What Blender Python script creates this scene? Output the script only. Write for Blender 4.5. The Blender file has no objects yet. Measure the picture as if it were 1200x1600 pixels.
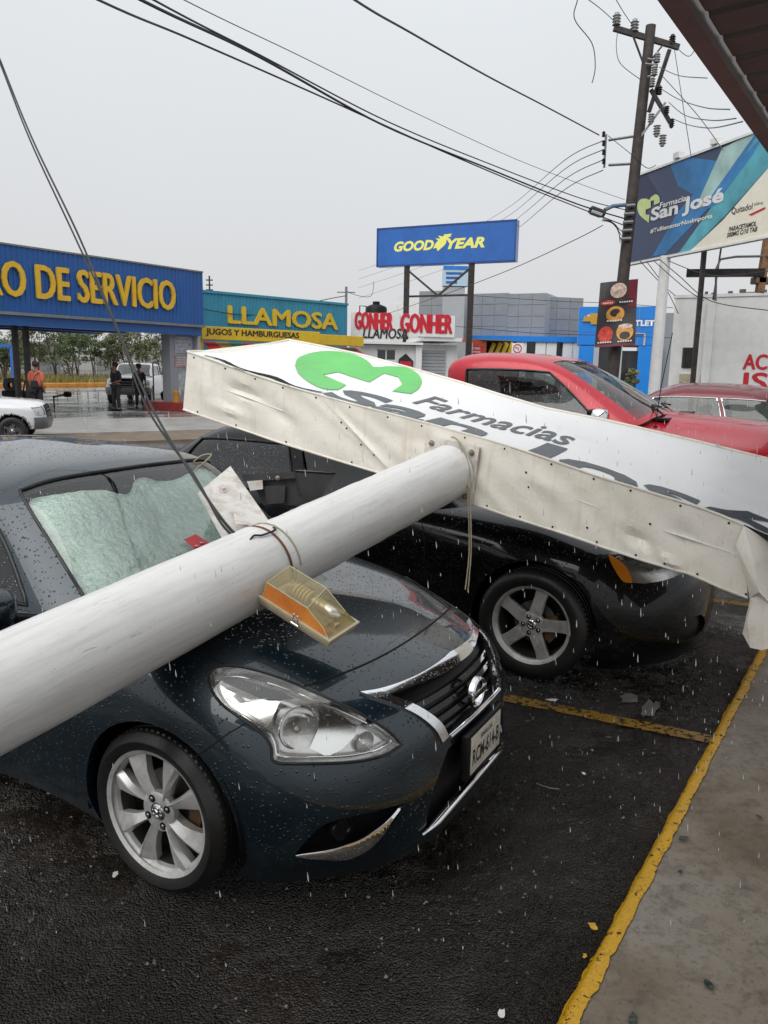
import bpy, bmesh, math, random
import numpy as np
from mathutils import Vector, Matrix, Euler
from mathutils.bvhtree import BVHTree
from mathutils.geometry import tessellate_polygon

R = math.radians
PI = math.pi
random.seed(7)
np.random.seed(7)
SC = bpy.context.scene
COL = SC.collection

# ------------------------------------------------------------------ camera
FOC, PITCH, ROLL, CAMH = 1225.0, R(10.5), R(1.0), 1.9      # focal length in photo pixels (1200 x 1600)
cF = Vector((0, math.cos(PITCH), -math.sin(PITCH)))
cU0 = Vector((0, math.sin(PITCH), math.cos(PITCH)))
cX = Vector((1, 0, 0)) * math.cos(ROLL) + cU0 * math.sin(ROLL)
cU = -Vector((1, 0, 0)) * math.sin(ROLL) + cU0 * math.cos(ROLL)
EYE = Vector((0, 0, CAMH))
cam_d = bpy.data.cameras.new('camera')
cam = bpy.data.objects.new('camera', cam_d)
COL.objects.link(cam)
cam.matrix_world = Matrix(((cX.x, cU.x, -cF.x, 0), (cX.y, cU.y, -cF.y, 0), (cX.z, cU.z, -cF.z, CAMH), (0, 0, 0, 1)))
cam_d.sensor_fit = 'VERTICAL'
cam_d.sensor_height = 36.0
cam_d.lens = FOC / 1600 * 36.0
cam_d.clip_start = 0.05
cam_d.clip_end = 2000
SC.camera = cam

# ------------------------------------------------------------------ sky, sun, exposure
world = bpy.data.worlds.new("World")
SC.world = world
world.use_nodes = True
wt = world.node_tree
wt.nodes.clear()
w_out = wt.nodes.new('ShaderNodeOutputWorld')
w_bg = wt.nodes.new('ShaderNodeBackground')
w_sky = wt.nodes.new('ShaderNodeTexSky')
w_sky.sky_type = 'NISHITA'
w_sky.sun_disc = False
w_sky.sun_elevation = R(48)
w_sky.sun_rotation = R(210)
w_sky.dust_density = 6
w_sky.air_density = 1.0
w_hsv = wt.nodes.new('ShaderNodeHueSaturation')
w_hsv.inputs['Saturation'].default_value = 0.25
w_mix = wt.nodes.new('ShaderNodeMix')
w_mix.data_type = 'RGBA'
w_mix.inputs[0].default_value = 0.88
w_geo = wt.nodes.new('ShaderNodeTexCoord')
w_sep = wt.nodes.new('ShaderNodeSeparateXYZ')
w_ramp = wt.nodes.new('ShaderNodeValToRGB')
w_noise = wt.nodes.new('ShaderNodeTexNoise')
w_noise.inputs['Scale'].default_value = 1.6
w_noise.inputs['Detail'].default_value = 4
w_add = wt.nodes.new('ShaderNodeMath')
w_add.operation = 'MULTIPLY_ADD'
w_add.inputs[1].default_value = 0.20
wt.links.new(w_geo.outputs['Generated'], w_noise.inputs['Vector'])
wt.links.new(w_geo.outputs['Generated'], w_sep.inputs[0])
wt.links.new(w_noise.outputs['Fac'], w_add.inputs[0])
wt.links.new(w_sep.outputs['Z'], w_add.inputs[2])
wt.links.new(w_add.outputs[0], w_ramp.inputs[0])
el = w_ramp.color_ramp.elements
el[0].position = 0.03; el[0].color = (5.9, 5.9, 5.95, 1)
el[1].position = 1.0; el[1].color = (9.6, 9.9, 10.2, 1)
e_ = el.new(0.22); e_.color = (6.0, 6.1, 6.25, 1)
e_ = el.new(0.5); e_.color = (6.7, 7.0, 7.25, 1)
wt.links.new(w_sky.outputs[0], w_hsv.inputs['Color'])
wt.links.new(w_hsv.outputs[0], w_mix.inputs[6])
wt.links.new(w_ramp.outputs[0], w_mix.inputs[7])
wt.links.new(w_mix.outputs[2], w_bg.inputs[0])
wt.links.new(w_bg.outputs[0], w_out.inputs[0])
w_bg.inputs[1].default_value = 0.10

sun_d = bpy.data.lights.new('sun', 'SUN')
sun_d.energy = 1.5
sun_d.angle = R(60)
sun_d.color = (1.0, 0.97, 0.93)
sun = bpy.data.objects.new('sun', sun_d)
COL.objects.link(sun)
sun.rotation_euler = (R(42), 0, R(-30))
SC.view_settings.view_transform = 'Standard'
SC.view_settings.look = 'None'
SC.view_settings.exposure = 0.33
SC.view_settings.gamma = 1.0
SC.view_settings.use_curve_mapping = False
SC.cycles.max_bounces = 8
SC.cycles.transparent_max_bounces = 16
SC.cycles.caustics_reflective = False
SC.cycles.caustics_refractive = False
SC.cycles.sample_clamp_indirect = 6

# ------------------------------------------------------------------ survey helpers (pixels of the photo -> world points at a chosen distance)
def rdir(px, py):
    return cF + cX * ((px - 600) / FOC) - cU * ((py - 800) / FOC)
def at(px, py, Y):
    d = rdir(px, py); return EYE + d * (Y / d.y)
def gnd(px, py, z=0.0):
    d = rdir(px, py); return EYE + d * ((z - CAMH) / d.z)
def onplane(px, py, p0, n):
    d = rdir(px, py); return EYE + d * ((p0 - EYE).dot(n) / d.dot(n))
def pix(P):
    d = P - EYE; z = d.dot(cF)
    return (600 + FOC * d.dot(cX) / z, 800 - FOC * d.dot(cU) / z)

# ------------------------------------------------------------------ object helpers
def tag(o, label=None, cat=None, group=None, kind=None):
    if label: o['label'] = label
    if cat: o['category'] = cat
    if group: o['group'] = group
    if kind: o['kind'] = kind
    return o
def empty(name, loc=(0, 0, 0), rz=0.0, label=None, cat=None, group=None, parent=None):
    o = bpy.data.objects.new(name, None)
    COL.objects.link(o)
    o.empty_display_size = 0.1
    o.location = loc
    o.rotation_euler = (0, 0, rz)
    if parent: o.parent = parent
    return tag(o, label, cat, group)
def link_mesh(name, me, mat, parent=None, smooth=None):
    o = bpy.data.objects.new(name, me)
    COL.objects.link(o)
    mats = mat if isinstance(mat, (list, tuple)) else [mat]
    for m in mats: me.materials.append(m)
    if smooth is not None:
        me.polygons.foreach_set('use_smooth', [True] * len(me.polygons))
        if smooth < 180:
            me.set_sharp_from_angle(angle=R(smooth))
    if parent: o.parent = parent
    return o
def copy_tree(o, parent=None):
    c = o.copy(); COL.objects.link(c); c.parent = parent
    for ch in [x for x in COL.objects if x.parent == o]: copy_tree(ch, c)
    return c

class MB:
    """collects simple shapes and links them as one mesh"""
    def __init__(s): s.v = []; s.f = []; s.m = []; s.mi = 0
    def add(s, vs, fs):
        n = len(s.v); s.v += [tuple(v) for v in vs]; s.f += [tuple(i + n for i in f) for f in fs]; s.m += [s.mi] * len(fs); return s
    def box(s, c, d, M=None, bev=0.0):
        x, y, z = [t / 2 for t in d]
        if bev <= 0:
            vs = [Vector((a * x, b * y, e * z)) for a in (-1, 1) for b in (-1, 1) for e in (-1, 1)]
            fs = [(0, 1, 3, 2), (4, 6, 7, 5), (0, 4, 5, 1), (2, 3, 7, 6), (0, 2, 6, 4), (1, 5, 7, 3)]
        else:
            bm = bmesh.new(); bmesh.ops.create_cube(bm, size=1)
            for v in bm.verts: v.co = Vector((v.co.x * d[0], v.co.y * d[1], v.co.z * d[2]))
            bmesh.ops.bevel(bm, geom=bm.edges[:], offset=bev, segments=2, profile=0.6, affect='EDGES')
            bm.verts.index_update(); vs = [v.co.copy() for v in bm.verts]; fs = [[v.index for v in f.verts] for f in bm.faces]; bm.free()
        c = Vector(c)
        if M is not None: vs = [M @ v for v in vs]
        return s.add([v + c for v in vs], fs)
    def beam(s, a, b, w, h, up=(0, 0, 1), bev=0.0):
        a = Vector(a); b = Vector(b); d = b - a; L = d.length; x = d / L
        u = Vector(up); y = u.cross(x)
        if y.length < 1e-4: y = Vector((0, 1, 0)).cross(x)
        y.normalize(); z = x.cross(y)
        M = Matrix((x, y, z)).transposed()
        return s.box((a + b) / 2, (L, w, h), M, bev)
    def quad(s, a, b, c, d): return s.add([a, b, c, d], [(0, 1, 2, 3)])
    def tube(s, pts, r, n=8, cap=True):
        pts = [Vector(p) for p in pts]; rs = r if isinstance(r, (list, tuple)) else [r] * len(pts)
        ring = []; prev = None
        for i, p in enumerate(pts):
            t = (pts[min(i + 1, len(pts) - 1)] - pts[max(i - 1, 0)]).normalized()
            if prev is None:
                a = Vector((0, 0, 1)) if abs(t.z) < 0.9 else Vector((1, 0, 0))
                u = a.cross(t).normalized()
            else:
                u = (prev - t * prev.dot(t)).normalized()
            prev = u; w = t.cross(u)
            ring.append([p + (u * math.cos(2 * PI * k / n) + w * math.sin(2 * PI * k / n)) * rs[i] for k in range(n)])
        vs = [v for rg in ring for v in rg]; fs = []
        for i in range(len(pts) - 1):
            for k in range(n):
                k2 = (k + 1) % n
                fs.append((i * n + k, i * n + k2, (i + 1) * n + k2, (i + 1) * n + k))
        if cap: fs.append(tuple(range(n - 1, -1, -1))); fs.append(tuple((len(pts) - 1) * n + k for k in range(n)))
        return s.add(vs, fs)
    def lathe(s, prof, c=(0, 0, 0), axis='z', n=24, M=None, a0=0, a1=2 * PI):
        """prof: list of (radius, height along the axis)"""
        vs = []; fs = []; full = abs(a1 - a0 - 2 * PI) < 1e-6; m = n if full else n + 1
        for (r, h) in prof:
            for k in range(m):
                a = a0 + (a1 - a0) * k / n; x, y = r * math.cos(a), r * math.sin(a)
                p = {'z': (x, y, h), 'y': (x, h, y), 'x': (h, x, y)}[axis]
                vs.append(Vector(p))
        for i in range(len(prof) - 1):
            for k in range(n):
                k2 = (k + 1) % m
                fs.append((i * m + k, i * m + k2, (i + 1) * m + k2, (i + 1) * m + k))
        if M is not None: vs = [M @ v for v in vs]
        c = Vector(c)
        return s.add([v + c for v in vs], fs)
    def ball(s, c, r, n=10, sc=(1, 1, 1), M=None):
        prof = [(max(1e-4, math.sin(PI * i / n)) , -math.cos(PI * i / n)) for i in range(n + 1)]
        S = Matrix.Diagonal(Vector((sc[0] * r, sc[1] * r, sc[2] * r)))
        return s.lathe(prof, c, 'z', n * 2 if n < 8 else n + 4, (M @ S) if M is not None else S)
    def build(s, name, mat, parent=None, smooth=None):
        me = bpy.data.meshes.new(name); me.from_pydata(s.v, [], s.f)
        if isinstance(mat, (list, tuple)): me.polygons.foreach_set('material_index', s.m)
        me.validate(); me.update()
        return link_mesh(name, me, mat, parent, smooth)

def prism(poly, n_thick, up=None):
    """poly: list of 3D points of a flat outline; extruded by vector n_thick"""
    k = len(poly); n_thick = Vector(n_thick); poly = [Vector(p) for p in poly]
    vs = poly + [p + n_thick for p in poly]
    tri = tessellate_polygon([poly])
    fs = [tuple(t) for t in tri] + [tuple(i + k for i in reversed(t)) for t in tri]
    fs += [(i, (i + 1) % k, (i + 1) % k + k, i + k) for i in range(k)]
    return vs, fs

# text as meshes (built-in font); returns one mesh data per string, local x right, y up
def text_mesh(s, size=1.0, bold=0.0, shear=0.0, ext=0.0, wid=1.0, spacing=1.0, align='LEFT'):
    cu = bpy.data.curves.new('txt', 'FONT')
    cu.body = s; cu.size = size; cu.offset = bold * size; cu.shear = shear; cu.extrude = ext; cu.space_character = spacing
    cu.align_x = align; cu.resolution_u = 3
    o = bpy.data.objects.new('txt', cu); COL.objects.link(o)
    dg = bpy.context.evaluated_depsgraph_get()
    me = bpy.data.meshes.new_from_object(o.evaluated_get(dg))
    bpy.data.objects.remove(o); bpy.data.curves.remove(cu)
    me.materials.clear()
    n = len(me.vertices); co = np.zeros(n * 3); me.vertices.foreach_get('co', co); co = co.reshape(-1, 3)
    co[:, 0] *= wid
    me.vertices.foreach_set('co', co.ravel()); me.update()
    return me
def mesh_xy(me):
    n = len(me.vertices); co = np.zeros(n * 3); me.vertices.foreach_get('co', co); return co.reshape(-1, 3)
def fit_text(me, x0, x1, y0, y1):
    """scale a text mesh into the rectangle"""
    co = mesh_xy(me); a = co.min(0); b = co.max(0)
    co[:, 0] = x0 + (co[:, 0] - a[0]) / (b[0] - a[0]) * (x1 - x0)
    co[:, 1] = y0 + (co[:, 1] - a[1]) / (b[1] - a[1]) * (y1 - y0)
    me.vertices.foreach_set('co', co.ravel()); me.update(); return me
def frame(origin, xdir, ydir):
    x = Vector(xdir).normalized(); y = Vector(ydir); y = (y - x * y.dot(x)).normalized(); z = x.cross(y)
    M = Matrix((x, y, z)).transposed().to_4x4(); M.translation = Vector(origin); return M
def place_text(name, s, M, x0, x1, y0, y1, mat, parent, bold=0.02, shear=0.0, ext=0.0, lift=0.004, tr=None, spacing=1.0, fat=0.0):
    """M: 4x4 frame (x right, y up, z towards the viewer)"""
    me = text_mesh(s, 1.0, bold, shear, 0.0, 1.0, spacing)
    fit_text(me, x0, x1, y0, y1)
    if ext > 0:
        bm = bmesh.new(); bm.from_mesh(me)
        r = bmesh.ops.extrude_face_region(bm, geom=bm.faces[:])
        for v in [g for g in r['geom'] if isinstance(g, bmesh.types.BMVert)]: v.co.z += ext
        bmesh.ops.recalc_face_normals(bm, faces=bm.faces[:]); bm.to_mesh(me); bm.free()
    if fat > 0:
        hh = (y1 - y0) * fat; bm = bmesh.new()
        for q, (dx, dy) in enumerate(((0, 0), (-hh, 0), (hh, 0), (0, hh * .6), (0, -hh * .6))):
            k0_ = len(bm.verts); bm.from_mesh(me); bm.verts.ensure_lookup_table()
            for v in bm.verts[k0_:]: v.co.x += dx; v.co.y += dy; v.co.z += .0012 * q
        bm.to_mesh(me); bm.free()
    co = mesh_xy(me); co[:, 2] += lift
    if tr: co = np.array([tr(*c) for c in co])
    me.vertices.foreach_set('co', co.ravel()); me.transform(M); me.update()
    return link_mesh(name, me, mat, parent)
def letters(s, M, x0, x1, y0, y1, mat, parent, bold=0.03, ext=0.05, lift=0.0, name='letter', shear=0.0, spacing=1.0, fat=0.0):
    """each character a part of its own, laid out like the whole string"""
    full = text_mesh(s, 1.0, bold, shear, 0, 1, spacing); A = mesh_xy(full); ax0, ax1, ay0, ay1 = A[:, 0].min(), A[:, 0].max(), A[:, 1].min(), A[:, 1].max()
    out = []
    for i, ch in enumerate(s):
        if ch == ' ': continue
        pre = mesh_xy(text_mesh(s[:i + 1], 1.0, bold, shear, 0, 1, spacing))[:, 0].max()
        me = text_mesh(ch, 1.0, bold, shear, 0, 1, spacing); B = mesh_xy(me); dx = pre - B[:, 0].max()
        cx0 = x0 + (B[:, 0].min() + dx - ax0) / (ax1 - ax0) * (x1 - x0); cx1 = x0 + (B[:, 0].max() + dx - ax0) / (ax1 - ax0) * (x1 - x0)
        cy0 = y0 + (B[:, 1].min() - ay0) / (ay1 - ay0) * (y1 - y0); cy1 = y0 + (B[:, 1].max() - ay0) / (ay1 - ay0) * (y1 - y0)
        out.append(place_text(name, ch, M, cx0, cx1, cy0, cy1, mat, parent, bold, shear, ext, lift, fat=fat))
    return out

# ------------------------------------------------------------------ material helpers
class NT:
    def __init__(s, name):
        s.m = bpy.data.materials.new(name); s.m.use_nodes = True; s.t = s.m.node_tree; s.t.nodes.clear()
        s.out = s.t.nodes.new('ShaderNodeOutputMaterial')
        s.b = s.t.nodes.new('ShaderNodeBsdfPrincipled'); s.t.links.new(s.b.outputs[0], s.out.inputs[0])
        s.tc = s.t.nodes.new('ShaderNodeTexCoord')
        s.co = s.tc.outputs['Object']
    def link(s, a, b):
        if isinstance(a, (int, float)): b.default_value = a
        elif isinstance(a, (tuple, list)): b.default_value = a if len(a) == 4 or len(b.default_value) == 3 else (*a, 1)
        else: s.t.links.new(a, b)
    def set(s, **k):
        names = dict(col='Base Color', rough='Roughness', metal='Metallic', nrm='Normal', coat='Coat Weight', coatr='Coat Roughness', coatn='Coat Normal', trans='Transmission Weight', alpha='Alpha', ior='IOR', spec='Specular IOR Level', emit='Emission Color', emits='Emission Strength', sheen='Sheen Weight', sss='Subsurface Weight')
        for a, v in k.items(): s.link(v, s.b.inputs[names[a]])
        return s
    def map(s, sc=(1, 1, 1), rot=(0, 0, 0), src=None):
        n = s.t.nodes.new('ShaderNodeMapping'); n.inputs['Scale'].default_value = sc; n.inputs['Rotation'].default_value = rot
        s.link(src or s.co, n.inputs[0]); return n.outputs[0]
    def noise(s, scale=5, detail=4, rough=0.55, dist=0.0, vec=None, out='Fac'):
        n = s.t.nodes.new('ShaderNodeTexNoise'); n.inputs['Scale'].default_value = scale; n.inputs['Detail'].default_value = detail
        n.inputs['Roughness'].default_value = rough; n.inputs['Distortion'].default_value = dist; s.link(vec or s.co, n.inputs['Vector']); return n.outputs[out]
    def voro(s, scale=5, feat='F1', vec=None, out='Distance', rand=1.0):
        n = s.t.nodes.new('ShaderNodeTexVoronoi'); n.feature = feat; n.inputs['Scale'].default_value = scale
        n.inputs['Randomness'].default_value = rand; s.link(vec or s.co, n.inputs['Vector']); return n.outputs[out]
    def ramp(s, fac, stops, interp='LINEAR'):
        n = s.t.nodes.new('ShaderNodeValToRGB'); n.color_ramp.interpolation = interp; e = n.color_ramp.elements
        for i, (p, c) in enumerate(stops):
            if isinstance(c, (int, float)): c = (c, c, c)
            x = e[i] if i < 2 else e.new(p)
            x.position = p; x.color = (*c, 1)
        s.link(fac, n.inputs[0]); return n.outputs[0]
    def math(s, op, a, b=0.0, c=0.0, clamp=False):
        n = s.t.nodes.new('ShaderNodeMath'); n.operation = op; n.use_clamp = clamp
        s.link(a, n.inputs[0]); s.link(b, n.inputs[1]); s.link(c, n.inputs[2]); return n.outputs[0]
    def mix(s, f, a, b, blend='MIX'):
        n = s.t.nodes.new('ShaderNodeMix'); n.data_type = 'RGBA'; n.blend_type = blend
        s.link(f, n.inputs[0]); s.link(a, n.inputs[6]); s.link(b, n.inputs[7]); return n.outputs[2]
    def sep(s, vec=None):
        n = s.t.nodes.new('ShaderNodeSeparateXYZ'); s.link(vec or s.co, n.inputs[0]); return n.outputs
    def geo(s, o='Normal'):
        n = s.t.nodes.new('ShaderNodeNewGeometry'); return n.outputs[o]
    def bump(s, h, strength=0.5, dist=0.01, nrm=None):
        n = s.t.nodes.new('ShaderNodeBump'); n.inputs['Strength'].default_value = strength; n.inputs['Distance'].default_value = dist
        s.link(h, n.inputs['Height'])
        if nrm is not None: s.link(nrm, n.inputs['Normal'])
        return n.outputs[0]
    def drops(s, scale=90, size=0.28, base=None, strength=0.6, cover=0.5):
        """beads of rain as a bump"""
        v = s.voro(scale, vec=s.geo('Position')); c = s.voro(scale, vec=s.geo('Position'), out='Color')
        sp = s.t.nodes.new('ShaderNodeSeparateColor'); s.link(c, sp.inputs[0])
        rad = s.math('MULTIPLY', s.math('GREATER_THAN', sp.outputs[0], 1 - cover), s.math('MULTIPLY_ADD', sp.outputs[1], size, size * 0.35))
        h = s.math('SUBTRACT', rad, v, clamp=True)
        h = s.math('POWER', h, 0.6)
        n = s.bump(h, strength, 0.35 / scale, base)
        return n, s.math('GREATER_THAN', h, 0.03)

def mat(name, col, rough=0.5, metal=0.0, var=0.0, vscale=6, bump=0.0, bscale=60, coat=0.0, dirt=None, dscale=3, damt=0.5, bdist=0.004, wetdrops=0, spec=None):
    n = NT(name); c = (*col, 1)
    if var > 0:
        f = n.noise(vscale, 6, 0.6)
        c = n.ramp(f, [(0.3, tuple(x * (1 - var) for x in col)), (0.7, tuple(min(1, x * (1 + var)) for x in col))])
    if dirt:
        f = n.ramp(n.noise(dscale, 8, 0.65, 0.3), [(0.45, 0.0), (0.72, damt)])
        c = n.mix(f, c, (*dirt, 1))
    n.set(col=c, rough=rough, metal=metal, coat=coat)
    if spec is not None: n.set(spec=spec)
    nr = None
    if bump > 0: nr = n.bump(n.noise(bscale, 5, 0.6), bump, bdist)
    if wetdrops: nr, _ = n.drops(wetdrops, base=nr, strength=0.5, cover=0.5)
    if nr is not None: n.set(nrm=nr)
    return n.m
def glass(name, tint=(0.8, 0.9, 0.85), rough=0.02, alpha=0.25, drops=0, spec=0.6):
    """thin pane: mirror-like coat over a see-through tint"""
    n = NT(name)
    tr = n.t.nodes.new('ShaderNodeBsdfTransparent'); tr.inputs[0].default_value = (*tint, 1)
    gl = n.t.nodes.new('ShaderNodeBsdfGlossy'); gl.inputs['Roughness'].default_value = rough; gl.inputs[0].default_value = (1, 1, 1, 1)
    fr = n.t.nodes.new('ShaderNodeFresnel'); fr.inputs[0].default_value = 1.5
    mx = n.t.nodes.new('ShaderNodeMixShader')
    f = n.math('MULTIPLY_ADD', fr.outputs[0], 1.0, alpha * 0.1, clamp=True)
    if drops:
        nr, m = n.drops(drops, strength=0.7, cover=0.45)
        n.link(nr, gl.inputs['Normal']); n.link(nr, fr.inputs['Normal'])
        f = n.math('MULTIPLY_ADD', m, 0.12, f, clamp=True)
    n.link(f, mx.inputs[0]); n.t.links.new(tr.outputs[0], mx.inputs[1]); n.t.links.new(gl.outputs[0], mx.inputs[2])
    n.t.links.new(mx.outputs[0], n.out.inputs[0]); n.t.nodes.remove(n.b)
    return n.m
def carpaint(name, col, metal=0.5, drops=95, rough=0.35, cover=0.5, flake=0.15, strength=0.6, coat=1.0, spec=.5):
    n = NT(name)
    fl = n.voro(900, out='Color'); sp = n.t.nodes.new('ShaderNodeSeparateColor'); n.link(fl, sp.inputs[0])
    c = n.mix(n.math('MULTIPLY', sp.outputs[0], flake), (*col, 1), tuple(min(1, x * 2.2) for x in col) + (1,))
    dirt = n.ramp(n.noise(2.5, 8, 0.7), [(0.45, 0.0), (0.85, 0.25)])
    c = n.mix(dirt, c, (*[x * 0.6 + 0.02 for x in col], 1))
    n.set(col=c, rough=rough, metal=metal, coat=coat, coatr=0.04, spec=spec)
    up = n.sep(n.geo('Normal'))[2]
    nr, m = n.drops(drops, strength=strength, cover=cover)
    n.set(coatn=nr, nrm=nr)
    return n.m
# ------------------------------------------------------------------ smooth shells and cutting
def nat_spline(T, Y, t):
    """natural cubic spline through rows of Y at parameters T, evaluated at t"""
    T = np.asarray(T, float); Y = np.asarray(Y, float); n = len(T); h = np.diff(T)
    A = np.zeros((n, n)); B = np.zeros((n,) + Y.shape[1:])
    A[0, 0] = A[-1, -1] = 1
    for i in range(1, n - 1):
        A[i, i - 1] = h[i - 1]; A[i, i] = 2 * (h[i - 1] + h[i]); A[i, i + 1] = h[i]
        B[i] = 6 * ((Y[i + 1] - Y[i]) / h[i] - (Y[i] - Y[i - 1]) / h[i - 1])
    M = np.linalg.solve(A, B.reshape(n, -1)).reshape(B.shape)
    k = np.clip(np.searchsorted(T, t, side='right') - 1, 0, n - 2)
    out = []
    for ti, i in zip(t, k):
        hi = h[i]; a = (T[i + 1] - ti) / hi; b = (ti - T[i]) / hi
        out.append(a * Y[i] + b * Y[i + 1] + ((a ** 3 - a) * M[i] + (b ** 3 - b) * M[i + 1]) * hi * hi / 6)
    return np.array(out)
def spline_shell(tab, cell=0.03, mirror_front=2, mirror_rear=2):
    """tab[j][k] = (x,y,z), j along the outline (0 = front centre), k upwards to the spine.
       returns points grid G[J][K], and parameter arrays (js, ks) counted in table cells"""
    tab = np.array(tab, float); J, K = tab.shape[:2]
    def refl(r): r = r.copy(); r[:, 1] *= -1; return r
    rows = [refl(tab[i]) for i in range(mirror_front, 0, -1)] + list(tab) + [refl(tab[J - 1 - i]) for i in range(1, mirror_rear + 1)]
    ext = np.array(rows)
    T = np.concatenate([[0], np.cumsum([max(0.02, np.mean(np.linalg.norm(ext[i + 1] - ext[i], axis=1))) for i in range(len(ext) - 1)])])
    js = []; 
    for j in range(J - 1):
        L = T[mirror_front + j + 1] - T[mirror_front + j]; m = max(2, int(math.ceil(L / cell)))
        js += [j + q / m for q in range(m)]
    js = np.array(js + [J - 1.0])
    tj = np.interp(js, np.arange(J), T[mirror_front:mirror_front + J])
    S = nat_spline(T, ext, tj)
    U = np.concatenate([[0], np.cumsum([max(0.015, np.mean(np.linalg.norm(tab[:, k + 1] - tab[:, k], axis=1))) for k in range(K - 1)])])
    ks = []
    for k in range(K - 1):
        L = U[k + 1] - U[k]; m = max(2, int(math.ceil(L / cell)))
        ks += [k + q / m for q in range(m)]
    ks = np.array(ks + [K - 1.0])
    tk = np.interp(ks, np.arange(K), U)
    G = nat_spline(U, np.swapaxes(S, 0, 1), tk)
    return np.swapaxes(G, 0, 1), js, ks
class Shell:
    """bmesh of both halves of a car surface with (j,k) parameters on each face"""
    def __init__(s, tab, cell=0.03, mirror_front=2, mirror_rear=2):
        G, js, ks = spline_shell(tab, cell, mirror_front, mirror_rear)
        s.G, s.js, s.ks = G, js, ks
        s.bm = bmesh.new(); bm = s.bm
        s.lj = bm.faces.layers.float.new('pj'); s.lk = bm.faces.layers.float.new('pk')
        for sy in (1, -1):
            V = [[bm.verts.new((p[0], p[1] * sy, p[2])) for p in row] for row in G]
            for a in range(len(js) - 1):
                for b in range(len(ks) - 1):
                    q = [V[a][b], V[a + 1][b], V[a + 1][b + 1], V[a][b + 1]]
                    if sy > 0: q.reverse()
                    f = bm.faces.new(q); f[s.lj] = (js[a] + js[a + 1]) / 2; f[s.lk] = (ks[b] + ks[b + 1]) / 2
        bmesh.ops.remove_doubles(bm, verts=bm.verts[:], dist=0.0008)
        bmesh.ops.recalc_face_normals(bm, faces=bm.faces[:])
        c = sum((f.normal.z for f in bm.faces))
        if c < 0: bmesh.ops.reverse_faces(bm, faces=bm.faces[:])
    def take(s, test, bm2=None):
        """moves faces that pass test(face, centre, j, k) to a new bmesh"""
        fs = [f for f in s.bm.faces if test(f, f.calc_center_median(), f[s.lj], f[s.lk])]
        return s.split(fs)
    def split(s, fs, into=None):
        nb = into or bmesh.new(); mp = {}
        for f in fs:
            vs = []
            for v in f.verts:
                if v not in mp: mp[v] = nb.verts.new(v.co); mp[v].normal = v.normal
                vs.append(mp[v])
            try: nb.faces.new(vs)
            except ValueError: pass
        bmesh.ops.delete(s.bm, geom=fs, context='FACES')
        return nb
    def cut_planes(s, fs, planes):
        geom = set(fs)
        for co, no in planes:
            g = list({v for f in geom if f.is_valid for v in f.verts}) + list({e for f in geom if f.is_valid for e in f.edges}) + [f for f in geom if f.is_valid]
            r = bmesh.ops.bisect_plane(s.bm, geom=g, plane_co=co, plane_no=no, dist=1e-5)
            geom = {x for x in r['geom'] if isinstance(x, bmesh.types.BMFace)} | {f for f in geom if f.is_valid}
            for f in list(geom):
                pass
        return [f for f in geom if f.is_valid]
def inside(poly, x, y):
    c = False; n = len(poly); j = n - 1
    for i in range(n):
        xi, yi = poly[i]; xj, yj = poly[j]
        if (yi > y) != (yj > y) and x < (xj - xi) * (y - yi) / (yj - yi) + xi: c = not c
        j = i
    return c
def smooth_poly(pts, n=6, closed=True, sharp=()):
    """Catmull-Rom through the points; indices in sharp stay corners"""
    out = []; N = len(pts); P = [np.array(p, float) for p in pts]
    rng = range(N) if closed else range(N - 1)
    for i in rng:
        p0 = P[(i - 1) % N] if closed or i > 0 else P[i]; p1 = P[i]; p2 = P[(i + 1) % N]; p3 = P[(i + 2) % N] if closed or i + 2 < N else P[i + 1]
        m1 = (p2 - p0) / 2; m2 = (p3 - p1) / 2
        if i in sharp: m1 = (p2 - p1)
        if (i + 1) % N in sharp: m2 = (p2 - p1)
        L = np.linalg.norm(p2 - p1)
        for m in (m1, m2):
            l = np.linalg.norm(m)
            if l > 1.5 * L: m *= 1.5 * L / l
        for q in range(n):
            t = q / n; out.append(tuple((2 * t ** 3 - 3 * t ** 2 + 1) * p1 + (t ** 3 - 2 * t ** 2 + t) * m1 + (-2 * t ** 3 + 3 * t ** 2) * p2 + (t ** 3 - t ** 2) * m2))
    if not closed: out.append(tuple(P[-1]))
    return out
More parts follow.
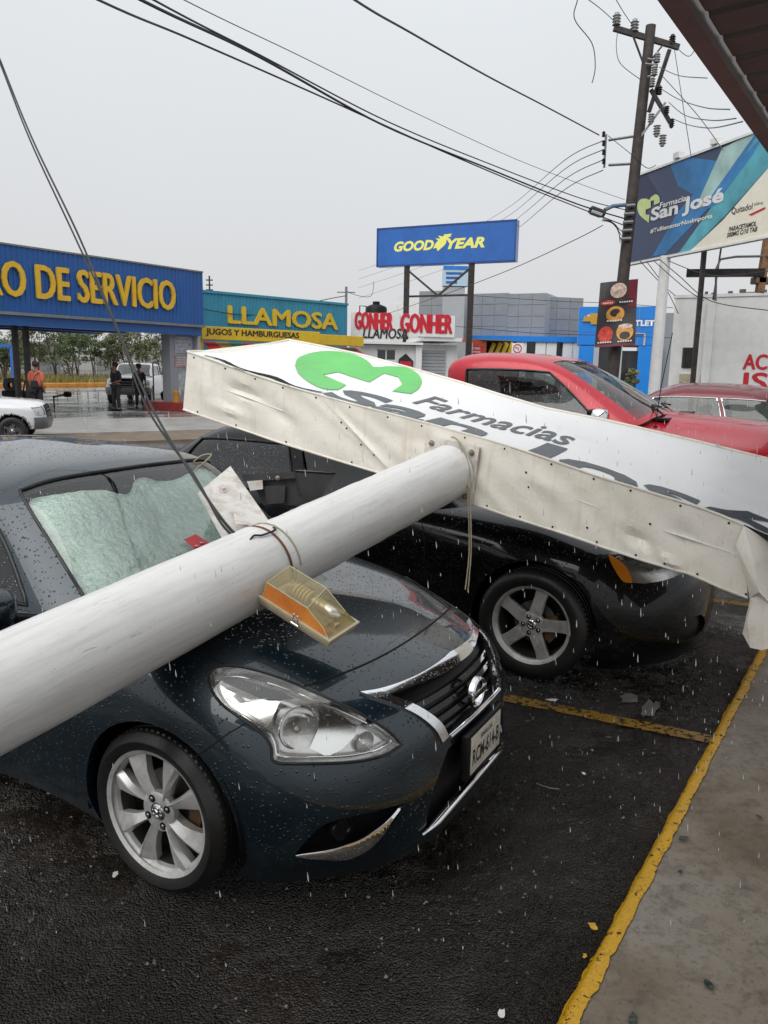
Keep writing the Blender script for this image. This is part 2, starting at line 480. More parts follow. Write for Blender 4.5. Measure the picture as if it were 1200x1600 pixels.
def shell_cut_view(sh, W, poly, sy=1, facing=True, ylim=None):
    """cut the outline traced in the photo out of a shell (W: object -> world matrix); sy=-1 cuts the mirror image.
       returns the faces inside"""
    Wi = W.inverted(); eye = Wi @ EYE; eye = Vector((eye.x, eye.y * sy, eye.z))
    def dloc(p):
        d = Wi.to_3x3() @ rdir(*p); return Vector((d.x, d.y * sy, d.z))
    def pj(co): return pix(W @ Vector((co.x, co.y * sy, co.z)))
    xs = [p[0] for p in poly]; ys = [p[1] for p in poly]; x0, x1, y0, y1 = min(xs) - 2, max(xs) + 2, min(ys) - 2, max(ys) + 2
    near = -sy
    fs = []
    for f in sh.bm.faces:
        c = f.calc_center_median()
        if c.y * near < -0.0005: continue
        if facing and f.normal.dot(eye - c) <= 0: continue
        ps = [pj(v.co) for v in f.verts]
        if max(p[0] for p in ps) < x0 or min(p[0] for p in ps) > x1 or max(p[1] for p in ps) < y0 or min(p[1] for p in ps) > y1: continue
        fs.append(f)
    planes = []
    D = [dloc(p) for p in poly]
    for i in range(len(D)):
        n = D[i].cross(D[(i + 1) % len(D)])
        if n.length > 1e-12: planes.append((eye, n.normalized()))
    # only bisect the faces near each edge
    cur = set(fs)
    for i, (co, no) in enumerate(planes):
        a = poly[i]; b = poly[(i + 1) % len(poly)]
        mx0, mx1 = min(a[0], b[0]) - 1, max(a[0], b[0]) + 1; my0, my1 = min(a[1], b[1]) - 1, max(a[1], b[1]) + 1
        loc = []
        for f in cur:
            if not f.is_valid: continue
            ps = [pj(v.co) for v in f.verts]
            if max(p[0] for p in ps) < mx0 or min(p[0] for p in ps) > mx1 or max(p[1] for p in ps) < my0 or min(p[1] for p in ps) > my1: continue
            loc.append(f)
        if not loc: continue
        g = list({v for f in loc for v in f.verts}) + list({e for f in loc for e in f.edges}) + loc
        r = bmesh.ops.bisect_plane(sh.bm, geom=g, plane_co=co, plane_no=no, dist=1e-5)
        cur = {f for f in cur if f.is_valid} | {x for x in r['geom'] if isinstance(x, bmesh.types.BMFace)}
    res = []
    for f in cur:
        if not f.is_valid: continue
        c = f.calc_center_median()
        if c.y * near < -0.0005: continue
        p = pj(c)
        if inside(poly, *p): res.append(f)
    return res
def push(bm, d, skirt=0.0):
    """moves an open patch along its normals by d and adds a skirt back by `skirt`"""
    bm.normal_update()
    nr = {v: v.normal.copy() for v in bm.verts}
    if skirt:
        edges = [e for e in bm.edges if len(e.link_faces) == 1]
        mp = {}
        for e in edges:
            for v in e.verts:
                if v not in mp: mp[v] = bm.verts.new(v.co - nr[v] * skirt + nr[v] * d)
    for v, n in nr.items(): v.co += n * d
    if skirt:
        for e in edges:
            a, b = e.verts
            bm.faces.new([a, b, mp[b], mp[a]])
        bmesh.ops.recalc_face_normals(bm, faces=bm.faces[:])
def bm_obj(bm, name, mt, parent=None, smooth=40, tri=False):
    me = bpy.data.meshes.new(name)
    big = [f for f in bm.faces if len(f.verts) > 4]
    if big: bmesh.ops.triangulate(bm, faces=big)
    bm.to_mesh(me); bm.free()
    return link_mesh(name, me, mt, parent, smooth)
def bm_sides(bm, name, mt, parent=None, smooth=40):
    """left and right pieces as objects of their own"""
    out = []
    for sgn in (-1, 1):
        one = bm.copy(); bmesh.ops.delete(one, geom=[f for f in one.faces if f.calc_center_median().y * sgn < 0], context='FACES')
        if len(one.faces): out.append(bm_obj(one, name, mt, parent, smooth))
    bm.free(); return out
def bvh_of(bm):
    bm.verts.index_update(); return BVHTree.FromPolygons([v.co.copy() for v in bm.verts], [[v.index for v in f.verts] for f in bm.faces])
def view_hit(bvh, W, p, lift=0.0):
    Wi = W.inverted(); eye = Wi @ EYE; d = (Wi.to_3x3() @ rdir(*p)).normalized()
    h = bvh.ray_cast(eye, d)
    if h[0] is None: return None
    n = h[1] if h[1].dot(d) < 0 else -h[1]
    return h[0] + n * lift
def arch_cut(sh, cx, cz, r, ymin=0.55, lip=0.035, n=40):
    """round wheel opening cut through the sides; returns nothing, adds an inward lip"""
    for sy in (1, -1):
        fs = [f for f in sh.bm.faces if f.calc_center_median().y * sy > ymin and (f.calc_center_median().x - cx) ** 2 + (f.calc_center_median().z - cz) ** 2 < (r + 0.12) ** 2 and abs(f.normal.y) > 0.15]
        cur = set(fs)
        for i in range(n):
            a = 2 * PI * (i + .5) / n; no = Vector((math.cos(a), 0, math.sin(a))); co = Vector((cx, 0, cz)) + no * r
            loc = [f for f in cur if f.is_valid and any(abs(math.atan2(v.co.z - cz, v.co.x - cx) - (a if a <= PI else a - 2 * PI)) < 0.35 or abs(math.atan2(v.co.z - cz, v.co.x - cx) - (a if a <= PI else a - 2 * PI)) > 2 * PI - .35 for v in f.verts)]
            if not loc: continue
            g = list({v for f in loc for v in f.verts}) + list({e for f in loc for e in f.edges}) + loc
            rr = bmesh.ops.bisect_plane(sh.bm, geom=g, plane_co=co, plane_no=no, dist=1e-5)
            cur = {f for f in cur if f.is_valid} | {x for x in rr['geom'] if isinstance(x, bmesh.types.BMFace)}
        dl = [f for f in cur if f.is_valid and math.hypot(f.calc_center_median().x - cx, f.calc_center_median().z - cz) < r * 0.999]
        bmesh.ops.delete(sh.bm, geom=dl, context='FACES')
        ed = [e for e in sh.bm.edges if len(e.link_faces) == 1 and all(v.co.y * sy > ymin and abs(math.hypot(v.co.x - cx, v.co.z - cz) - r) < 0.02 for v in e.verts)]
        mp = {}
        for e in ed:
            for v in e.verts:
                if v not in mp: mp[v] = sh.bm.verts.new(v.co + Vector((0, -sy * lip, 0)))
            a, b = e.verts
            f = sh.bm.faces.new([a, b, mp[b], mp[a]]); f[sh.lj] = -9; f[sh.lk] = -9

# ------------------------------------------------------------------ wheels
def wheel(parent, loc, rad, wid, rimr, side, M_, style, rot=0.0, tilt=0.0):
    """axle along y; side -1: outer face towards -y. tyre and rim as sub-parts of the part `wheel`"""
    w = empty('wheel', loc, 0, parent=parent)
    w.rotation_euler = (0, rot, tilt)
    s = side; h = wid / 2
    b = MB()
    prof = [(rimr, s * (h - .02)), (rimr + .004, s * (h - .004)), (rimr + .02, s * (h + .004)), ((rad + rimr) / 2, s * (h + .008)), (rad - .035, s * (h + .002)), (rad - .012, s * (h - .012)), (rad - .003, s * (h - .03))]
    for g in (.045, 0.0, -.045):
        prof += [(rad, s * (g + .006)), (rad - .008, s * (g + .004)), (rad - .008, s * (g - .004)), (rad, s * (g - .006))]
    prof += [(rad - .012, -s * (h - .012)), (rad - .05, -s * h), (rimr, -s * (h - .02)), (rimr - .02, -s * (h - .03))]
    b.lathe(prof, axis='y', n=64)
    # sidewall ribs and shoulder lugs
    for k in range(72):
        a = 2 * PI * k / 72
        b.beam((math.cos(a) * (rad - .026), s * (h - .016), math.sin(a) * (rad - .026)), (math.cos(a) * (rad - .004), s * (h - .034), math.sin(a) * (rad - .004)), .012, .012, (0, 1, 0))
    b.build('tyre', M_['rubber'], w, 35)
    b = MB()
    # barrel and lip
    b.lathe([(rimr - .012, s * (h - .012)), (rimr + .003, s * (h - .004)), (rimr + .006, s * (h - .010)), (rimr - .004, s * (h - .022)), (rimr - .02, s * (h - .03)), (rimr - .024, s * (h - .045))], axis='y', n=56)
    face = s * (h - .022)
    if style == 'eight':
        for k in range(8):
            a = 2 * PI * k / 8 + (.085 if k % 2 else -.085)
            tw = -.075 if k % 2 else .075
            a2 = a + tw
            er = Vector((math.cos(a2), 0, math.sin(a2))); et = Vector((-math.sin(a2), 0, math.cos(a2))); e1 = Vector((math.cos(a), 0, math.sin(a))); t1 = Vector((-math.sin(a), 0, math.cos(a)))
            Y = Vector((0, 1, 0))
            secs = []
            for q, (r, hw, f0) in enumerate([(.035, .018, -.014), (.065, .014, -.006), (.11, .019, .002), (.15, .027, .004), (rimr - .03, .043, -.002), (rimr - .008, .052, -.006)]):
                t = q / 5; e = (e1 * (1 - t) + er * t).normalized(); tt = (t1 * (1 - t) + et * t).normalized()
                c = e * r
                top = Y * (face + s * f0)
                rg = (1 if k % 2 else -1) * hw * .55
                secs.append([c - tt * hw + top - Y * s * .012, c + tt * rg * 0.9 + top + Y * s * .009, c + tt * rg * 1.15 + top + Y * s * .008, c + tt * hw + top - Y * s * .012, c + tt * hw * .8 + top - Y * s * .045, c - tt * hw * .8 + top - Y * s * .045])
            vs = [p for sc_ in secs for p in sc_]; fs = []
            for q in range(5):
                for u in range(6):
                    u2 = (u + 1) % 6; fs.append((q * 6 + u, q * 6 + u2, (q + 1) * 6 + u2, (q + 1) * 6 + u))
            b.add(vs, fs)
    else:
        N = 5
        for k in range(N):
            a = 2 * PI * k / N + PI / 2
            e = Vector((math.cos(a), 0, math.sin(a))); tt = Vector((-math.sin(a), 0, math.cos(a))); Y = Vector((0, 1, 0)); secs = []
            for q, (r, hw, f0) in enumerate([(.03, .038, -.006), (.075, .042, -.002), (.12, .040, -.004), (.17, .039, -.008), (rimr - .03, .042, -.008), (rimr - .006, .058, -.006)]):
                c = e * r; top = Y * (face + s * f0)
                secs.append([c - tt * hw + top - Y * s * .010, c - tt * hw * .82 + top, c + tt * hw * .82 + top, c + tt * hw + top - Y * s * .010, c + tt * hw * .8 + top - Y * s * .05, c - tt * hw * .8 + top - Y * s * .05])
            vs = [p for sc_ in secs for p in sc_]; fs = []
            for q in range(5):
                for u in range(6):
                    u2 = (u + 1) % 6; fs.append((q * 6 + u, q * 6 + u2, (q + 1) * 6 + u2, (q + 1) * 6 + u))
            b.add(vs, fs)
    hubR = .075 if style == 'eight' else .082
    b.lathe([(hubR, face - s * .03), (hubR, face - s * .006), (hubR - .01, face - s * .001), (.034, face - s * .001), (.032, face - s * .008)], axis='y', n=32)
    rim = b.build('rim', M_['rim'], w, 35)
    b = MB(); b.lathe([(rimr - .024, s * (h - .045)), (rimr - .030, s * (h - .08)), (rimr - .035, -s * (h - .02))], axis='y', n=48); b.build('barrel', M_['barrel'], w, 35)
    b = MB()
    b.lathe([(.001, face + s * .004), (.024, face + s * .003), (.030, face - s * .001), (.031, face - s * .012)], axis='y', n=24)
    b.lathe([(.020, face + s * .004), (.021, face + s * .007), (.017, face + s * .007), (.016, face + s * .004)], axis='y', n=24)
    b.box((0, face + s * .006, 0), (.048, .003, .008))
    b.build('hub_cap', M_['chrome'], w, 35)
    nl = 4 if style == 'eight' else 5
    b = MB()
    for k in range(nl):
        a = 2 * PI * k / nl + (PI / 4 if nl == 4 else PI / 2 + PI / 5)
        c = Vector((math.cos(a) * .053, 0, math.sin(a) * .053))
        b.lathe([(.0145, face + s * .0004), (.0140, face + s * .0018), (.001, face + s * .0019)], c, 'y', 16)
    tag(b.build('lug_shade_discs', M_['black'], w, 35), kind='stuff')  # flat dark discs paint the shade of the lug wells
    b = MB()
    for k in range(nl):
        a = 2 * PI * k / nl + (PI / 4 if nl == 4 else PI / 2 + PI / 5)
        c = Vector((math.cos(a) * .053, 0, math.sin(a) * .053))
        b.lathe([(.008, face + s * .001), (.008, face + s * .003), (.004, face + s * .005), (.0005, face + s * .005)], c, 'y', 6)
    tag(b.build('lug_nuts', M_['chrome'], w, 35), kind='stuff')
    b = MB()
    dd = face - s * .075
    b.lathe([(.001, dd), (.135, dd), (.135, dd - s * .012), (.001, dd - s * .012)], axis='y', n=40)
    b.build('brake_disc', M_['disc'], w, 35)
    b = MB()
    b.lathe([(.10, dd + s * .02), (.155, dd + s * .02), (.155, dd - s * .05), (.10, dd - s * .05)], axis='y', n=12, a0=-.6, a1=.7)
    b.build('brake_caliper', M_['caliper'], w, 35)
    b = MB()
    b.lathe([(rimr - .03, -s * (h - .03)), (.001, -s * (h - .05))], axis='y', n=30)
    b.build('backing_plate', M_['black'], w, 35)
    return w

# ------------------------------------------------------------------ common materials
M = {}
M['rubber'] = mat('rubber', (0.012, 0.012, 0.012), 0.42, var=0.3, vscale=30, bump=0.2, bscale=300, bdist=.001, dirt=(.03, .025, .02), damt=.4, wetdrops=120)
M['rim'] = mat('rim_alloy', (0.72, 0.71, 0.69), 0.33, 0.35, dirt=(.12, .10, .08), dscale=9, damt=.55)
M['barrel'] = mat('rim_barrel', (0.07, 0.068, 0.065), 0.5, 0.5, dirt=(.05, .04, .03), dscale=9, damt=.6)  # barrel coloured dark so the gaps between spokes look shaded
M['rim_dark'] = mat('rim_alloy_dull', (0.58, 0.57, 0.555), 0.42, 0.45, dirt=(.06, .05, .04), dscale=9, damt=.6)
M['chrome'] = mat('chrome', (0.75, 0.76, 0.77), 0.09, 1.0, wetdrops=170)
M['black'] = mat('black_plastic', (0.005, 0.005, 0.006), 0.45, spec=.25)
M['gloss_black'] = mat('gloss_black', (0.006, 0.006, 0.007), 0.12, wetdrops=120)
M['disc'] = mat('brake_steel', (0.18, 0.17, 0.16), 0.4, 0.9)
M['caliper'] = mat('caliper_rusty', (0.16, 0.09, 0.045), 0.6, 0.4)
M['rust'] = mat('rust', (0.16, 0.07, 0.03), 0.8, var=.4, bump=.3)
M['gap'] = mat('panel_gap', (0.003, 0.003, 0.003), 0.9)
M['rubber_trim'] = mat('window_rubber', (0.006, 0.006, 0.006), 0.45)
M['interior'] = mat('interior', (0.02, 0.02, 0.022), 0.85)
M['ws_glass'] = glass('windscreen_glass', (0.88, 1.0, 0.94), drops=110)
M['side_glass'] = glass('side_glass', (0.34, 0.38, 0.36), drops=110)
M['dark_glass'] = glass('dark_tinted_glass', (0.10, 0.11, 0.115), drops=110)
M['clear_lens'] = glass('clear_lens', (0.93, 0.93, 0.91), drops=150)
M['reflector'] = mat('lamp_reflector', (0.95, 0.95, 0.94), 0.16, 1.0)
# ------------------------------------------------------------------ blue sedan under the pole
CAR = empty('parked_car', (-0.385, 3.29, 0), R(-29), 'dark blue sedan crushed under the fallen white pole, silver sunshade behind its windscreen', 'car', 'parked cars')
bpy.context.view_layer.update()
CW = CAR.matrix_world.copy()
S_ = [
 [(.80,0,.125),(.865,0,.225),(.885,0,.38),(.882,0,.50),(.865,0,.61),(.83,0,.71),(.76,0,.785),(.62,0,.835),(.42,0,.885),(.22,0,.93),(.05,0,.96)],
 [(.79,-.21,.125),(.855,-.22,.225),(.875,-.225,.38),(.87,-.225,.50),(.85,-.22,.61),(.81,-.22,.71),(.74,-.215,.78),(.60,-.20,.835),(.41,-.16,.888),(.20,-.08,.935),(.0,0,.968)],
 [(.72,-.43,.125),(.79,-.45,.225),(.815,-.46,.38),(.81,-.465,.50),(.79,-.46,.61),(.74,-.455,.705),(.66,-.44,.77),(.52,-.40,.83),(.34,-.31,.89),(.13,-.16,.94),(-.08,0,.978)],
 [(.56,-.62,.125),(.625,-.655,.225),(.655,-.675,.38),(.645,-.68,.50),(.61,-.67,.61),(.56,-.655,.70),(.49,-.625,.775),(.38,-.545,.845),(.21,-.42,.905),(.02,-.21,.955),(-.16,0,.988)],
 [(.38,-.745,.125),(.41,-.785,.225),(.42,-.805,.38),(.41,-.81,.50),(.385,-.80,.61),(.35,-.78,.71),(.29,-.745,.795),(.19,-.665,.872),(.06,-.49,.93),(-.09,-.25,.972),(-.24,0,1.0)],
 [(.14,-.80,.16),(.14,-.83,.27),(.14,-.848,.38),(.13,-.85,.50),(.11,-.85,.61),(.08,-.84,.72),(.04,-.80,.82),(-.02,-.715,.90),(-.10,-.53,.955),(-.21,-.27,.99),(-.33,0,1.012)],
 [(-.2,-.81,.16),(-.2,-.84,.27),(-.2,-.85,.38),(-.2,-.855,.50),(-.2,-.86,.61),(-.2,-.852,.73),(-.22,-.82,.845),(-.25,-.745,.925),(-.29,-.56,.978),(-.36,-.28,1.008),(-.43,0,1.022)],
 [(-.55,-.81,.19),(-.55,-.835,.27),(-.55,-.845,.38),(-.55,-.855,.50),(-.55,-.862,.61),(-.55,-.858,.74),(-.55,-.835,.86),(-.55,-.77,.945),(-.55,-.57,.985),(-.55,-.28,1.0),(-.55,0,1.0)],
 [(-1.1,-.81,.19),(-1.1,-.83,.27),(-1.1,-.842,.38),(-1.1,-.855,.50),(-1.1,-.865,.61),(-1.1,-.862,.74),(-1.1,-.84,.865),(-1.1,-.79,.955),(-1.1,-.57,.965),(-1.1,-.28,.97),(-1.1,0,.97)],
 [(-1.8,-.81,.19),(-1.8,-.83,.27),(-1.8,-.842,.38),(-1.8,-.855,.50),(-1.8,-.865,.61),(-1.8,-.862,.74),(-1.8,-.84,.875),(-1.8,-.79,.965),(-1.8,-.57,.975),(-1.8,-.28,.98),(-1.8,0,.98)],
 [(-2.5,-.80,.19),(-2.5,-.83,.27),(-2.5,-.845,.38),(-2.5,-.855,.50),(-2.5,-.86,.61),(-2.5,-.855,.75),(-2.5,-.83,.89),(-2.5,-.77,.99),(-2.5,-.55,1.01),(-2.5,-.28,1.02),(-2.5,0,1.02)],
 [(-3.05,-.76,.22),(-3.05,-.79,.30),(-3.05,-.81,.40),(-3.05,-.815,.52),(-3.05,-.81,.63),(-3.04,-.80,.77),(-3.02,-.77,.91),(-2.98,-.70,1.0),(-2.92,-.5,1.03),(-2.85,-.25,1.04),(-2.8,0,1.04)],
 [(-3.42,-.60,.24),(-3.45,-.63,.32),(-3.46,-.65,.42),(-3.46,-.66,.54),(-3.45,-.66,.65),(-3.43,-.66,.79),(-3.38,-.63,.93),(-3.3,-.56,1.01),(-3.15,-.4,1.03),(-3.0,-.2,1.04),(-2.9,0,1.045)],
 [(-3.54,-.3,.24),(-3.57,-.32,.32),(-3.58,-.33,.42),(-3.58,-.33,.54),(-3.57,-.33,.65),(-3.54,-.33,.79),(-3.48,-.32,.93),(-3.38,-.28,1.02),(-3.22,-.2,1.04),(-3.06,-.1,1.045),(-2.95,0,1.05)],
 [(-3.56,0,.24),(-3.59,0,.32),(-3.60,0,.42),(-3.60,0,.54),(-3.59,0,.65),(-3.56,0,.79),(-3.50,0,.93),(-3.4,0,1.02),(-3.24,0,1.04),(-3.1,0,1.05),(-3.0,0,1.05)],
]
G_ = [
 [(-.36,0,.995),(-.70,0,1.215),(-1.02,0,1.415),(-1.22,0,1.468),(-1.45,0,1.492)],
 [(-.38,-.32,.99),(-.71,-.29,1.21),(-1.03,-.26,1.41),(-1.23,-.2,1.464),(-1.5,0,1.494)],
 [(-.44,-.60,.97),(-.76,-.565,1.185),(-1.08,-.525,1.385),(-1.28,-.40,1.45),(-1.55,0,1.496)],
 [(-.53,-.735,.945),(-.84,-.68,1.155),(-1.14,-.62,1.35),(-1.34,-.48,1.43),(-1.6,0,1.498)],
 [(-.75,-.80,.94),(-.98,-.735,1.155),(-1.24,-.665,1.35),(-1.43,-.50,1.435),(-1.7,0,1.50)],
 [(-1.2,-.81,.945),(-1.3,-.745,1.165),(-1.45,-.67,1.365),(-1.56,-.47,1.45),(-1.8,0,1.50)],
 [(-1.8,-.81,.955),(-1.85,-.73,1.17),(-1.9,-.64,1.37),(-1.95,-.47,1.45),(-2.0,0,1.495)],
 [(-2.5,-.79,.98),(-2.45,-.71,1.18),(-2.35,-.61,1.355),(-2.25,-.45,1.43),(-2.15,0,1.48)],
 [(-2.92,-.66,1.0),(-2.72,-.60,1.17),(-2.5,-.50,1.33),(-2.35,-.36,1.41),(-2.2,0,1.475)],
 [(-3.05,-.33,1.02),(-2.82,-.29,1.18),(-2.57,-.25,1.34),(-2.4,-.18,1.415),(-2.25,0,1.472)],
 [(-3.08,0,1.02),(-2.84,0,1.18),(-2.59,0,1.345),(-2.42,0,1.42),(-2.28,0,1.47)],
]
for j_, row_ in enumerate(G_[:6]):      # the cabin sits well forward
    wj = (1, 1, 1, 1, .8, .4)[j_]
    for k_ in range(5): row_[k_] = (row_[k_][0] + (.02, .07, .125, .13, .10)[k_] * wj, row_[k_][1], row_[k_][2])
M['blue_paint'] = carpaint('blue_car_paint', (0.0052, 0.0165, 0.026), metal=0.55, drops=72, strength=1.0, cover=.75)
def make_blue():
    sh = Shell(S_, cell=0.028)
    bvh = bvh_of(sh.bm)
    def H(p, l=0.0):
        for q in range(14):
            t = q * .012; r = view_hit(bvh, CW, (p[0] + (480 - p[0]) * t, p[1] + (1120 - p[1]) * t), l)
            if r is not None: return r
        return Vector((.8, -.3, .5))
    arch_cut(sh, 0, .31, .355); arch_cut(sh, -2.6, .31, .355)
    P = {}
    P['headlight'] = smooth_poly([(326,1058),(338,1043),(372,1042),(430,1057),(500,1086),(560,1114),(604,1141),(627,1163),(600,1180),(555,1190),(500,1193),(440,1193),(426,1187),(424,1168),(412,1148),(380,1124),(350,1103),(332,1080)], 4, True, (7, 11))
    P['strip_hi'] = smooth_poly([(562,1084),(600,1077),(650,1058),(693,1030),(722,995),(738,962),(741,938),(752,948),(756,965),(747,993),(728,1024),(700,1049),(655,1068),(606,1087)], 4, True, (0, 6, 7, 13))
    P['strip_lo'] = smooth_poly([(562,1084),(606,1087),(650,1104),(684,1127),(698,1150),(688,1160),(676,1139),(648,1117),(608,1100)], 4, True, (0, 1, 5, 4))
    P['grille'] = smooth_poly([(606,1087),(655,1068),(700,1049),(728,1024),(747,993),(756,965),(800,965),(800,1060),(775,1075),(740,1112),(698,1150),(684,1127),(650,1104)], 3, True, (0, 5, 6, 7, 8, 10))
    P['low_grille'] = smooth_poly([(700,1170),(800,1080),(800,1180),(742,1215),(664,1298),(672,1250)], 3, True, (0, 1, 2, 5, 4))
    P['fog'] = smooth_poly([(459,1338),(480,1312),(505,1290),(540,1278),(585,1268),(629,1256),(618,1282),(597,1306),(565,1326),(520,1336)], 4, True, (0, 5))
    done = {}
    for k in ('headlight', 'strip_hi', 'strip_lo', 'grille', 'low_grille', 'fog'):
        for sy in (1, -1):
            fs = shell_cut_view(sh, CW, P[k], sy)
            if k in done: sh.split(fs, done[k])
            else: done[k] = sh.split(fs)
    for k in done: bmesh.ops.remove_doubles(done[k], verts=done[k].verts[:], dist=.0004)
    body = bm_obj(sh.bm, 'body', M['blue_paint'], CAR, 50)
    # headlights: bowl behind, lens in front, dark seal round it
    hl = done['headlight']
    lens = hl.copy(); push(lens, .003)
    for sgn in (-1, 1):
        one = lens.copy(); bmesh.ops.delete(one, geom=[f for f in one.faces if f.calc_center_median().y * sgn < 0], context='FACES')
        hp = bm_obj(one, 'headlight', M['clear_lens'], CAR, 60)
        bk = hl.copy(); bmesh.ops.delete(bk, geom=[f for f in bk.faces if f.calc_center_median().y * sgn < 0], context='FACES')
        push(bk, -.055, -.055)
        bm_obj(bk, 'housing', M['lamp_inner'], hp, 60)
        # two lamps: low beam bowl and turn bowl, shaped reflector panels
        def loc(px, py, d):
            q = H((px, py), -d); return Vector((q.x, q.y * (1 if sgn < 0 else -1), q.z))
        ax = Vector((.85, -.35 * (1 if sgn < 0 else -1), .05)).normalized()
        Mx = ax.to_track_quat('Z', 'Y').to_matrix()
        b = MB(); b.lathe([(.012, -.05), (.04, -.035), (.062, -.010), (.070, .012), (.074, .012), (.072, .004)], loc(463, 1133, .045), 'z', 36, Mx); b.build('reflector_bowl', M['reflector'], hp, 40)
        b = MB(); b.ball(loc(463, 1135, .065), .017, 10, (1, 1, 1.3), Mx); b.build('bulb', M['bulb'], hp, 40)
        b = MB()
        pa = [loc(*p, .026) for p in ((495,1092),(520,1103),(560,1131),(557,1150),(536,1172),(512,1184),(484,1170),(497,1140),(500,1115))]
        b.add(pa + [p - ax * .02 for p in pa], [tuple(t) for t in tessellate_polygon([pa])]); b.build('reflector_panel', M['reflector'], hp, 40)
        b = MB()
        pa = [loc(*p, .026) for p in ((340,1062),(352,1072),(390,1088),(430,1083),(446,1080),(434,1098),(425,1120),(425,1140),(400,1120),(365,1098),(345,1080))]
        b.add(pa, [tuple(t) for t in tessellate_polygon([pa])]); b.build('reflector_panel', M['reflector'], hp, 40)
        b = MB(); b.lathe([(.004, -.02), (.02, -.012), (.036, .010), (.038, .010)], loc(572, 1158, .035), 'z', 28, Mx); b.build('turn_lamp', M['ribbed'], hp, 40)
        b = MB()
        pts = [H(p, .0015) for p in P['headlight']]; pts = [Vector((q.x, q.y * (1 if sgn < 0 else -1), q.z)) for q in pts if q]
        b.tube(pts + pts[:1], .0055, 6, False); b.build('seal', M['rubber_trim'], hp, 60)
        cpx = (480, 1125); pin = [H((p[0] + (cpx[0] - p[0]) * .075, p[1] + (cpx[1] - p[1]) * .13), -.022) for p in P['headlight']]
        pin = [Vector((q.x, q.y * (1 if sgn < 0 else -1), q.z)) for q in pin]; b = MB(); b.tube(pin + pin[:1], .0045, 6, False); b.build('inner_bezel', M['reflector'], hp, 60)
        b = MB(); pa = [loc(*p, .022) for p in ((345,1052),(372,1052),(400,1062),(440,1075),(462,1086),(440,1088),(420,1087),(380,1076),(350,1062))]
        b.add(pa, [tuple(t) for t in tessellate_polygon([pa])]); b.build('top_band', M['smoke'], hp, 40)  # smoky grey band along the upper edge of the lamp
    # grille
    g = done['grille']; push(g, -.035, -.035); gr = bm_obj(g, 'grille', M['black'], CAR, 60)
    for k, z in enumerate((.555, .595, .635, .675, .712)):
        b = MB(); pts = []
        for i in range(25):
            y = -.62 + i * 1.24 / 24
            h = bvh.ray_cast(Vector((1.5, y, z - abs(y) * .02)), Vector((-1, 0, 0)))
            if h[0]: pts.append(h[0] + Vector((-.026, 0, 0)))
        wd = {0: .22, 1: .33, 2: .42, 3: .50, 4: .56}[k]
        pts = [p for p in pts if abs(p.y) < wd]
        for i in range(len(pts) - 1): b.beam(pts[i], pts[i + 1], .022, .013, (1, 0, .35))
        b.build('slat', M['gloss_black'], gr)
    for k in ('strip_hi', 'strip_lo'):
        s = done[k]; push(s, .012, .02); (bm_obj if k == 'strip_hi' else bm_sides)(s, 'chrome_trim', M['chrome'], CAR, 50)
    b = MB(); pts = []
    for p in ((698,1151),(718,1134),(740,1114),(760,1090),(770,1072)):
        q = H(p, .012)
        if q and q.y < 0.02: pts.append(q)
    pts += [Vector((p.x, -p.y, p.z)) for p in reversed(pts)]
    b.tube(pts, .011, 8); b.build('chrome_trim', M['chrome'], CAR, 50)
    b = done['low_grille']; push(b, -.03, -.03); lg = bm_obj(b, 'lower_grille', M['black'], CAR, 60)
    b = MB(); pts = []
    for p in ((657,1302),(680,1281),(705,1252),(735,1218),(760,1190),(778,1160)):
        q = H(p, .01)
        if q and q.y < 0.02: pts.append(q)
    pts += [Vector((p.x, -p.y, p.z)) for p in reversed(pts)]
    b.tube(pts, [.005] + [.017] * (len(pts) - 2) + [.005], 8); b.build('chrome_trim', M['chrome'], CAR, 50)
    # fog lamp pocket
    f = done['fog']
    for sgn in (-1, 1):
        one = f.copy(); bmesh.ops.delete(one, geom=[q for q in one.faces if q.calc_center_median().y * sgn < 0], context='FACES')
        push(one, -.05, -.05); pk = bm_obj(one, 'fog_lamp_pocket', M['black'], CAR, 60)
        m_ = lambda v: Vector((v.x, v.y * (1 if sgn < 0 else -1), v.z))
        c = m_(H((535, 1300), -.03)); ax = Vector((.9, -.3 * (1 if sgn < 0 else -1), 0)).normalized(); Mx = ax.to_track_quat('Z', 'Y').to_matrix()
        b = MB(); b.lathe([(.001, .012), (.03, .010), (.032, .016), (.044, .016), (.046, 0), (.046, -.03)], c, 'z', 28, Mx); b.build('fog_lamp', M['gloss_black'], pk, 35)
        b = MB(); pts = [m_(H(p, .004)) for p in smooth_poly([(462,1336),(520,1332),(560,1321),(590,1301),(610,1280),(624,1260)], 4, False)]
        for r_i in range(len(pts) - 1):
            t0_ = r_i / (len(pts) - 1); t1_ = (r_i + 1) / (len(pts) - 1); wf_ = lambda t: .004 + .032 * min(1, t * 3.5) * min(1, (1 - t) * 2.2)
            a_, c_ = pts[r_i], pts[r_i + 1]; up_ = Vector((0, 0, 1)); ou_ = Vector((1, -.3 * (1 if sgn < 0 else -1) * -1, 0)).normalized() * .008
            vs_ = [a_ - up_ * wf_(t0_), a_ + up_ * wf_(t0_) * .6, a_ + ou_ + up_ * wf_(t0_) * .2, c_ - up_ * wf_(t1_), c_ + up_ * wf_(t1_) * .6, c_ + ou_ + up_ * wf_(t1_) * .2]
            b.add(vs_, [(0, 3, 5, 2), (2, 5, 4, 1), (1, 4, 3, 0)])
        b.build('chrome_trim', M['chrome'], pk, 60)
    # emblem
    q = bvh.ray_cast(Vector((1.5, 0, .665)), Vector((-1, 0, 0)))[0] + Vector((.016, 0, 0))
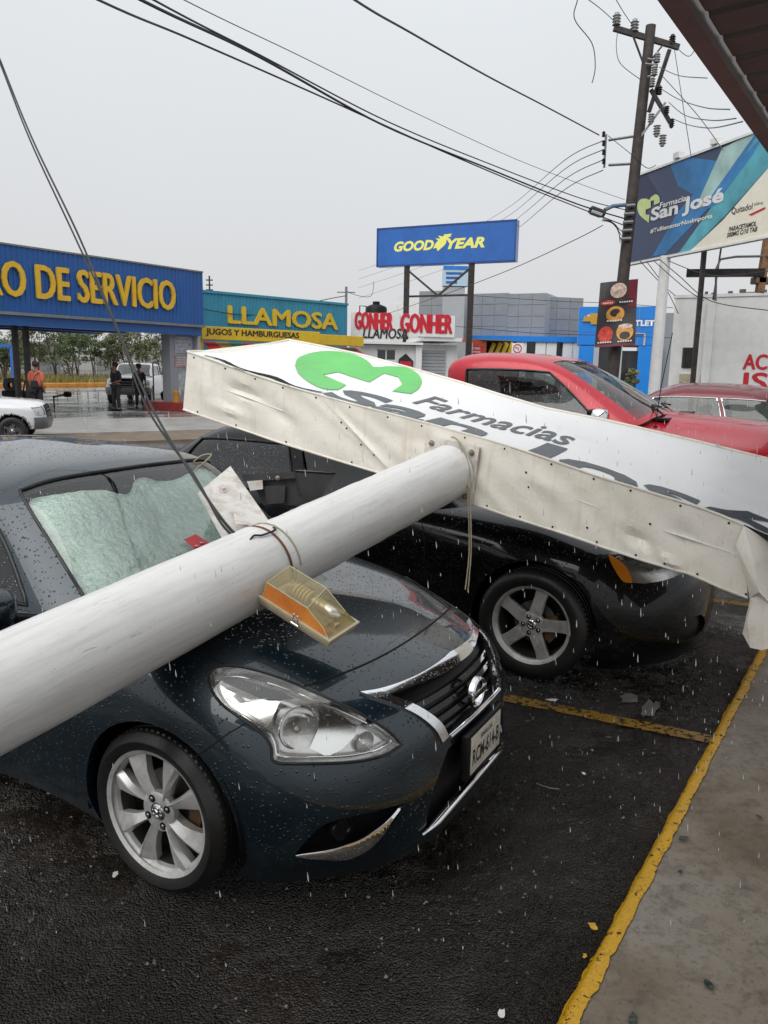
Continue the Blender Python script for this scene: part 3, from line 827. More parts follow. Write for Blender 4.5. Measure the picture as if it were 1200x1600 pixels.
    em = MB(); em.lathe([(.045, -.01), (.045, .008), (.052, .014), (.060, .008), (.060, -.01)], q, 'x', 40)
    e = em.build('emblem', M['chrome'], CAR, 40)
    b = MB(); b.box(q + Vector((.010, 0, 0)), (.012, .138, .027), bev=.003); bar = b.build('emblem_bar', M['chrome'], e, 40)
    place_text('lettering', 'NISSAN', frame(q + Vector((.0165, 0, 0)), (0, 1, 0), (0, 0, 1)), -.055, .055, -.008, .008, M['gap'], e, bold=.03, lift=.001)
    # number plate
    q = bvh.ray_cast(Vector((1.5, 0, .47)), Vector((-1, 0, 0)))[0] + Vector((.012, 0, 0))
    b = MB(); b.box(q, (.03, .36, .18), bev=.008); pl = b.build('plate_holder', M['black'], CAR, 40)
    b = MB(); b.box(q + Vector((.0165, 0, .0)), (.003, .30, .15), bev=.001); npl = b.build('license_plate', M['plate'], CAR, 40)
    F = frame(q + Vector((.0185, 0, 0)), (0, 1, 0), (0, 0, 1))
    place_text('lettering', 'RCM-614-B', F, -.135, .135, -.045, .022, M['plate_ink'], npl, bold=.02, lift=.0005)
    place_text('lettering', 'SINALOA', F, -.06, .06, .038, .058, M['plate_ink'], npl, bold=.01, lift=.0005)
    # panel gaps as thin dark inlays
    def gap(pts, r=.0028, sm=True, mirror=True):
        pp = smooth_poly(pts, 5, False) if sm else pts
        a = [H(p, -.0008) for p in pp]; a = [x for x in a if x]
        b = MB(); b.tube(a, r, 6); 
        b.build('panel_gap', M['gap'], CAR, 60)
        if mirror: b = MB(); b.tube([Vector((v.x, -v.y, v.z)) for v in a], r, 6); b.build('panel_gap', M['gap'], CAR, 60)
    gap([(475,1072),(520,1058),(570,1038),(620,1012),(665,982),(698,955),(713,938),(719,922)], .0045, mirror=False)
    gap([(719,922),(708,903),(690,889),(665,876),(640,864)], .0035, mirror=False)
    gap([(303,1184),(330,1166),(354,1148),(383,1131)])
    gap([(108,1120),(113,1180),(121,1246)], .003)
    # hood to fender gap and hood rear
    a = []
    for i in range(16):
        x = .20 - i * .75 / 15; y = -(.70 + .03 * math.sin(i / 15 * PI)) + .02
        h = bvh.ray_cast(Vector((x, y, 2)), Vector((0, 0, -1)))
        if h[0]: a.append(h[0])
    b = MB(); b.tube(a, .003, 6); b.build('panel_gap', M['gap'], CAR, 60); b = MB(); b.tube([Vector((v.x, -v.y, v.z)) for v in a], .003, 6); b.build('panel_gap', M['gap'], CAR, 60)
    # sill strip
    # greenhouse
    gs = Shell(G_, cell=0.028)
    bv2 = bvh_of(gs.bm)
    wsg = gs.take(lambda f, c, j, k: j < 2.62 and .12 < k < 1.97)
    rwg = gs.take(lambda f, c, j, k: j > 8.4 and .12 < k < 1.9)
    sdg = gs.take(lambda f, c, j, k: 3.75 < j < 5.6 and .12 < k < 1.72)
    sdr = gs.take(lambda f, c, j, k: 5.8 < j < 7.25 and .12 < k < 1.72)
    roof = bm_obj(gs.bm, 'roof', M['blue_paint'], CAR, 50)
    def rim_tube(bm, r, name, par, off=0.0):
        loops = []; ed = {e for e in bm.edges if len(e.link_faces) == 1}
        b = MB()
        while ed:
            e = ed.pop(); lp = [e.verts[0], e.verts[1]]
            while True:
                nx = next((x for x in lp[-1].link_edges if x in ed), None)
                if nx is None: break
                ed.discard(nx); lp.append(nx.other_vert(lp[-1]))
            b.tube([v.co for v in lp], r, 6, False)
        b.build(name, M['rubber_trim'], par, 60)
    for bm_, nm, mt, off in ((wsg, 'windshield', 'ws_glass', -.004), (rwg, 'rear_window', 'dark_glass', -.004)):
        c2 = bm_.copy(); push(bm_, off); o = bm_obj(bm_, nm, M[mt], CAR, 60); rim_tube(c2, .008, 'window_seal', o); c2.free()
    for bm_, nm in ((sdg, 'side_window'), (sdr, 'side_window')):
        for sgn in (-1, 1):
            one = bm_.copy(); bmesh.ops.delete(one, geom=[q for q in one.faces if q.calc_center_median().y * sgn < 0], context='FACES')
            c2 = one.copy(); push(one, -.006); o = bm_obj(one, nm, M['side_glass'], CAR, 60); rim_tube(c2, .009, 'window_seal', o); c2.free()
    # door frame line on the front pillar, cowl, wipers
    # mirror
    for sgn in (-1, 1):
        b = MB(); c = Vector((-.66, sgn * 1.0, 1.0))
        pr = []
        vs = []; n = 14
        rings = [(-.07, .055, .065), (-.05, .085, .082), (0, .11, .088), (.05, .10, .078), (.085, .065, .05), (.10, .02, .02)]
        for (dx, hy, hz) in rings:
            for k in range(n):
                a = 2 * PI * k / n; cy = math.copysign(abs(math.cos(a)) ** .6, math.cos(a)) * hy; cz = math.copysign(abs(math.sin(a)) ** .6, math.sin(a)) * hz
                vs.append(c + Vector((dx, cy, cz)))
        fs = [(i * n + k, i * n + (k + 1) % n, (i + 1) * n + (k + 1) % n, (i + 1) * n + k) for i in range(len(rings) - 1) for k in range(n)] + [tuple(range(len(vs) - n, len(vs)))]
        b.add(vs, fs); mo = b.build('mirror', M['blue_paint'], CAR, 60)
        b = MB(); b.lathe([(.001, -.065)], c, 'x', 4) if False else None
        b.box(c + Vector((-.062, 0, 0)), (.006, .14, .11), bev=.002); b.build('mirror_glass', M['reflector'], mo, 40)
        b = MB(); b.beam(c + Vector((0, -sgn * .08, -.05)), (-.62, sgn * .80, .92), .06, .035, bev=.008); b.build('mirror_arm', M['black'], mo, 40)
    # crumpled silver sunshade behind the windscreen (a thing of its own)
    Gg, gj, gk = gs.G, gs.js, gs.ks
    def gpt(j, k):
        a = abs(j); i = min(len(gj) - 2, int(np.searchsorted(gj, a, side='right')) - 1); q = min(len(gk) - 2, int(np.searchsorted(gk, k, side='right')) - 1)
        u = (a - gj[i]) / (gj[i + 1] - gj[i]); v = (k - gk[q]) / (gk[q + 1] - gk[q])
        p = Gg[i][q] * (1 - u) * (1 - v) + Gg[i + 1][q] * u * (1 - v) + Gg[i][q + 1] * (1 - u) * v + Gg[i + 1][q + 1] * u * v
        return Vector((p[0], p[1] * (-1 if j < 0 else 1), p[2]))
    ss = empty('sunshade', CAR.location.copy(), CAR.rotation_euler.z, 'crumpled silver quilted sunshade leaning behind the windscreen of the blue sedan', 'sunshade')
    nu, nv = 150, 64; vs = []
    rs = np.random.RandomState(4)
    cre = [(rs.uniform(-2.4, 2.4), rs.uniform(0, 1), rs.uniform(0, PI), rs.uniform(.004, .013), rs.uniform(.12, .4)) for _ in range(26)]
    for i in range(nu + 1):
        jj = -2.5 + 5.0 * i / nu
        tp = 1.86 - .30 * math.exp(-((jj - .55) / .35) ** 2) + .06 * math.sin(jj * 3.1 + 1) - .35 * max(0, abs(jj) - 2.0)
        for q in range(nv + 1):
            v = q / nv; kk = .06 + (tp - .06) * v
            p = gpt(jj, kk)
            d = .045 + .010 * math.sin(jj * 2.3 + v * 3) + .015 * v
            for (cj, cv, an, am, wd_) in cre:
                x = (jj - cj) * math.cos(an) + (v - cv) * 2.4 * math.sin(an); y = -(jj - cj) * math.sin(an) + (v - cv) * 2.4 * math.cos(an)
                if abs(x) < wd_ * 5 and abs(y) < 1.3: d += am * max(0, 1 - abs(y / wd_)) * (1 - (x / (wd_ * 5)) ** 2)
            d += .0013 * math.sin(v * 95 + .9 * math.sin(jj * 4)) + .0011 * math.sin(jj * 31 + v * 8 + math.sin(v * 9))
            vs.append(p + Vector((-.62, 0, -.78)) * d)
    fs = [(i * (nv + 1) + q, (i + 1) * (nv + 1) + q, (i + 1) * (nv + 1) + q + 1, i * (nv + 1) + q + 1) for i in range(nu) for q in range(nv)]
    b = MB(); b.add(vs, fs); b.build('foil_sheet', M['foil'], ss, 60)
    b = MB(); b.tube([vs[i * (nv + 1) + nv] for i in range(0, nu + 1, 2)], .006, 6); b.build('edge_binding', M['foil'], ss, 60)
    b = MB(); pc = [gpt(-1.75, .25), gpt(-1.25, .22), gpt(-1.22, .52), gpt(-1.55, .58), gpt(-1.78, .45)]; pc = [p + Vector((-.62, 0, -.78)) * .035 for p in pc]
    b.add(pc, [(0, 1, 2, 3, 4)]); o = b.build('leaflet', M['blue_card']); o.matrix_world = CW; tag(o, 'blue and white leaflet behind the windscreen, lower left of the sunshade', 'leaflet')
    hl_ = Shell(G_, cell=0.08); hb = hl_.take(lambda f, c, j, k: k > 1.98); push(hb, -.035); bm_obj(hb, 'headliner', M['headliner'], CAR, 60)
    b = MB(); b.box((-.93, 0, 1.29), (.03, .24, .07), bev=.015); b.build('interior_mirror', M['black'], CAR, 60)
    # inner lining: wheel wells, floor, dashboard, seats
    for cx in (0, -2.6):
        for sgn in (-1, 1):
            b = MB(); b.lathe([(.375, sgn * .835), (.375, sgn * .52), (.001, sgn * .52)], (cx, 0, .31), 'y', 26, a0=-.25, a1=PI + .25); b.build('wheel_well', M['black'], CAR, 40)
    b = MB(); b.box((-1.62, 0, .24), (3.2, 1.5, .06)); b.box((.3, 0, .27), (.6, 1.0, .06)); b.build('underbody', M['black'], CAR)
    b = MB(); b.box((-.62, 0, .9), (.5, 1.4, .12), bev=.03); b.box((-1.5, 0, .5), (1.6, 1.4, .3)); b.build('dashboard', M['interior'], CAR, 40)
    for y in (-.36, .36):
        b = MB(); b.box((-1.55, y, .62), (.5, .5, .16), bev=.05); b.box((-1.83, y, .92), (.14, .48, .6), Matrix.Rotation(R(-12), 3, 'Y'), bev=.05); b.box((-1.92, y, 1.27), (.1, .26, .18), bev=.04); b.build('seat', M['interior'], CAR, 40)
    b = MB(); b.box((-2.65, 0, .9), (.14, 1.2, .6), Matrix.Rotation(R(-18), 3, 'Y'), bev=.05); b.build('rear_bench', M['interior'], CAR, 40)
    b = MB(); b.lathe([(.001, 0), (.0, 0)], (0, 0, 0)) if False else None
    b.lathe([(.16, 0), (.175, .012), (.19, 0), (.175, -.012), (.16, 0)], (-.98, .36, .95), 'x', 24, Matrix.Rotation(R(-22), 3, 'Y')); b.build('steering_wheel', M['black'], CAR, 60)
    for cx in (0, -2.6):
        for sgn in (-1, 1): wheel(CAR, (cx - (.012 if cx == 0 else 0), sgn * .75, .31), .312, .195, .236, sgn, M, 'eight', .3)
    return bvh, bv2
M['smoke'] = mat('smoke_plastic', (.10, .10, .10), .3)
M['headliner'] = mat('headliner', (.42, .40, .37), .9)
M['foil'] = mat('sunshade_foil', (.90, .92, .90), .34, .35, var=.14, vscale=9, bump=1.0, bscale=38, bdist=.02)
n = NT('blue_leaflet'); n.set(col=n.ramp(n.noise(30, 3), [(.42, (.03, .22, .38)), (.56, (.45, .50, .40))], 'CONSTANT'), rough=.5); M['blue_card'] = n.m
M['lamp_inner'] = mat('lamp_inner', (.80, .79, .78), .24, .85, var=.2, vscale=14)
M['bulb'] = mat('bulb_glass', (.6, .58, .5), .08, .3)
M['ribbed'] = mat('lamp_ribbed', (.72, .70, .68), .22, .95, bump=.5, bscale=200)
M['plate'] = mat('number_plate', (.62, .58, .50), .5, var=.15, dirt=(.2, .17, .13), dscale=20, damt=.5)
M['plate_ink'] = mat('plate_ink', (.02, .03, .025), .5)
BL_BVH, BL_BVH2 = make_blue()
# ------------------------------------------------------------------ fallen pharmacy sign with its pole
SG = empty('fallen_sign', (-1.0, 2.3, 0.0), 0, 'fallen white pharmacy sign on a thick white pole, lying across two parked cars', 'sign')
bpy.context.view_layer.update()
SGI = SG.matrix_world.inverted()
def mk_white(name, col, stain, streak=True):
    n = NT(name)
    f = n.noise(3.0, 8, 0.65, 0.4); f2 = n.noise(26, 5, 0.6)
    c = n.ramp(f, [(0.3, tuple(x * .90 for x in col)), (0.65, col)])
    c = n.mix(n.ramp(f2, [(0.58, 0.0), (0.75, 0.35)]), c, (*stain, 1))
    n.set(col=c, rough=0.42)
    h = n.noise(45, 4, 0.6)
    nr = n.bump(h, .15, .004); n.set(nrm=nr)
    return n
n = NT('pole_paint')      # brushed paint: strokes run along the pole
mp = n.map((45, 45, 3.5))
f = n.noise(1.0, 6, 0.7, 0.2, mp); g = n.noise(4, 7, 0.7)
c = n.ramp(f, [(0.30, (.60, .595, .58)), (0.55, (.73, .725, .71))])
c = n.mix(n.ramp(g, [(0.5, 0.0), (0.8, 0.30)]), c, (.50, .47, .42, 1))
pit = n.ramp(n.voro(38), [(0.03, 1.0), (0.07, 0.0)])
scr = n.ramp(n.noise(3.5, 3, .6, 2.5, n.map((14, 14, 1.2))), [(.63, 0.0), (.66, .55)])
c = n.mix(n.math('MULTIPLY', scr, n.ramp(n.noise(2.2, 3), [(.52, 0.0), (.62, 1.0)])), c, (.33, .31, .28, 1))
rst = n.ramp(n.noise(17, 7, .75), [(.66, 0.0), (.70, .8)])
c = n.mix(n.math('MULTIPLY', rst, n.ramp(n.noise(1.3, 3), [(.55, 0.0), (.68, 1.0)])), c, (.30, .16, .08, 1))
c = n.mix(n.math('MULTIPLY', pit, n.ramp(n.noise(9), [(.55, 0.0), (.6, 1.0)])), c, (.12, .10, .09, 1))
n.set(col=c, rough=n.ramp(f, [(0.3, 0.34), (0.7, 0.48)]), nrm=n.bump(n.math('ADD', f, n.math('MULTIPLY', g, .8)), .22, .005), coat=.15, coatr=.15); M['pole_paint'] = n.m
n = NT('sheet_cream')
f = n.noise(2.2, 8, .65, .5); g = n.noise(11, 8, .7, .5)
c = n.ramp(f, [(0.3, (.70, .655, .57)), (0.7, (.80, .765, .69))])
c = n.mix(n.ramp(g, [(0.55, 0.0), (0.78, 0.5)]), c, (.48, .38, .28, 1))
drip = n.ramp(n.noise(2.0, 6, .7, .4, n.map((7, 7, .8))), [(.54, 0.0), (.72, .45)])
c = n.mix(drip, c, (.50, .43, .34, 1))
mp = n.map((2, 30, 30)); sc = n.ramp(n.noise(3, 4, .7, 1.5, mp), [(0.66, 0.0), (0.70, .4)])
c = n.mix(n.math('MULTIPLY', sc, n.ramp(n.noise(1.7), [(.5, 0.0), (.7, 1.0)])), c, (.35, .30, .25, 1))
n.set(col=c, rough=.38, nrm=n.bump(n.math('ADD', f, n.math('MULTIPLY', g, .25)), .25, .03)); M['cream'] = n.m
n = NT('sign_vinyl')
f = n.noise(1.6, 7, .6)
n.set(col=n.ramp(f, [(0.3, (.74, .745, .75)), (0.7, (.80, .805, .81))]), rough=.30, nrm=n.bump(n.noise(2.4, 3, .5, 1.0), .25, .05)); M['vinyl'] = n.m
M['plate_white'] = mat('plate_white_chipped', (.66, .64, .60), .45, var=.12, dirt=(.30, .20, .13), dscale=14, damt=.75, bump=.5, bscale=40, bdist=.004)
M['bolt'] = mat('bolt_rusty', (.34, .26, .17), .5, .5, var=.5, vscale=60)
M['print_grey'] = mat('print_charcoal', (.068, .078, .088), .4, var=.25, vscale=25)
M['print_green'] = mat('print_green', (.10, .50, .10), .35, var=.12, vscale=4)
M['cable'] = mat('cable_black', (.012, .012, .013), .5)
M['wire_pale'] = mat('wire_pale', (.32, .28, .20), .6)

PA = EYE + rdir(0, 1082) * 2.24; PB = EYE + rdir(703, 737) * 4.2
pdir = (PB - PA).normalized()
def pole_at(t): return PA + pdir * t
LP = (PB - PA).length
tS = (EYE + rdir(395, 895) * 3.12 - PA).dot(pdir)                     # the seam between the two tubes
up = Vector((0, 0, 1)); pz = (up - pdir * up.dot(pdir)).normalized(); px_ = pdir.cross(pz).normalized()   # px_: towards lower right (camera side)
QR = Matrix((px_, pz.cross(px_) * 1, pdir)) if False else Matrix((px_, pdir.cross(px_), pdir)).transposed()
def pole_tube(name, t0, t1, r0, r1, lip=False):
    nsec = max(2, int((t1 - t0) / .05)); prof = []
    for i in range(nsec + 1):
        t = i / nsec; r = r0 + (r1 - r0) * t + .0012 * math.sin(t * 31) + .0008 * math.sin(t * 83)
        prof.append((r, (t1 - t0) * t))
    if lip: prof = prof[:-1] + [(r1, t1 - t0 - .012), (r1 - .006, t1 - t0), (r1 - .02, t1 - t0 + .004)]
    else: prof.append((r1 - .01, t1 - t0))
    prof = [(r0 - .01, 0)] + prof
    b = MB(); b.lathe(prof, (0, 0, 0), 'z', 56)
    o = b.build(name, M['pole_paint'], SG, 40)
    o.matrix_parent_inverse = Matrix.Identity(4)
    Mt = QR.to_4x4(); Mt.translation = pole_at(t0); o.matrix_local = SGI @ Mt
    return o
pole_tube('pole', -5.2, tS, .172, .158, True)
pole_tube('pole_extension', tS - .02, LP - .006, .149, .146)
def sgb(b, name, mt, par=SG, sm=None):
    """build from world coordinates under the sign"""
    b.v = [tuple(SGI @ Vector(v)) for v in b.v]; return b.build(name, mt, par, sm)
# weld bead and the worn band at the seam
b = MB(); Mx = QR
b.lathe([(.150, 0), (.156, .006), (.150, .014)], pole_at(tS + .004), 'z', 40, Mx); sgb(b, 'weld_bead', M['rust'], sm=60)

# cabinet: near long edge, thickness, and the face going away
def depth_at(px): return 1 / (.2 + (px - 290) * 9.1e-5)
TOP = [(293,550),(340,566),(387,583),(430,597),(465,608),(543,630),(626,651),(720,676),(796,697),(860,719),(929,743),(994,763),(1050,780),(1092,793),(1130,807),(1162,821)]
BOT = [(287,640),(350,662),(424,687),(500,711),(589,738),(660,762),(740,788),(800,808),(870,830),(945,856),(1000,874),(1040,886),(1075,896),(1092,903),(1130,920),(1168,934)]
nT = len(TOP)
PT = [EYE + rdir(*p) * depth_at(p[0]) for p in TOP]
PBt = [EYE + rdir(*p) * (depth_at(p[0]) + .02) for p in BOT]
s_ = [0]
for i in range(1, nT): s_.append(s_[-1] + (PT[i] - PT[i - 1]).length)
SL = s_[-1]
b_edge = (PT[-1] - PT[0]).normalized()
nrm_side = b_edge.cross((PBt[4] - PT[4])).normalized()
if nrm_side.dot(EYE - PT[5]) < 0: nrm_side = -nrm_side
def interp(P, s):
    s = max(0, min(SL, s)); i = min(nT - 2, max(0, int(np.searchsorted(s_, s)) - 1)); t = (s - s_[i]) / (s_[i + 1] - s_[i]); return P[i].lerp(P[i + 1], t)
DENTS = [(.42, .35, .16, .16, -.035), (.30, .75, .20, .12, .020), (.62, .55, .10, .2, -.014), (1.05, .5, .05, .6, .008), (2.75, .72, .14, .16, -.030), (2.95, .9, .12, .12, .03), (1.5, .3, .3, .2, -.008), (2.3, .4, .25, .3, .012), (3.1, .5, .16, .3, -.02), (.14, .5, .06, .5, .012)]
def side_pt(s, v):
    """point on the cream side: s along, v from top 0 to bottom 1"""
    p = interp(PT, s).lerp(interp(PBt, s), v); o = 0
    for (a, bb, ws, wv, h) in DENTS:
        u = abs(s - a) / ws; w = abs(v - bb) / wv
        if u < 1 and w < 1: o += h * (1 - u) ** 1.5 * (1 - w) ** 1.5 * 1.3
    o += .003 * math.sin(s * 9 + v * 2) + .002 * math.sin(s * 23 - v * 5)
    return p + nrm_side * o
def grid_obj(fn, nu, nv, name, mt, par, sm=30, mat_world=True, thick=0):
    vs = [fn(i / nu, j / nv) for i in range(nu + 1) for j in range(nv + 1)]
    fs = [(i * (nv + 1) + j, (i + 1) * (nv + 1) + j, (i + 1) * (nv + 1) + j + 1, i * (nv + 1) + j + 1) for i in range(nu) for j in range(nv)]
    if mat_world: vs = [SGI @ v for v in vs]
    m = MB(); m.add(vs, fs); return m.build(name, mt, par, sm)
# the sheet is three pieces riveted together
splits = [0.0, 1.02, 2.22, SL]
for k in range(3):
    a, e = splits[k], splits[k + 1]
    lift = .003 * (k % 2)
    o = grid_obj(lambda u, v, a=a, e=e, lf=lift: side_pt(a + (e - a) * u + (.012 if u == 1 else 0), v) + nrm_side * lf, int((e - a) / .028), 14, 'side_sheet', M['cream'], SG, 22)
# rolled rim along the top of the side
b = MB(); b.tube([side_pt(SL * i / 60, -.005) for i in range(61)], .007, 6); sgb(b, 'rim', M['cream'], sm=60)
b = MB(); b.tube([side_pt(SL * i / 60, 1.0) for i in range(61)], .006, 6); sgb(b, 'rim', M['cream'], sm=60)
# dark screws
for k in range(15):
    for v in (.055, .955):
        s = .07 + k * (SL - .12) / 14 + (.04 if v > .5 else 0) + random.uniform(-.03, .03)
        p = side_pt(s, v); b = MB(); b.ball(p + nrm_side * .002, .0055, 6); sgb(b, 'screw', M['black'], sm=60)
for (s, v) in ((1.0, .35), (1.0, .42), (.99, .62), (1.03, .72), (2.2, .5), (2.24, .3), (1.62, .62), (2.9, .45), (2.42, .8), (1.85, .35)):
    b = MB(); b.ball(side_pt(s, v) + nrm_side * .002, .0055, 6); sgb(b, 'screw', M['black'], sm=60)
# face: from the near rim to the far rim
fdir = Vector((.57, .822, 0)).normalized(); FW = .96
FARL = [(440,530),(500,541),(560,554),(620,570),(716,597),(783,618),(850,638),(949,658),(1083,689),(1200,718),(1300,742)]
def far_y(px):
    for i in range(len(FARL) - 1):
        if px <= FARL[i + 1][0] or i == len(FARL) - 2:
            a, c = FARL[i], FARL[i + 1]; return a[1] + (c[1] - a[1]) * (px - a[0]) / (c[0] - a[0])
def far_pt(s):
    n = interp(PT, s) if s <= SL else PT[-1] + b_edge * (s - SL); f = n + fdir * FW
    for _ in range(12):
        q = pix(f); e = q[1] - far_y(q[0]); f.z += e * (f - EYE).dot(cF) / FOC
    return f
FS = [far_pt(i * .1) for i in range(48)]
def far_i(s):
    t = min(46.999, max(0, s / .1)); i = int(t); return FS[i].lerp(FS[i + 1], t - i)
def near_i(s):
    return interp(PT, s) if s <= SL else PT[-1] + b_edge * (s - SL) - Vector((0, 0, .12 * (s - SL)))
def face_pt(s, t, lift=0.0):
    n = near_i(s); f = far_i(s)
    p = n.lerp(f, t)
    sag = -.022 * math.sin(PI * min(1, t)) * (1 + .5 * math.sin(s * 1.7)) - .006 * math.sin(s * 6 + t * 7) * math.sin(PI * t)
    return p + Vector((0, 0, sag + lift))
E2 = 4.5
grid_obj(lambda u, v: face_pt(u * E2, .012 + v * .988), 110, 30, 'face_panel', M['vinyl'], SG, 80)
# far rim, end caps and underside close the cabinet
dn = (PBt[4] - PT[4]).normalized() * .36
grid_obj(lambda u, v: far_i(u * E2) + dn * v, 60, 2, 'side_sheet', M['cream'], SG, 40)
grid_obj(lambda u, v: near_i(0).lerp(far_i(0), u) + dn * v, 8, 2, 'end_sheet', M['cream'], SG, 40)
grid_obj(lambda u, v: near_i(u * E2).lerp(far_i(u * E2), v) + dn * .985, 60, 4, 'back_panel', M['vinyl'], SG, 40)
b = MB(); b.tube([face_pt(i * .1, 1.0, .004) for i in range(46)], .009, 6); sgb(b, 'rim', M['cream'], sm=60)
b = MB(); b.tube([face_pt(0.0, i / 10, .004) for i in range(11)], .009, 6); sgb(b, 'rim', M['cream'], sm=60)
# torn dark gap behind the near rim at the left end
b = MB(); pts = [face_pt(.10 + i * .06, .045 + .03 * math.sin(i * .9) , .006) for i in range(16)]
for i in range(15):
    w = .012 + .018 * math.sin(PI * i / 15)
    a = pts[i]; c = pts[i + 1]; b.add([a - fdir * w, c - fdir * w, c + fdir * w, a + fdir * w], [(0, 1, 2, 3)])
sgb(b, 'tear', M['gap'])
# crumpled right end hanging down
def st_of(px, py):
    """face coordinates seen at a photo pixel"""
    best = (1, .3)
    s, t = 1.5, .3
    for _ in range(40):
        q = Vector(pix(face_pt(s, t))); e = Vector((px, py)) - q
        qs = (Vector(pix(face_pt(s + .01, t))) - q) / .01; qt = (Vector(pix(face_pt(s, t + .01))) - q) / .01
        det = qs.x * qt.y - qs.y * qt.x
        ds = (e.x * qt.y - e.y * qt.x) / det; dt = (qs.x * e.y - qs.y * e.x) / det
        s += max(-.5, min(.5, ds)); t += max(-.3, min(.3, dt))
    return s, t
cr = [  # px, py, depth offset: facets of the crumple
 (1162,821,.0),(1150,852,.0),(1172,934,.02),(1160,990,.03),(1172,1012,.0),(1190,1016,-.03),(1215,1010,-.06),(1250,985,-.04),
 (1178,880,-.06),(1186,925,-.085),(1182,930,-.03),(1205,850,.05),(1230,870,.09),(1215,900,.02),(1210,950,-.07),(1200,985,-.05),(1168,965,-.01),(1240,920,.06)]
V = [EYE + rdir(p[0], p[1]) * (depth_at(min(p[0], 1180)) + p[2] - .01) for p in cr]
F_ = [(0,1,8),(1,2,9),(1,9,8),(0,8,11),(8,9,13),(8,13,11),(11,13,12),(2,10,9),(2,16,10),(2,3,16),(16,3,4),(16,4,15),(10,16,15),(10,15,14),(9,10,14),(9,14,13),(4,5,15),(5,6,15),(15,6,14),(6,7,14),(13,14,17),(14,7,17),(12,13,17)]
b = MB(); b.add(V, F_)
bm = bmesh.new(); vv = [bm.verts.new(SGI @ v) for v in V]
for f in F_: bm.faces.new([vv[i] for i in f])
bmesh.ops.recalc_face_normals(bm, faces=bm.faces[:])
bmesh.ops.subdivide_edges(bm, edges=bm.edges[:], cuts=3, use_grid_fill=True, smooth=.12, fractal=.06, seed=3)
r = bmesh.ops.solidify(bm, geom=bm.faces[:], thickness=.004)
bm_obj(bm, 'crumpled_sheet', M['cream'], SG, 24)
# printed logo and words, clipped at the near rim
def print_mesh(me_or_poly, mt, name, mapper, clip=.02):
    bm = bmesh.new()
    if isinstance(me_or_poly, bpy.types.Mesh): bm.from_mesh(me_or_poly)
    else:
        vs = [bm.verts.new((p[0], p[1], 0)) for p in me_or_poly]
        for t in tessellate_polygon([[Vector((p[0], p[1], 0)) for p in me_or_poly]]):
            try: bm.faces.new([vs[i] for i in t])
            except ValueError: pass
    for v in bm.verts:
        s, t = mapper(v.co.x, v.co.y); v.co = Vector((s, t, 0))
    for axis, lo, hi, st in (('x', -1, 6, .05), ('y', 0, 1.0, .06)):
        x = lo
        while x < hi:
            co = Vector((x, 0, 0)) if axis == 'x' else Vector((0, x, 0)); no = Vector((1, 0, 0)) if axis == 'x' else Vector((0, 1, 0))
            bmesh.ops.bisect_plane(bm, geom=bm.verts[:] + bm.edges[:] + bm.faces[:], plane_co=co, plane_no=no, dist=1e-6); x += st
    bmesh.ops.bisect_plane(bm, geom=bm.verts[:] + bm.edges[:] + bm.faces[:], plane_co=Vector((0, clip, 0)), plane_no=Vector((0, 1, 0)), dist=1e-6, clear_inner=True)
    bmesh.ops.bisect_plane(bm, geom=bm.verts[:] + bm.edges[:] + bm.faces[:], plane_co=Vector((E2 - .01, 0, 0)), plane_no=Vector((1, 0, 0)), dist=1e-6, clear_outer=True)
    for v in bm.verts: v.co = SGI @ face_pt(v.co.x, v.co.y, .004)
    return bm_obj(bm, name, mt, SG, None)
hp = [(461,572),(465,561),(480,553),(505,549),(535,550),(562,557),(578,569),(586,580),(600,584),(612,575),(632,575),(650,583),(659,597),(655,609),(640,616),(614,613),(622,606),(618,600),(603,590),(585,592),(575,597),(548,590),(520,578),(502,580),(495,585),(530,597),(543,604),(540,608),(510,611),(485,602),(468,590)]
print_mesh(smooth_poly([st_of(*p) for p in [(461,572),(466,560),(486,552),(515,549),(548,553),(572,563),(583,574)]], 5, False)
           + [st_of(*p) for p in [(596,574)]] + smooth_poly([st_of(*p) for p in [(604,573),(628,574),(648,581),(659,594),(655,607),(642,616)]], 5, False)
           + [st_of(*p) for p in [(613,612),(629,601),(622,590),(600,584),(577,598),(528,582),(505,586),(541,602)]] + smooth_poly([st_of(*p) for p in [(528,610),(505,608),(480,596),(466,584)]], 5, False), M['print_green'], 'logo_heart', lambda x, y: (x, y))
sA, tA = st_of(643, 630); sB, tB = st_of(882, 697); sC, tC = st_of(653, 612)
mS = (sB - sA); hF = max(.10, tC - tA)
me = text_mesh('Farmacias', 1.0, .012); co = mesh_xy(me); a, e = co.min(0), co.max(0)
print_mesh(me, M['print_grey'], 'lettering', lambda x, y: (sA + (x - a[0]) / (e[0] - a[0]) * mS + .0 * y, tA + (tB - tA) * (x - a[0]) / (e[0] - a[0]) + (y - a[1]) / (e[1] - a[1]) * hF))
me2 = text_mesh('San José', 1.0, .03); c2 = mesh_xy(me2); a2, e2 = c2.min(0), c2.max(0)
x7 = mesh_xy(text_mesh('San Jos', 1.0, .03))[:, 0].max()
s0, tS_ = st_of(553, 607); s7, _ = st_of(1107, 778); kx = (s7 - s0) / (x7 - a2[0])
sa, ta = st_of(660, 638); so, to = st_of(966, 729); sj, tj_ = st_of(890, 699)
lvl = lambda s: ta + (to - ta) * (s - sa) / (so - sa)                     # where the tops of the small letters lie
capk = max(.45, (tj_ - lvl(sj)) / .18)

print_mesh(me2, M['print_grey'], 'lettering', lambda x, y: (s0 + (x - a2[0]) * kx, lvl(s0 + (x - a2[0]) * kx) - .055 + (y - .57) * capk))

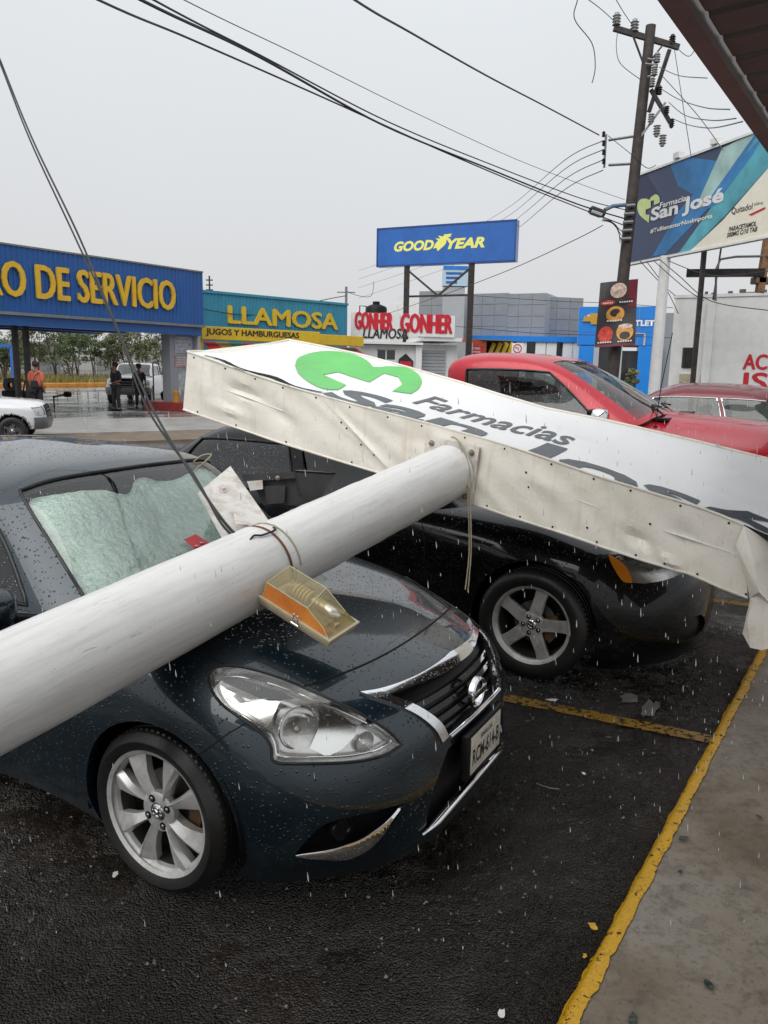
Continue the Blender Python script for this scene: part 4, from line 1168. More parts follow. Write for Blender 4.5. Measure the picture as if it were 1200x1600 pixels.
# flange plate with its four bolts
ctr = PB; fx = (interp(PT, 2.0) - interp(PT, 1.6)).normalized(); fn = nrm_side; fy = fn.cross(fx).normalized()
cs = [(668,680), (750,699), (737,789), (655,765)]
PL = [onplane(p[0], p[1], PB + fn * .0, fn) for p in cs]
b = MB(); k = PL; b.add([p + fn * .012 for p in k] + [p - fn * .012 for p in k], [(0, 1, 2, 3), (7, 6, 5, 4), (0, 4, 5, 1), (1, 5, 6, 2), (2, 6, 7, 3), (3, 7, 4, 0)])
sgb(b, 'flange_plate', M['plate_white'])
cen = sum(PL, Vector()) / 4
for i in range(4):
    c = PL[i].lerp(cen, .24) + fn * .012
    m3 = fn.to_track_quat('Z', 'Y').to_matrix()
    b = MB(); b.lathe([(.001, .004), (.017, .004), (.017, 0)], c, 'z', 14, m3); b.lathe([(.010, .004), (.010, .016), (.001, .017)], c, 'z', 6, m3); b.lathe([(.005, .014), (.005, .034), (.001, .036)], c, 'z', 8, m3)
    sgb(b, 'bolt', M['bolt'], sm=30)
# bracket plate sticking up from the pole behind the seam, with gusset and nut
bk = [(310,769), (360,728), (428,825), (405,842), (352,846)]
dk = [3.32, 3.62, 3.30, 3.12, 3.05]
BK = [EYE + rdir(*p) * d for p, d in zip(bk, dk)]
bn = (BK[1] - BK[0]).cross(BK[2] - BK[1]).normalized(); bn = bn if bn.dot(EYE - BK[0]) > 0 else -bn
BKf = [onplane(p[0], p[1], BK[0], bn) for p in bk]
vs, fs = prism(BKf, -bn * .010); b = MB(); b.add(vs, fs); sgb(b, 'bracket_plate', M['plate_white'])
c = onplane(346, 765, BKf[0], bn); m3 = bn.to_track_quat('Z', 'Y').to_matrix()
b = MB(); b.lathe([(.001, .004), (.026, .004), (.026, 0)], c, 'z', 16, m3); b.lathe([(.015, .004), (.015, .018), (.001, .02)], c, 'z', 6, m3); sgb(b, 'bolt', M['plate_white'], sm=30)
g0 = onplane(366, 800, BKf[0], bn); g1 = onplane(382, 842, BKf[0], bn); g2 = onplane(362, 846, BKf[0], bn)
vs, fs = prism([g0, g1, g1 + bn * .07, g2 + bn * .085], (g2 - g1).normalized() * .008); b = MB(); b.add(vs, fs); sgb(b, 'gusset', M['plate_white'])
b = MB(); b.beam(EYE + rdir(398, 836) * 3.03, EYE + rdir(430, 822) * 3.16, .02, .05, pz, bev=.004); sgb(b, 'gusset', M['plate_white'])
# strap round the pole
b = MB(); b.tube([pole_at(tS + .03 + .03 * (i / 24)) + (px_ * math.cos(a) + pdir.cross(px_) * math.sin(a)) * .152 for i, a in enumerate([PI * 2 * q / 24 for q in range(25)])], .004, 5); sgb(b, 'strap', M['wire_pale'], sm=60)

# ------------------------------------------------------------------ loose wires hanging on the flange, power cable
def cable(name, pts, r, mt, label, grp=None, n=8, twist=0, cat='cable'):
    if name == 'dangling_cable': pts = [pts[0] + (pts[0] - pts[1]).normalized() * 2.5 + Vector((0, 0, .8))] + list(pts)
    P = smooth_poly([tuple(p) for p in pts], n, False); P = [Vector(p) for p in P]
    b = MB()
    b.tube(P, r, 6)
    return tag(b.build(name, mt, None, 60), label, cat, grp)
fl = lambda px, py, d: EYE + rdir(px, py) * d
cable('hanging_wire', [fl(705,683,4.17), fl(716,690,4.13), fl(727,728,4.09), fl(731,780,4.09), fl(733,860,4.05), fl(727,921,4.0)], .0035, M['wire_pale'], 'pale thin wire hanging from the flange plate, left of the pair', 'pale wires hanging at the flange')
cable('hanging_wire', [fl(708,682,4.17), fl(720,694,4.12), fl(734,735,4.08), fl(735,790,4.08), fl(736,860,4.05), fl(731,925,4.0)], .0035, M['wire_pale'], 'pale thin wire hanging from the flange plate, right of the pair', 'pale wires hanging at the flange')
cable('dangling_cable', [fl(-60,-60,5.6), fl(2,98,5.2), fl(50,216,4.8), fl(120,362,4.4), fl(178,500,4.05), fl(235,632,3.7), fl(300,742,3.3), fl(350,815,3.05), fl(383,848,2.94)], .0062, M['cable'], 'black power cable swooping from upper left to the pole seam, upper strand', 'black cables to the fallen pole')
cable('dangling_cable', [fl(-63,-60,5.60), fl(0,99,5.19), fl(47,219,4.81), fl(115,366,4.40), fl(181,510,4.07), fl(229,636,3.68), fl(304,744,3.32), fl(346,818,3.04), fl(386,856,2.93)], .0055, M['cable'], 'black power cable swooping from upper left to the pole seam, lower strand', 'black cables to the fallen pole')
cable('tangled_wire', [fl(386,846,2.93), fl(384,858,2.9), fl(395,838,2.93), fl(410,836,2.95), fl(430,828,3.0), fl(427,824,3.03)], .004, M['cable'], 'short black wire end knotted at the top of the pole seam')
cable('tangled_wire', [fl(430,822,3.03), fl(421,845,2.98), fl(421,870,2.93), fl(425,892,2.92), fl(422,905,2.9)], .003, M['wire_pale'], 'pale wire running from the bracket down over the pole to the amber lamp')
cable('tangled_wire', [fl(302,722,3.5), fl(315,712,3.5), fl(330,710,3.5), fl(322,720,3.48), fl(308,732,3.48), fl(300,742,3.45)], .0035, M['wire_pale'], 'pale wire curl sticking up behind the bracket plate')
b = MB()
for i in range(14):
    a = random.uniform(0, 6.3); b.tube([fl(383 + 3 * math.cos(a), 848, 2.93), fl(381 + 8 * math.cos(a + 1), 855 + 3 * math.sin(a), 2.90), fl(385 + 4 * math.cos(a + 2), 862, 2.93)], .003, 5)
tag(b.build('electrical_tape_knot', M['cable'], None, 60), 'black taped knot where the cables meet the pole seam', 'cable knot')

# ------------------------------------------------------------------ amber floodlight hanging on the pole above the hood
n = NT('amber_housing'); n.set(col=n.ramp(n.noise(9, 6), [(.3, (.50, .14, .02)), (.7, (.66, .26, .05))]), rough=.25, coat=.5); M['amber'] = n.m
M['yellowed'] = mat('yellowed_plastic', (.50, .44, .30), .4, var=.15, dirt=(.3, .2, .1), dscale=20, damt=.4)
n = NT('yellowed_lens'); tr_n = n.t.nodes.new('ShaderNodeBsdfTransparent'); tr_n.inputs[0].default_value = (.86, .80, .58, 1); mx_n = n.t.nodes.new('ShaderNodeMixShader'); mx_n.inputs[0].default_value = .30
n.set(col=(.55, .50, .34, 1), rough=.2); n.t.links.new(tr_n.outputs[0], mx_n.inputs[1]); n.t.links.new(n.b.outputs[0], mx_n.inputs[2]); n.t.links.new(mx_n.outputs[0], n.out.inputs[0]); M['yellow_pane'] = n.m
M['socket'] = mat('lamp_socket', (.62, .50, .28), .4)
AM = empty('floodlight', fl(480, 965, 2.8), 0, 'amber and yellowed plastic floodlight hanging off the pole above the blue hood', 'floodlight')
bpy.context.view_layer.update(); AI = AM.matrix_world.inverted()
p1 = fl(404,932,2.86); p2 = fl(514,1003,2.72); p3 = fl(552,970,2.86)
p4 = p3 + (p1 - p2) * .98
ex = (p2 - p1).normalized(); ey = (p3 - p2); ey = (ey - ex * ey.dot(ex)); wd = ey.length; ey.normalize(); ez = ex.cross(ey).normalized()
if ez.z < 0: ez = -ez
Lx = (p2 - p1).length
def A3(x, y, z): return AI @ (p1 + ex * (x * Lx) + ey * (y * wd) + ez * z)
def ab(b, name, mt, par=AM, sm=None): return b.build(name, mt, par, sm)
b = MB()
rim = [(0, 0), (1, 0), (1, 1), (0, 1)]
def ring(ins, z): return [A3(ins / Lx, ins / wd, z), A3(1 - ins / Lx, ins / wd, z), A3(1 - ins / Lx, 1 - ins / wd, z), A3(ins / Lx, 1 - ins / wd, z)]
secs = [ring(.02, -.045), ring(.006, -.03), ring(0, -.012), ring(0, 0), ring(-.006, .0), ring(-.006, .008), ring(.004, .008), ring(.006, .0)]
vs = [v for r_ in secs for v in r_]; fs = [(3, 2, 1, 0)]
for i in range(len(secs) - 1):
    for k in range(4): fs.append((i * 4 + k, i * 4 + (k + 1) % 4, (i + 1) * 4 + (k + 1) % 4, (i + 1) * 4 + k))
fs.append(tuple(len(vs) - 4 + k for k in range(4)))
b.add(vs, fs); tray = ab(b, 'tray', M['yellowed'])
b = MB(); b.tube([A3(.52, -.03, -.006), A3(.52, -.06, .03)], .003, 6); b.tube([A3(.57, -.03, -.006), A3(.57, -.06, .03)], .003, 6); b.tube([A3(.5, -.045, -.01), A3(.6, -.045, -.01)], .003, 6); ab(b, 'clip', M['chrome'], tray)
# cover: front pane amber lower half, yellowed roof, sloped end
hgt = .10
C = {'a': A3(.04, .03, .006), 'b': A3(.97, .03, .006), 'c': A3(.97, .97, .006), 'd': A3(.04, .97, .006),
     'e': A3(.04, .10, hgt * .62), 'f': A3(.62, .10, hgt * .62), 'f2': A3(.86, .10, hgt * .25),
     'g': A3(.08, .72, hgt), 'h': A3(.60, .72, hgt), 'i': A3(.90, .72, hgt * .55)}
b = MB(); b.add([C['a'], C['b'], C['f2'], C['f'], C['e']], [(0, 1, 2, 3, 4)]); ab(b, 'amber_pane', M['amber_pane'] if 'amber_pane' in M else M['amber'])
b = MB(); b.add([C['a'], C['e'], C['g'], C['d']], [(0, 1, 2, 3)])
b.add([C['e'], C['f'], C['h'], C['g']], [(0, 1, 2, 3)]); b.add([C['f'], C['f2'], C['i'], C['h']], [(0, 1, 2, 3)])
b.add([C['f2'], C['b'], C['c'], C['i']], [(0, 1, 2, 3)]); b.add([C['g'], C['h'], C['i'], C['c'], C['d']], [(0, 1, 2, 3, 4)])
ab(b, 'cover', M['yellow_pane'])
b = MB()
for p, q in (('a', 'e'), ('e', 'f'), ('f', 'f2'), ('f2', 'b'), ('e', 'g'), ('g', 'h'), ('h', 'i'), ('f', 'h'), ('i', 'c'), ('g', 'd')): b.tube([C[p], C[q]], .0022, 5)
ab(b, 'cover_edge', M['yellowed'])
b = MB(); X3 = (AI.to_3x3() @ ex).to_track_quat('Z', 'Y').to_matrix()
for q in range(5): b.lathe([(.018, 0), (.030, .003), (.030, .009), (.018, .012)], A3(.30 + q * .045, .5, .05), 'z', 18, X3)
ab(b, 'lamp_socket', M['socket'], AM, 40)
b = MB(); b.lathe([(.001, 0), (.014, 0), (.020, .04), (.018, .10), (.008, .125), (.001, .128)], A3(.53, .5, .05), 'z', 16, X3); ab(b, 'bulb', M['bulb'], AM, 50)
b = MB(); b.beam(A3(.62, .55, .03), A3(.92, .45, .015), .02, .02); b.box(A3(.2, .6, .03), (.04, .04, .03)); ab(b, 'ballast', M['yellowed'])
b = MB(); b.add([A3(.05, .12, .012), A3(.93, .12, .012), A3(.93, .3, .008), A3(.05, .3, .008)], [(0, 1, 2, 3)]); ab(b, 'reflector', M['amber'])
b = MB(); b.tube([fl(412,915,2.95), fl(408,925,2.90), p1 + ez * .01], .005, 6); tag(b.build('lamp_hook', M['wire_pale'], None, 60), 'short rusty hook holding the amber floodlight to the pole', 'hook')

# black floodlight housing behind the bracket
BFL = empty('floodlight', fl(450, 765, 3.9), 0, 'broken black floodlight housing behind the white bracket plate', 'floodlight')
bpy.context.view_layer.update(); BI = BFL.matrix_world.inverted()
M['matt_black'] = mat('weathered_black_plastic', (.018, .018, .02), .45, var=.4, vscale=14, dirt=(.07, .065, .06), damt=.3)
def bf(px, py, d): return BI @ fl(px, py, d)
def poly_box(pix_, d0, d1, name, mt=M['matt_black'], par=BFL):
    a = [bf(x, y, d0) for x, y in pix_]; c = [bf(x, y, d1) for x, y in pix_]; k = len(a)
    fs = [tuple(t) for t in tessellate_polygon([a])] + [tuple(i + k for i in reversed(t)) for t in tessellate_polygon([a])] + [(i, (i + 1) % k, (i + 1) % k + k, i + k) for i in range(k)]
    b = MB(); b.add(a + c, fs); return b.build(name, mt, par)
hood_ = [(462,740),(517,741),(498,788),(468,785)]
b = MB()                                            # flared shade: wide mouth rim tapering downwards
top = [bf(462,738,3.78), bf(523,742,3.78), bf(512,741,4.08), bf(470,737,4.08)]
bot = [bf(474,784,3.80), bf(494,790,3.80), bf(490,786,3.98), bf(478,782,3.98)]
lipt = [bf(459,735,3.77), bf(525,739,3.77), bf(514,738,4.10), bf(468,734,4.10)]
b.add(lipt + top + bot, [(0,1,5,4),(1,2,6,5),(2,3,7,6),(3,0,4,7),(4,5,9,8),(5,6,10,9),(6,7,11,10),(7,4,8,11),(8,9,10,11),(0,3,2,1)])
b.build('shade', M['matt_black'], BFL)
poly_box([(378,742),(460,737),(462,747),(382,752)], 3.8, 4.05, 'top_flange')
poly_box([(394,752),(462,747),(466,788),(412,790)], 3.84, 4.0, 'housing')
poly_box([(412,760),(446,758),(444,786),(418,788)], 3.80, 3.86, 'junction_box')
poly_box([(386,752),(410,750),(411,764),(391,767)], 3.78, 3.80, 'mounting_strap', M['plate_white'])
b = MB(); b.ball(bf(434,747,3.78), .012, 6); b.build('screw', M['bolt'], BFL)
# red card on the windscreen and blue paper inside
M['red_card'] = mat('red_card', (.42, .01, .02), .35, var=.2)
def screen_card(name, pts, mt, label, cat, lift, bv=None):
    w = []
    for p in pts:
        q = view_hit(BL_BVH2, CW, p, lift); w.append(CW @ q)
    n0 = (w[1] - w[0]).cross(w[2] - w[0]).normalized()
    if n0.dot(EYE - w[0]) < 0: n0 = -n0
    c = sum(w, Vector()) / len(w); w = [x - n0 * (x - c).dot(n0) for x in w]
    vs, fs = prism([x - c for x in w], n0 * .002)
    o = MB().add(vs, fs).build(name, mt); o.location = c
    return tag(o, label, cat), c, n0
rc, rcc, rcn = screen_card('card', [(286,846),(304,838),(327,853),(308,866)], M['red_card'], 'small red printed card lying on the windscreen beside the pole', 'card', .012)
b = MB()
for q in ((305,857),(313,852),(318,858),(310,861)):
    w = CW @ view_hit(BL_BVH2, CW, q, .0165); b.ball(w - rcc, .010, 5, (1, 1, .4))
b.build('print_patch', M['wire_pale'], rc)
# ------------------------------------------------------------------ ground near by: broken wet asphalt, walkway, painted lines
def wet_asphalt(name, base, brown, puddle=.55, detail=1.0):
    n = NT(name); pos = n.geo('Position')
    big = n.noise(.9, 5, .6, .3, pos); mid = n.noise(9, 6, .65, 0, pos); fine = n.noise(120, 4, .6, 0, pos)
    st = n.voro(120, vec=pos); stc = n.voro(120, vec=pos, out='Color')
    sp = n.t.nodes.new('ShaderNodeSeparateColor'); n.link(stc, sp.inputs[0])
    c = n.ramp(mid, [(.3, tuple(x * .6 for x in base)), (.7, tuple(x * 1.25 for x in base))])
    c = n.mix(n.ramp(big, [(.42, 0.0), (.62, .75)]), c, (*brown, 1))
    c = n.mix(.55, c, n.mix(sp.outputs[1], tuple(x * .25 for x in base) + (1,), tuple(x * 2.4 for x in base) + (1,)))
    if name == 'wet_asphalt':
        tone = n.noise(2.6, 6, .7, .6, pos); c = n.mix(n.ramp(tone, [(.40, .55), (.60, 0.0)]), c, (.006, .005, .004, 1)); c = n.mix(n.ramp(tone, [(.55, 0.0), (.72, .5)]), c, (.055, .048, .042, 1))
    pale = n.math('GREATER_THAN', sp.outputs[0], .965)
    c = n.mix(n.math('MULTIPLY', pale, n.ramp(st, [(.25, .55), (.4, 0.0)])), c, tuple(min(1, x * 5) for x in base) + (1,))
    pud = n.ramp(n.math('ADD', big, n.math('MULTIPLY', mid, .25)), [(puddle, 0.0), (puddle + .12, 1.0)])
    if name == 'wet_asphalt':          # standing water in front of the blue car's bumper
        pc = gnd(760, 1335); vd = n.t.nodes.new('ShaderNodeVectorMath'); vd.operation = 'DISTANCE'; n.link(pos, vd.inputs[0]); vd.inputs[1].default_value = (pc.x, pc.y, 0)
        dd = n.math('MULTIPLY_ADD', n.math('SUBTRACT', mid, .5), -.9, vd.outputs['Value'])
        pud = n.math('MAXIMUM', pud, n.ramp(dd, [(.30, .9), (.55, 0.0)]))
        c = n.mix(n.math('MULTIPLY', pud, .35), c, (.008, .007, .006, 1))
    rough = n.mix(pud, n.ramp(fine, [(.3, .10), (.7, .36)]), (.07, .07, .07, 1))
    h = n.math('ADD', n.math('MULTIPLY', n.math('SUBTRACT', .5, st), .9), n.math('ADD', n.math('MULTIPLY', mid, 1.6), n.math('MULTIPLY', fine, .5)))
    h = n.math('MULTIPLY', h, n.math('SUBTRACT', 1.0, n.math('MULTIPLY', pud, .82)))
    n.set(col=c, rough=rough, nrm=n.bump(h, 1.0, .022 * detail), spec=.42)
    return n.m
M['asphalt'] = wet_asphalt('wet_asphalt', (.027, .0225, .0185), (.034, .0185, .0095), .575)
M['road'] = wet_asphalt('wet_road', (.085, .083, .08), (.075, .068, .06), .50, .4)
n = NT('walk_concrete'); pos = n.geo('Position')
f = n.noise(1.3, 8, .65, .6, pos); g = n.noise(14, 8, .7, .2, pos); k = n.noise(60, 5, .7, 0, pos)
c = n.ramp(f, [(.36, (.15, .112, .076)), (.50, (.21, .172, .128)), (.66, (.25, .222, .185))])
c = n.mix(n.ramp(g, [(.48, 0.0), (.66, .7)]), c, (.085, .066, .048, 1))
c = n.mix(n.ramp(k, [(.54, 0.0), (.66, .6)]), c, (.06, .052, .045, 1))
n.set(col=c, rough=n.ramp(f, [(.4, .55), (.62, .28)]), nrm=n.bump(n.math('ADD', g, n.math('MULTIPLY', k, .5)), .35, .006)); M['walk'] = n.m
def line_paint(name, col, wear, under):
    n = NT(name); pos = n.geo('Position')
    a = n.noise(26, 8, .75, .3, pos); w = n.ramp(a, [(wear, 1.0), (wear + .05, 0.0)])
    st = n.voro(75, vec=pos)
    c = n.mix(n.noise(7, 6, .6, 0, pos), tuple(x * .75 for x in col) + (1,), (*col, 1))
    dirt = n.ramp(n.noise(40, 6, .7, 1.2, pos), [(.56, 0.0), (.66, .7)])
    c = n.mix(dirt, c, tuple(x * .25 for x in col) + (1,))
    n.set(col=c, rough=.35, alpha=n.math('SUBTRACT', 1.0, w) if False else n.math('SUBTRACT', 1.0, n.math('MULTIPLY', n.ramp(a, [(wear, 0.0), (wear + .03, 1.0)]), 1.0)),
          nrm=n.bump(n.math('ADD', n.math('MULTIPLY', st, -.6), n.math('MULTIPLY', n.noise(9, 6, .65, 0, pos), 1.6)), .45, .006))
    return n.m
M['yellow_line'] = line_paint('kerb_yellow', (.68, .37, .012), .575, 0)
M['yellow_worn'] = line_paint('bay_yellow_worn', (.30, .17, .03), .515, 0)

K = [gnd(*p) for p in ((1186,1028),(1170,1065),(1150,1105),(1105,1180),(1045,1290),(985,1390),(935,1480),(890,1592))]
kd = (K[0] - K[-1]).normalized(); kn = Vector((kd.y, -kd.x, 0))        # kn towards the walkway
k0 = K[-1]
def KP(s, w, z=0): return k0 + kd * s + kn * w + Vector((0, 0, z))
# parking asphalt: finely broken near the camera
def hgt_noise(x, y):
    h = 0
    return h
b = MB(); b.quad((-400, -60, -.03), (400, -60, -.03), (400, 700, -.03), (-400, 700, -.03)); tag(b.build('ground', M['road']), kind='structure')
def fbm_grid(nx, ny, seed, octs):
    rs = np.random.RandomState(seed); out = np.zeros((nx, ny))
    for (cells, amp) in octs:
        g = rs.rand(int(nx / cells) + 3, int(ny / cells) + 3)
        xi = np.arange(nx) / cells; yi = np.arange(ny) / cells; x0 = xi.astype(int); y0 = yi.astype(int)
        fx = xi - x0; fy = yi - y0; fx = fx * fx * (3 - 2 * fx); fy = fy * fy * (3 - 2 * fy)
        a = g[np.ix_(x0, y0)]; b_ = g[np.ix_(x0 + 1, y0)]; c_ = g[np.ix_(x0, y0 + 1)]; d_ = g[np.ix_(x0 + 1, y0 + 1)]
        out += amp * ((a * (1 - fx)[:, None] + b_ * fx[:, None]) * (1 - fy)[None] + (c_ * (1 - fx)[:, None] + d_ * fx[:, None]) * fy[None] - .5)
    return out
# near sheet in kerb coordinates: s along the kerb, w away from it (negative = into the bays)
step = .0125; ns = int(5.4 / step); nw = int(4.3 / step)
H = fbm_grid(ns, nw, 5, [(70, .020), (18, .006), (7, .009), (2.6, .007), (1.2, .006)])
ss = -1.2 + np.arange(ns) * step; ww = -np.arange(nw) * step
fade = np.clip(np.minimum.reduce([np.arange(ns)[:, None] / 20 + 0 * ww[None], (ns - 1 - np.arange(ns))[:, None] / 20 + 0 * ww[None], (nw - 1 - np.arange(nw))[None] / 20 + 0 * ss[:, None]]), 0, 1)
H = H * fade * np.clip(.35 + fbm_grid(ns, nw, 9, [(60, 1.6)]) + .35, .12, 1.1)
SX, WX = np.meshgrid(ss, ww, indexing='ij')
X = k0.x + kd.x * SX + kn.x * WX; Y = k0.y + kd.y * SX + kn.y * WX
vs = np.stack([X, Y, H - .004], -1).reshape(-1, 3)
ii = np.arange(ns * nw).reshape(ns, nw)
fs = np.stack([ii[:-1, :-1], ii[:-1, 1:], ii[1:, 1:], ii[1:, :-1]], -1).reshape(-1, 4)
me = bpy.data.meshes.new('parking_asphalt'); me.from_pydata(vs.tolist(), [], fs.tolist()); me.update()
me.polygons.foreach_set('use_smooth', [True] * len(me.polygons))
o = bpy.data.objects.new('parking_asphalt', me); COL.objects.link(o); me.materials.append(M['asphalt']); tag(o, kind='structure')
# flat continuation of the parking lot (one sheet with a hole where the fine sheet lies)
s0_, s1_, w0_ = -1.2 + .02, -1.2 + (ns - 1) * step - .02, -(nw - 1) * step + .02
b = MB()
def kq(sa, sb, wa, wb, z=-.006): b.quad(KP(sa, wa, z), KP(sb, wa, z), KP(sb, wb, z), KP(sa, wb, z))
kq(-12, s0_, -13, 0); kq(s1_, 40, -13, 0); kq(s0_, s1_, -13, w0_)
tag(b.build('parking_lot', M['asphalt']), kind='structure')
# walkway slab
def walk_fn():
    b = MB(); nS, nW = 120, 40
    Hn = fbm_grid(nS + 1, nW + 1, 3, [(20, .006), (6, .003), (2, .0015)])
    vs = []; fs = []
    for i in range(nS + 1):
        for j in range(nW + 1):
            s = -12 + 52 * (i / nS) if False else -3 + 14 * i / nS; w = .0 + 4.2 * (j / nW)
            vs.append(KP(s, w, .045 + Hn[i, j] * min(1, j / 2) - (.006 if j == 0 else 0)))
    for i in range(nS):
        for j in range(nW): fs.append((i * (nW + 1) + j, (i + 1) * (nW + 1) + j, (i + 1) * (nW + 1) + j + 1, i * (nW + 1) + j + 1))
    b.add(vs, fs)
    b.quad(KP(-3, 0, .04), KP(11, 0, .04), KP(11, 0, -.05), KP(-3, 0, -.05))
    return b
o = tag(walk_fn().build('walkway', M['walk'], None, 180), kind='structure')
# kerb paint: wavy edges, laid over the kerb edge and its face
def ribbon(fn0, fn1, n, name, mt, tag_kind='structure'):
    b = MB(); m = 5
    vs = []; 
    for i in range(n + 1):
        a = fn0(i / n); c = fn1(i / n)
        for j in range(m + 1): vs.append(a.lerp(c, j / m))
    fs = [(i * (m + 1) + j, (i + 1) * (m + 1) + j, (i + 1) * (m + 1) + j + 1, i * (m + 1) + j + 1) for i in range(n) for j in range(m)]
    b.add(vs, fs); return tag(b.build(name, mt, None, 180), kind=tag_kind)
rs = np.random.RandomState(2); wob = [rs.uniform(-.008, .008) for _ in range(400)]
def wv(t, o): 
    q = t * 150 + o; i = int(q); f = q - i; return wob[i % 400] * (1 - f) + wob[(i + 1) % 400] * f
b = MB(); prof_k = [(-.024, .002), (-.016, .010), (-.010, .036), (.002, .0475), (.02, .0485), (.042, .0472)]; m = len(prof_k); vs = []
for i in range(901):
    t = i / 900
    for q, (w, z) in enumerate(prof_k):
        e = (wv(t, 0) if q == 0 else (wv(t, 77) * .8 + wv(t * 5, 200) * .6 if q == m - 1 else 0)); vs.append(KP(-1.5 + 11 * t, w + e * .8, z))
b.add(vs, [(i * m + j, (i + 1) * m + j, (i + 1) * m + j + 1, i * m + j + 1) for i in range(900) for j in range(m - 1)]); tag(b.build('kerb_stripe', M['yellow_line'], None, 180), kind='structure')
L0 = gnd(1113, 1157); L1 = gnd(790, 1091); ld = (L1 - L0).normalized(); ln = Vector((ld.y, -ld.x, 0))
ribbon(lambda t: L0 + ld * (5.0 * t) + ln * (.045 + wv(t, 30)) + Vector((0, 0, .009)), lambda t: L0 + ld * (5.0 * t) - ln * (.06 + wv(t, 130)) + Vector((0, 0, .009)), 120, 'bay_line', M['yellow_worn'])
bd = Vector((1.745, 2.16, 0))
for k in (1, 2, 3):
    Lk = KP((L0 - k0).dot(kd) + 2.78 * k, -.03)
    ribbon(lambda t: Lk + ld * (5.0 * t) + ln * .05 + Vector((0, 0, .009)), lambda t: Lk + ld * (5.0 * t) - ln * .05 + Vector((0, 0, .009)), 40, 'bay_line', M['yellow_worn'])
# stones, bits of paper, leaves
n = NT('gravel'); gi = n.noise(55, 1, .5, 0, n.geo('Position')); n.set(col=n.ramp(gi, [(.38, (.018, .014, .011)), (.52, (.06, .05, .04)), (.66, (.20, .17, .13))]), rough=.3); M['stone'] = n.m
M['pale_bit'] = mat('paper_scrap', (.72, .72, .70), .5)
M['leaf_dark'] = mat('wet_leaf', (.03, .045, .035), .25, var=.4, vscale=30)
M['leaf_yellow'] = mat('yellow_leaf', (.60, .33, .03), .5, var=.3, vscale=30)
rs = np.random.RandomState(11)
b = MB()
for i in range(11000):
    s = rs.uniform(-1.1, 3.6); w = -rs.uniform(.02, 1) ** .8 * 4.0; r = .002 + .0075 * rs.rand() ** 4
    p = KP(s, w, r * .3); a = rs.uniform(0, 6.3, 4)
    e = [Vector((r * rs.uniform(.7, 1.5) * math.cos(t), r * rs.uniform(.7, 1.5) * math.sin(t), 0)) for t in (a[0], a[0] + 2.0, a[0] + 4.1)]
    tp = Vector((rs.uniform(-.3, .3) * r, rs.uniform(-.3, .3) * r, r * rs.uniform(.6, 1.0))); dn_ = Vector((0, 0, -r))
    b.add([p + e[0], p + e[1], p + e[2], p + tp + e[0] * .3, p + tp + e[1] * .3, p + tp + e[2] * .3], [(0, 1, 4, 3), (1, 2, 5, 4), (2, 0, 3, 5), (3, 4, 5)])
tag(b.build('gravel', M['stone']), kind='stuff')
def scrap(name, px, py, r, mt, label, cat, grp=None, lay=0, st=1.6, seed=0, z=.012):
    rs = np.random.RandomState(seed + int(px)); p = gnd(px, py, z); b = MB(); n = 11; ang = rs.uniform(0, 3.1); vs = []
    for k in range(n):
        a = 2 * PI * k / n; q = r * rs.uniform(.6, 1.2); x, y = q * math.cos(a) * st, q * math.sin(a)
        vs.append(Vector((x * math.cos(ang) - y * math.sin(ang), x * math.sin(ang) + y * math.cos(ang), rs.uniform(0, .35) * r * .4)))
    v2, f2 = prism([Vector((v.x, v.y, 0)) for v in vs], (0, 0, .0015))
    v2 = [Vector(v) + Vector((0, 0, vs[i % n].z)) for i, v in enumerate(v2)]
    b.add(v2, f2); o = b.build(name, mt); o.location = p
    return tag(o, label, cat, grp)
scrap('paper_scrap', 862, 1094, .022, M['pale_bit'], 'white torn paper scrap on the wet asphalt above the worn bay line', 'litter', None)
scrap('paper_scrap', 912, 1209, .009, M['pale_bit'], 'small white paper scrap on the asphalt right of the number plate', 'litter')
scrap('paper_scrap', 180, 1366, .012, M['pale_bit'], 'white bit of litter on the asphalt left of the silver front wheel', 'litter')
scrap('paper_scrap', 783, 1584, .012, M['pale_bit'], 'white bit of litter at the bottom edge near the yellow kerb', 'litter')
scrap('cement_smear', 985, 1092, .05, mat('cement', (.15, .14, .13), .5, var=.3, vscale=40), 'pale grey cement smear on the asphalt beyond the bay line', 'smear', None, st=1.9)
scrap('cement_smear', 1015, 1107, .055, mat('cement_pale', (.14, .13, .12), .5, var=.3, vscale=40), 'pale grey cement smear, longer one nearest the walkway', 'smear', None, st=2.3, seed=4)
scrap('leaf', 927, 1447, .014, M['leaf_yellow'], 'yellow leaf scrap on the asphalt beside the kerb', 'leaf', st=1.5)
scrap('leaf', 914, 1494, .008, M['leaf_yellow'], 'tiny yellow leaf scrap below the larger one', 'leaf')
scrap('leaf', 1067, 1310, .014, M['leaf_dark'], 'dark wet leaf flat on the walkway near the stripe', 'leaf', st=1.7, z=.052)
scrap('leaf', 1063, 1362, .009, M['leaf_dark'], 'small dark leaf on the walkway below the first', 'leaf', z=.052)
scrap('leaf', 1109, 1539, .013, M['leaf_dark'], 'dark wet leaf on the walkway at lower right', 'leaf', st=1.9, z=.052)
scrap('leaf', 988, 1592, .014, M['leaf_dark'], 'dark wet leaf on the walkway at the bottom edge', 'leaf', st=1.7, z=.052)
scrap('leaf', 1186, 1276, .010, M['leaf_dark'], 'dark wet leaf on the walkway at the right edge', 'leaf', st=1.7, z=.052)
b = MB(); b.tube([gnd(838,1224,.012), gnd(858,1231,.02), gnd(874,1233,.012)], .0018, 5); tag(b.build('straw', M['wire_pale']), 'thin pale straw lying on the wet asphalt', 'straw')
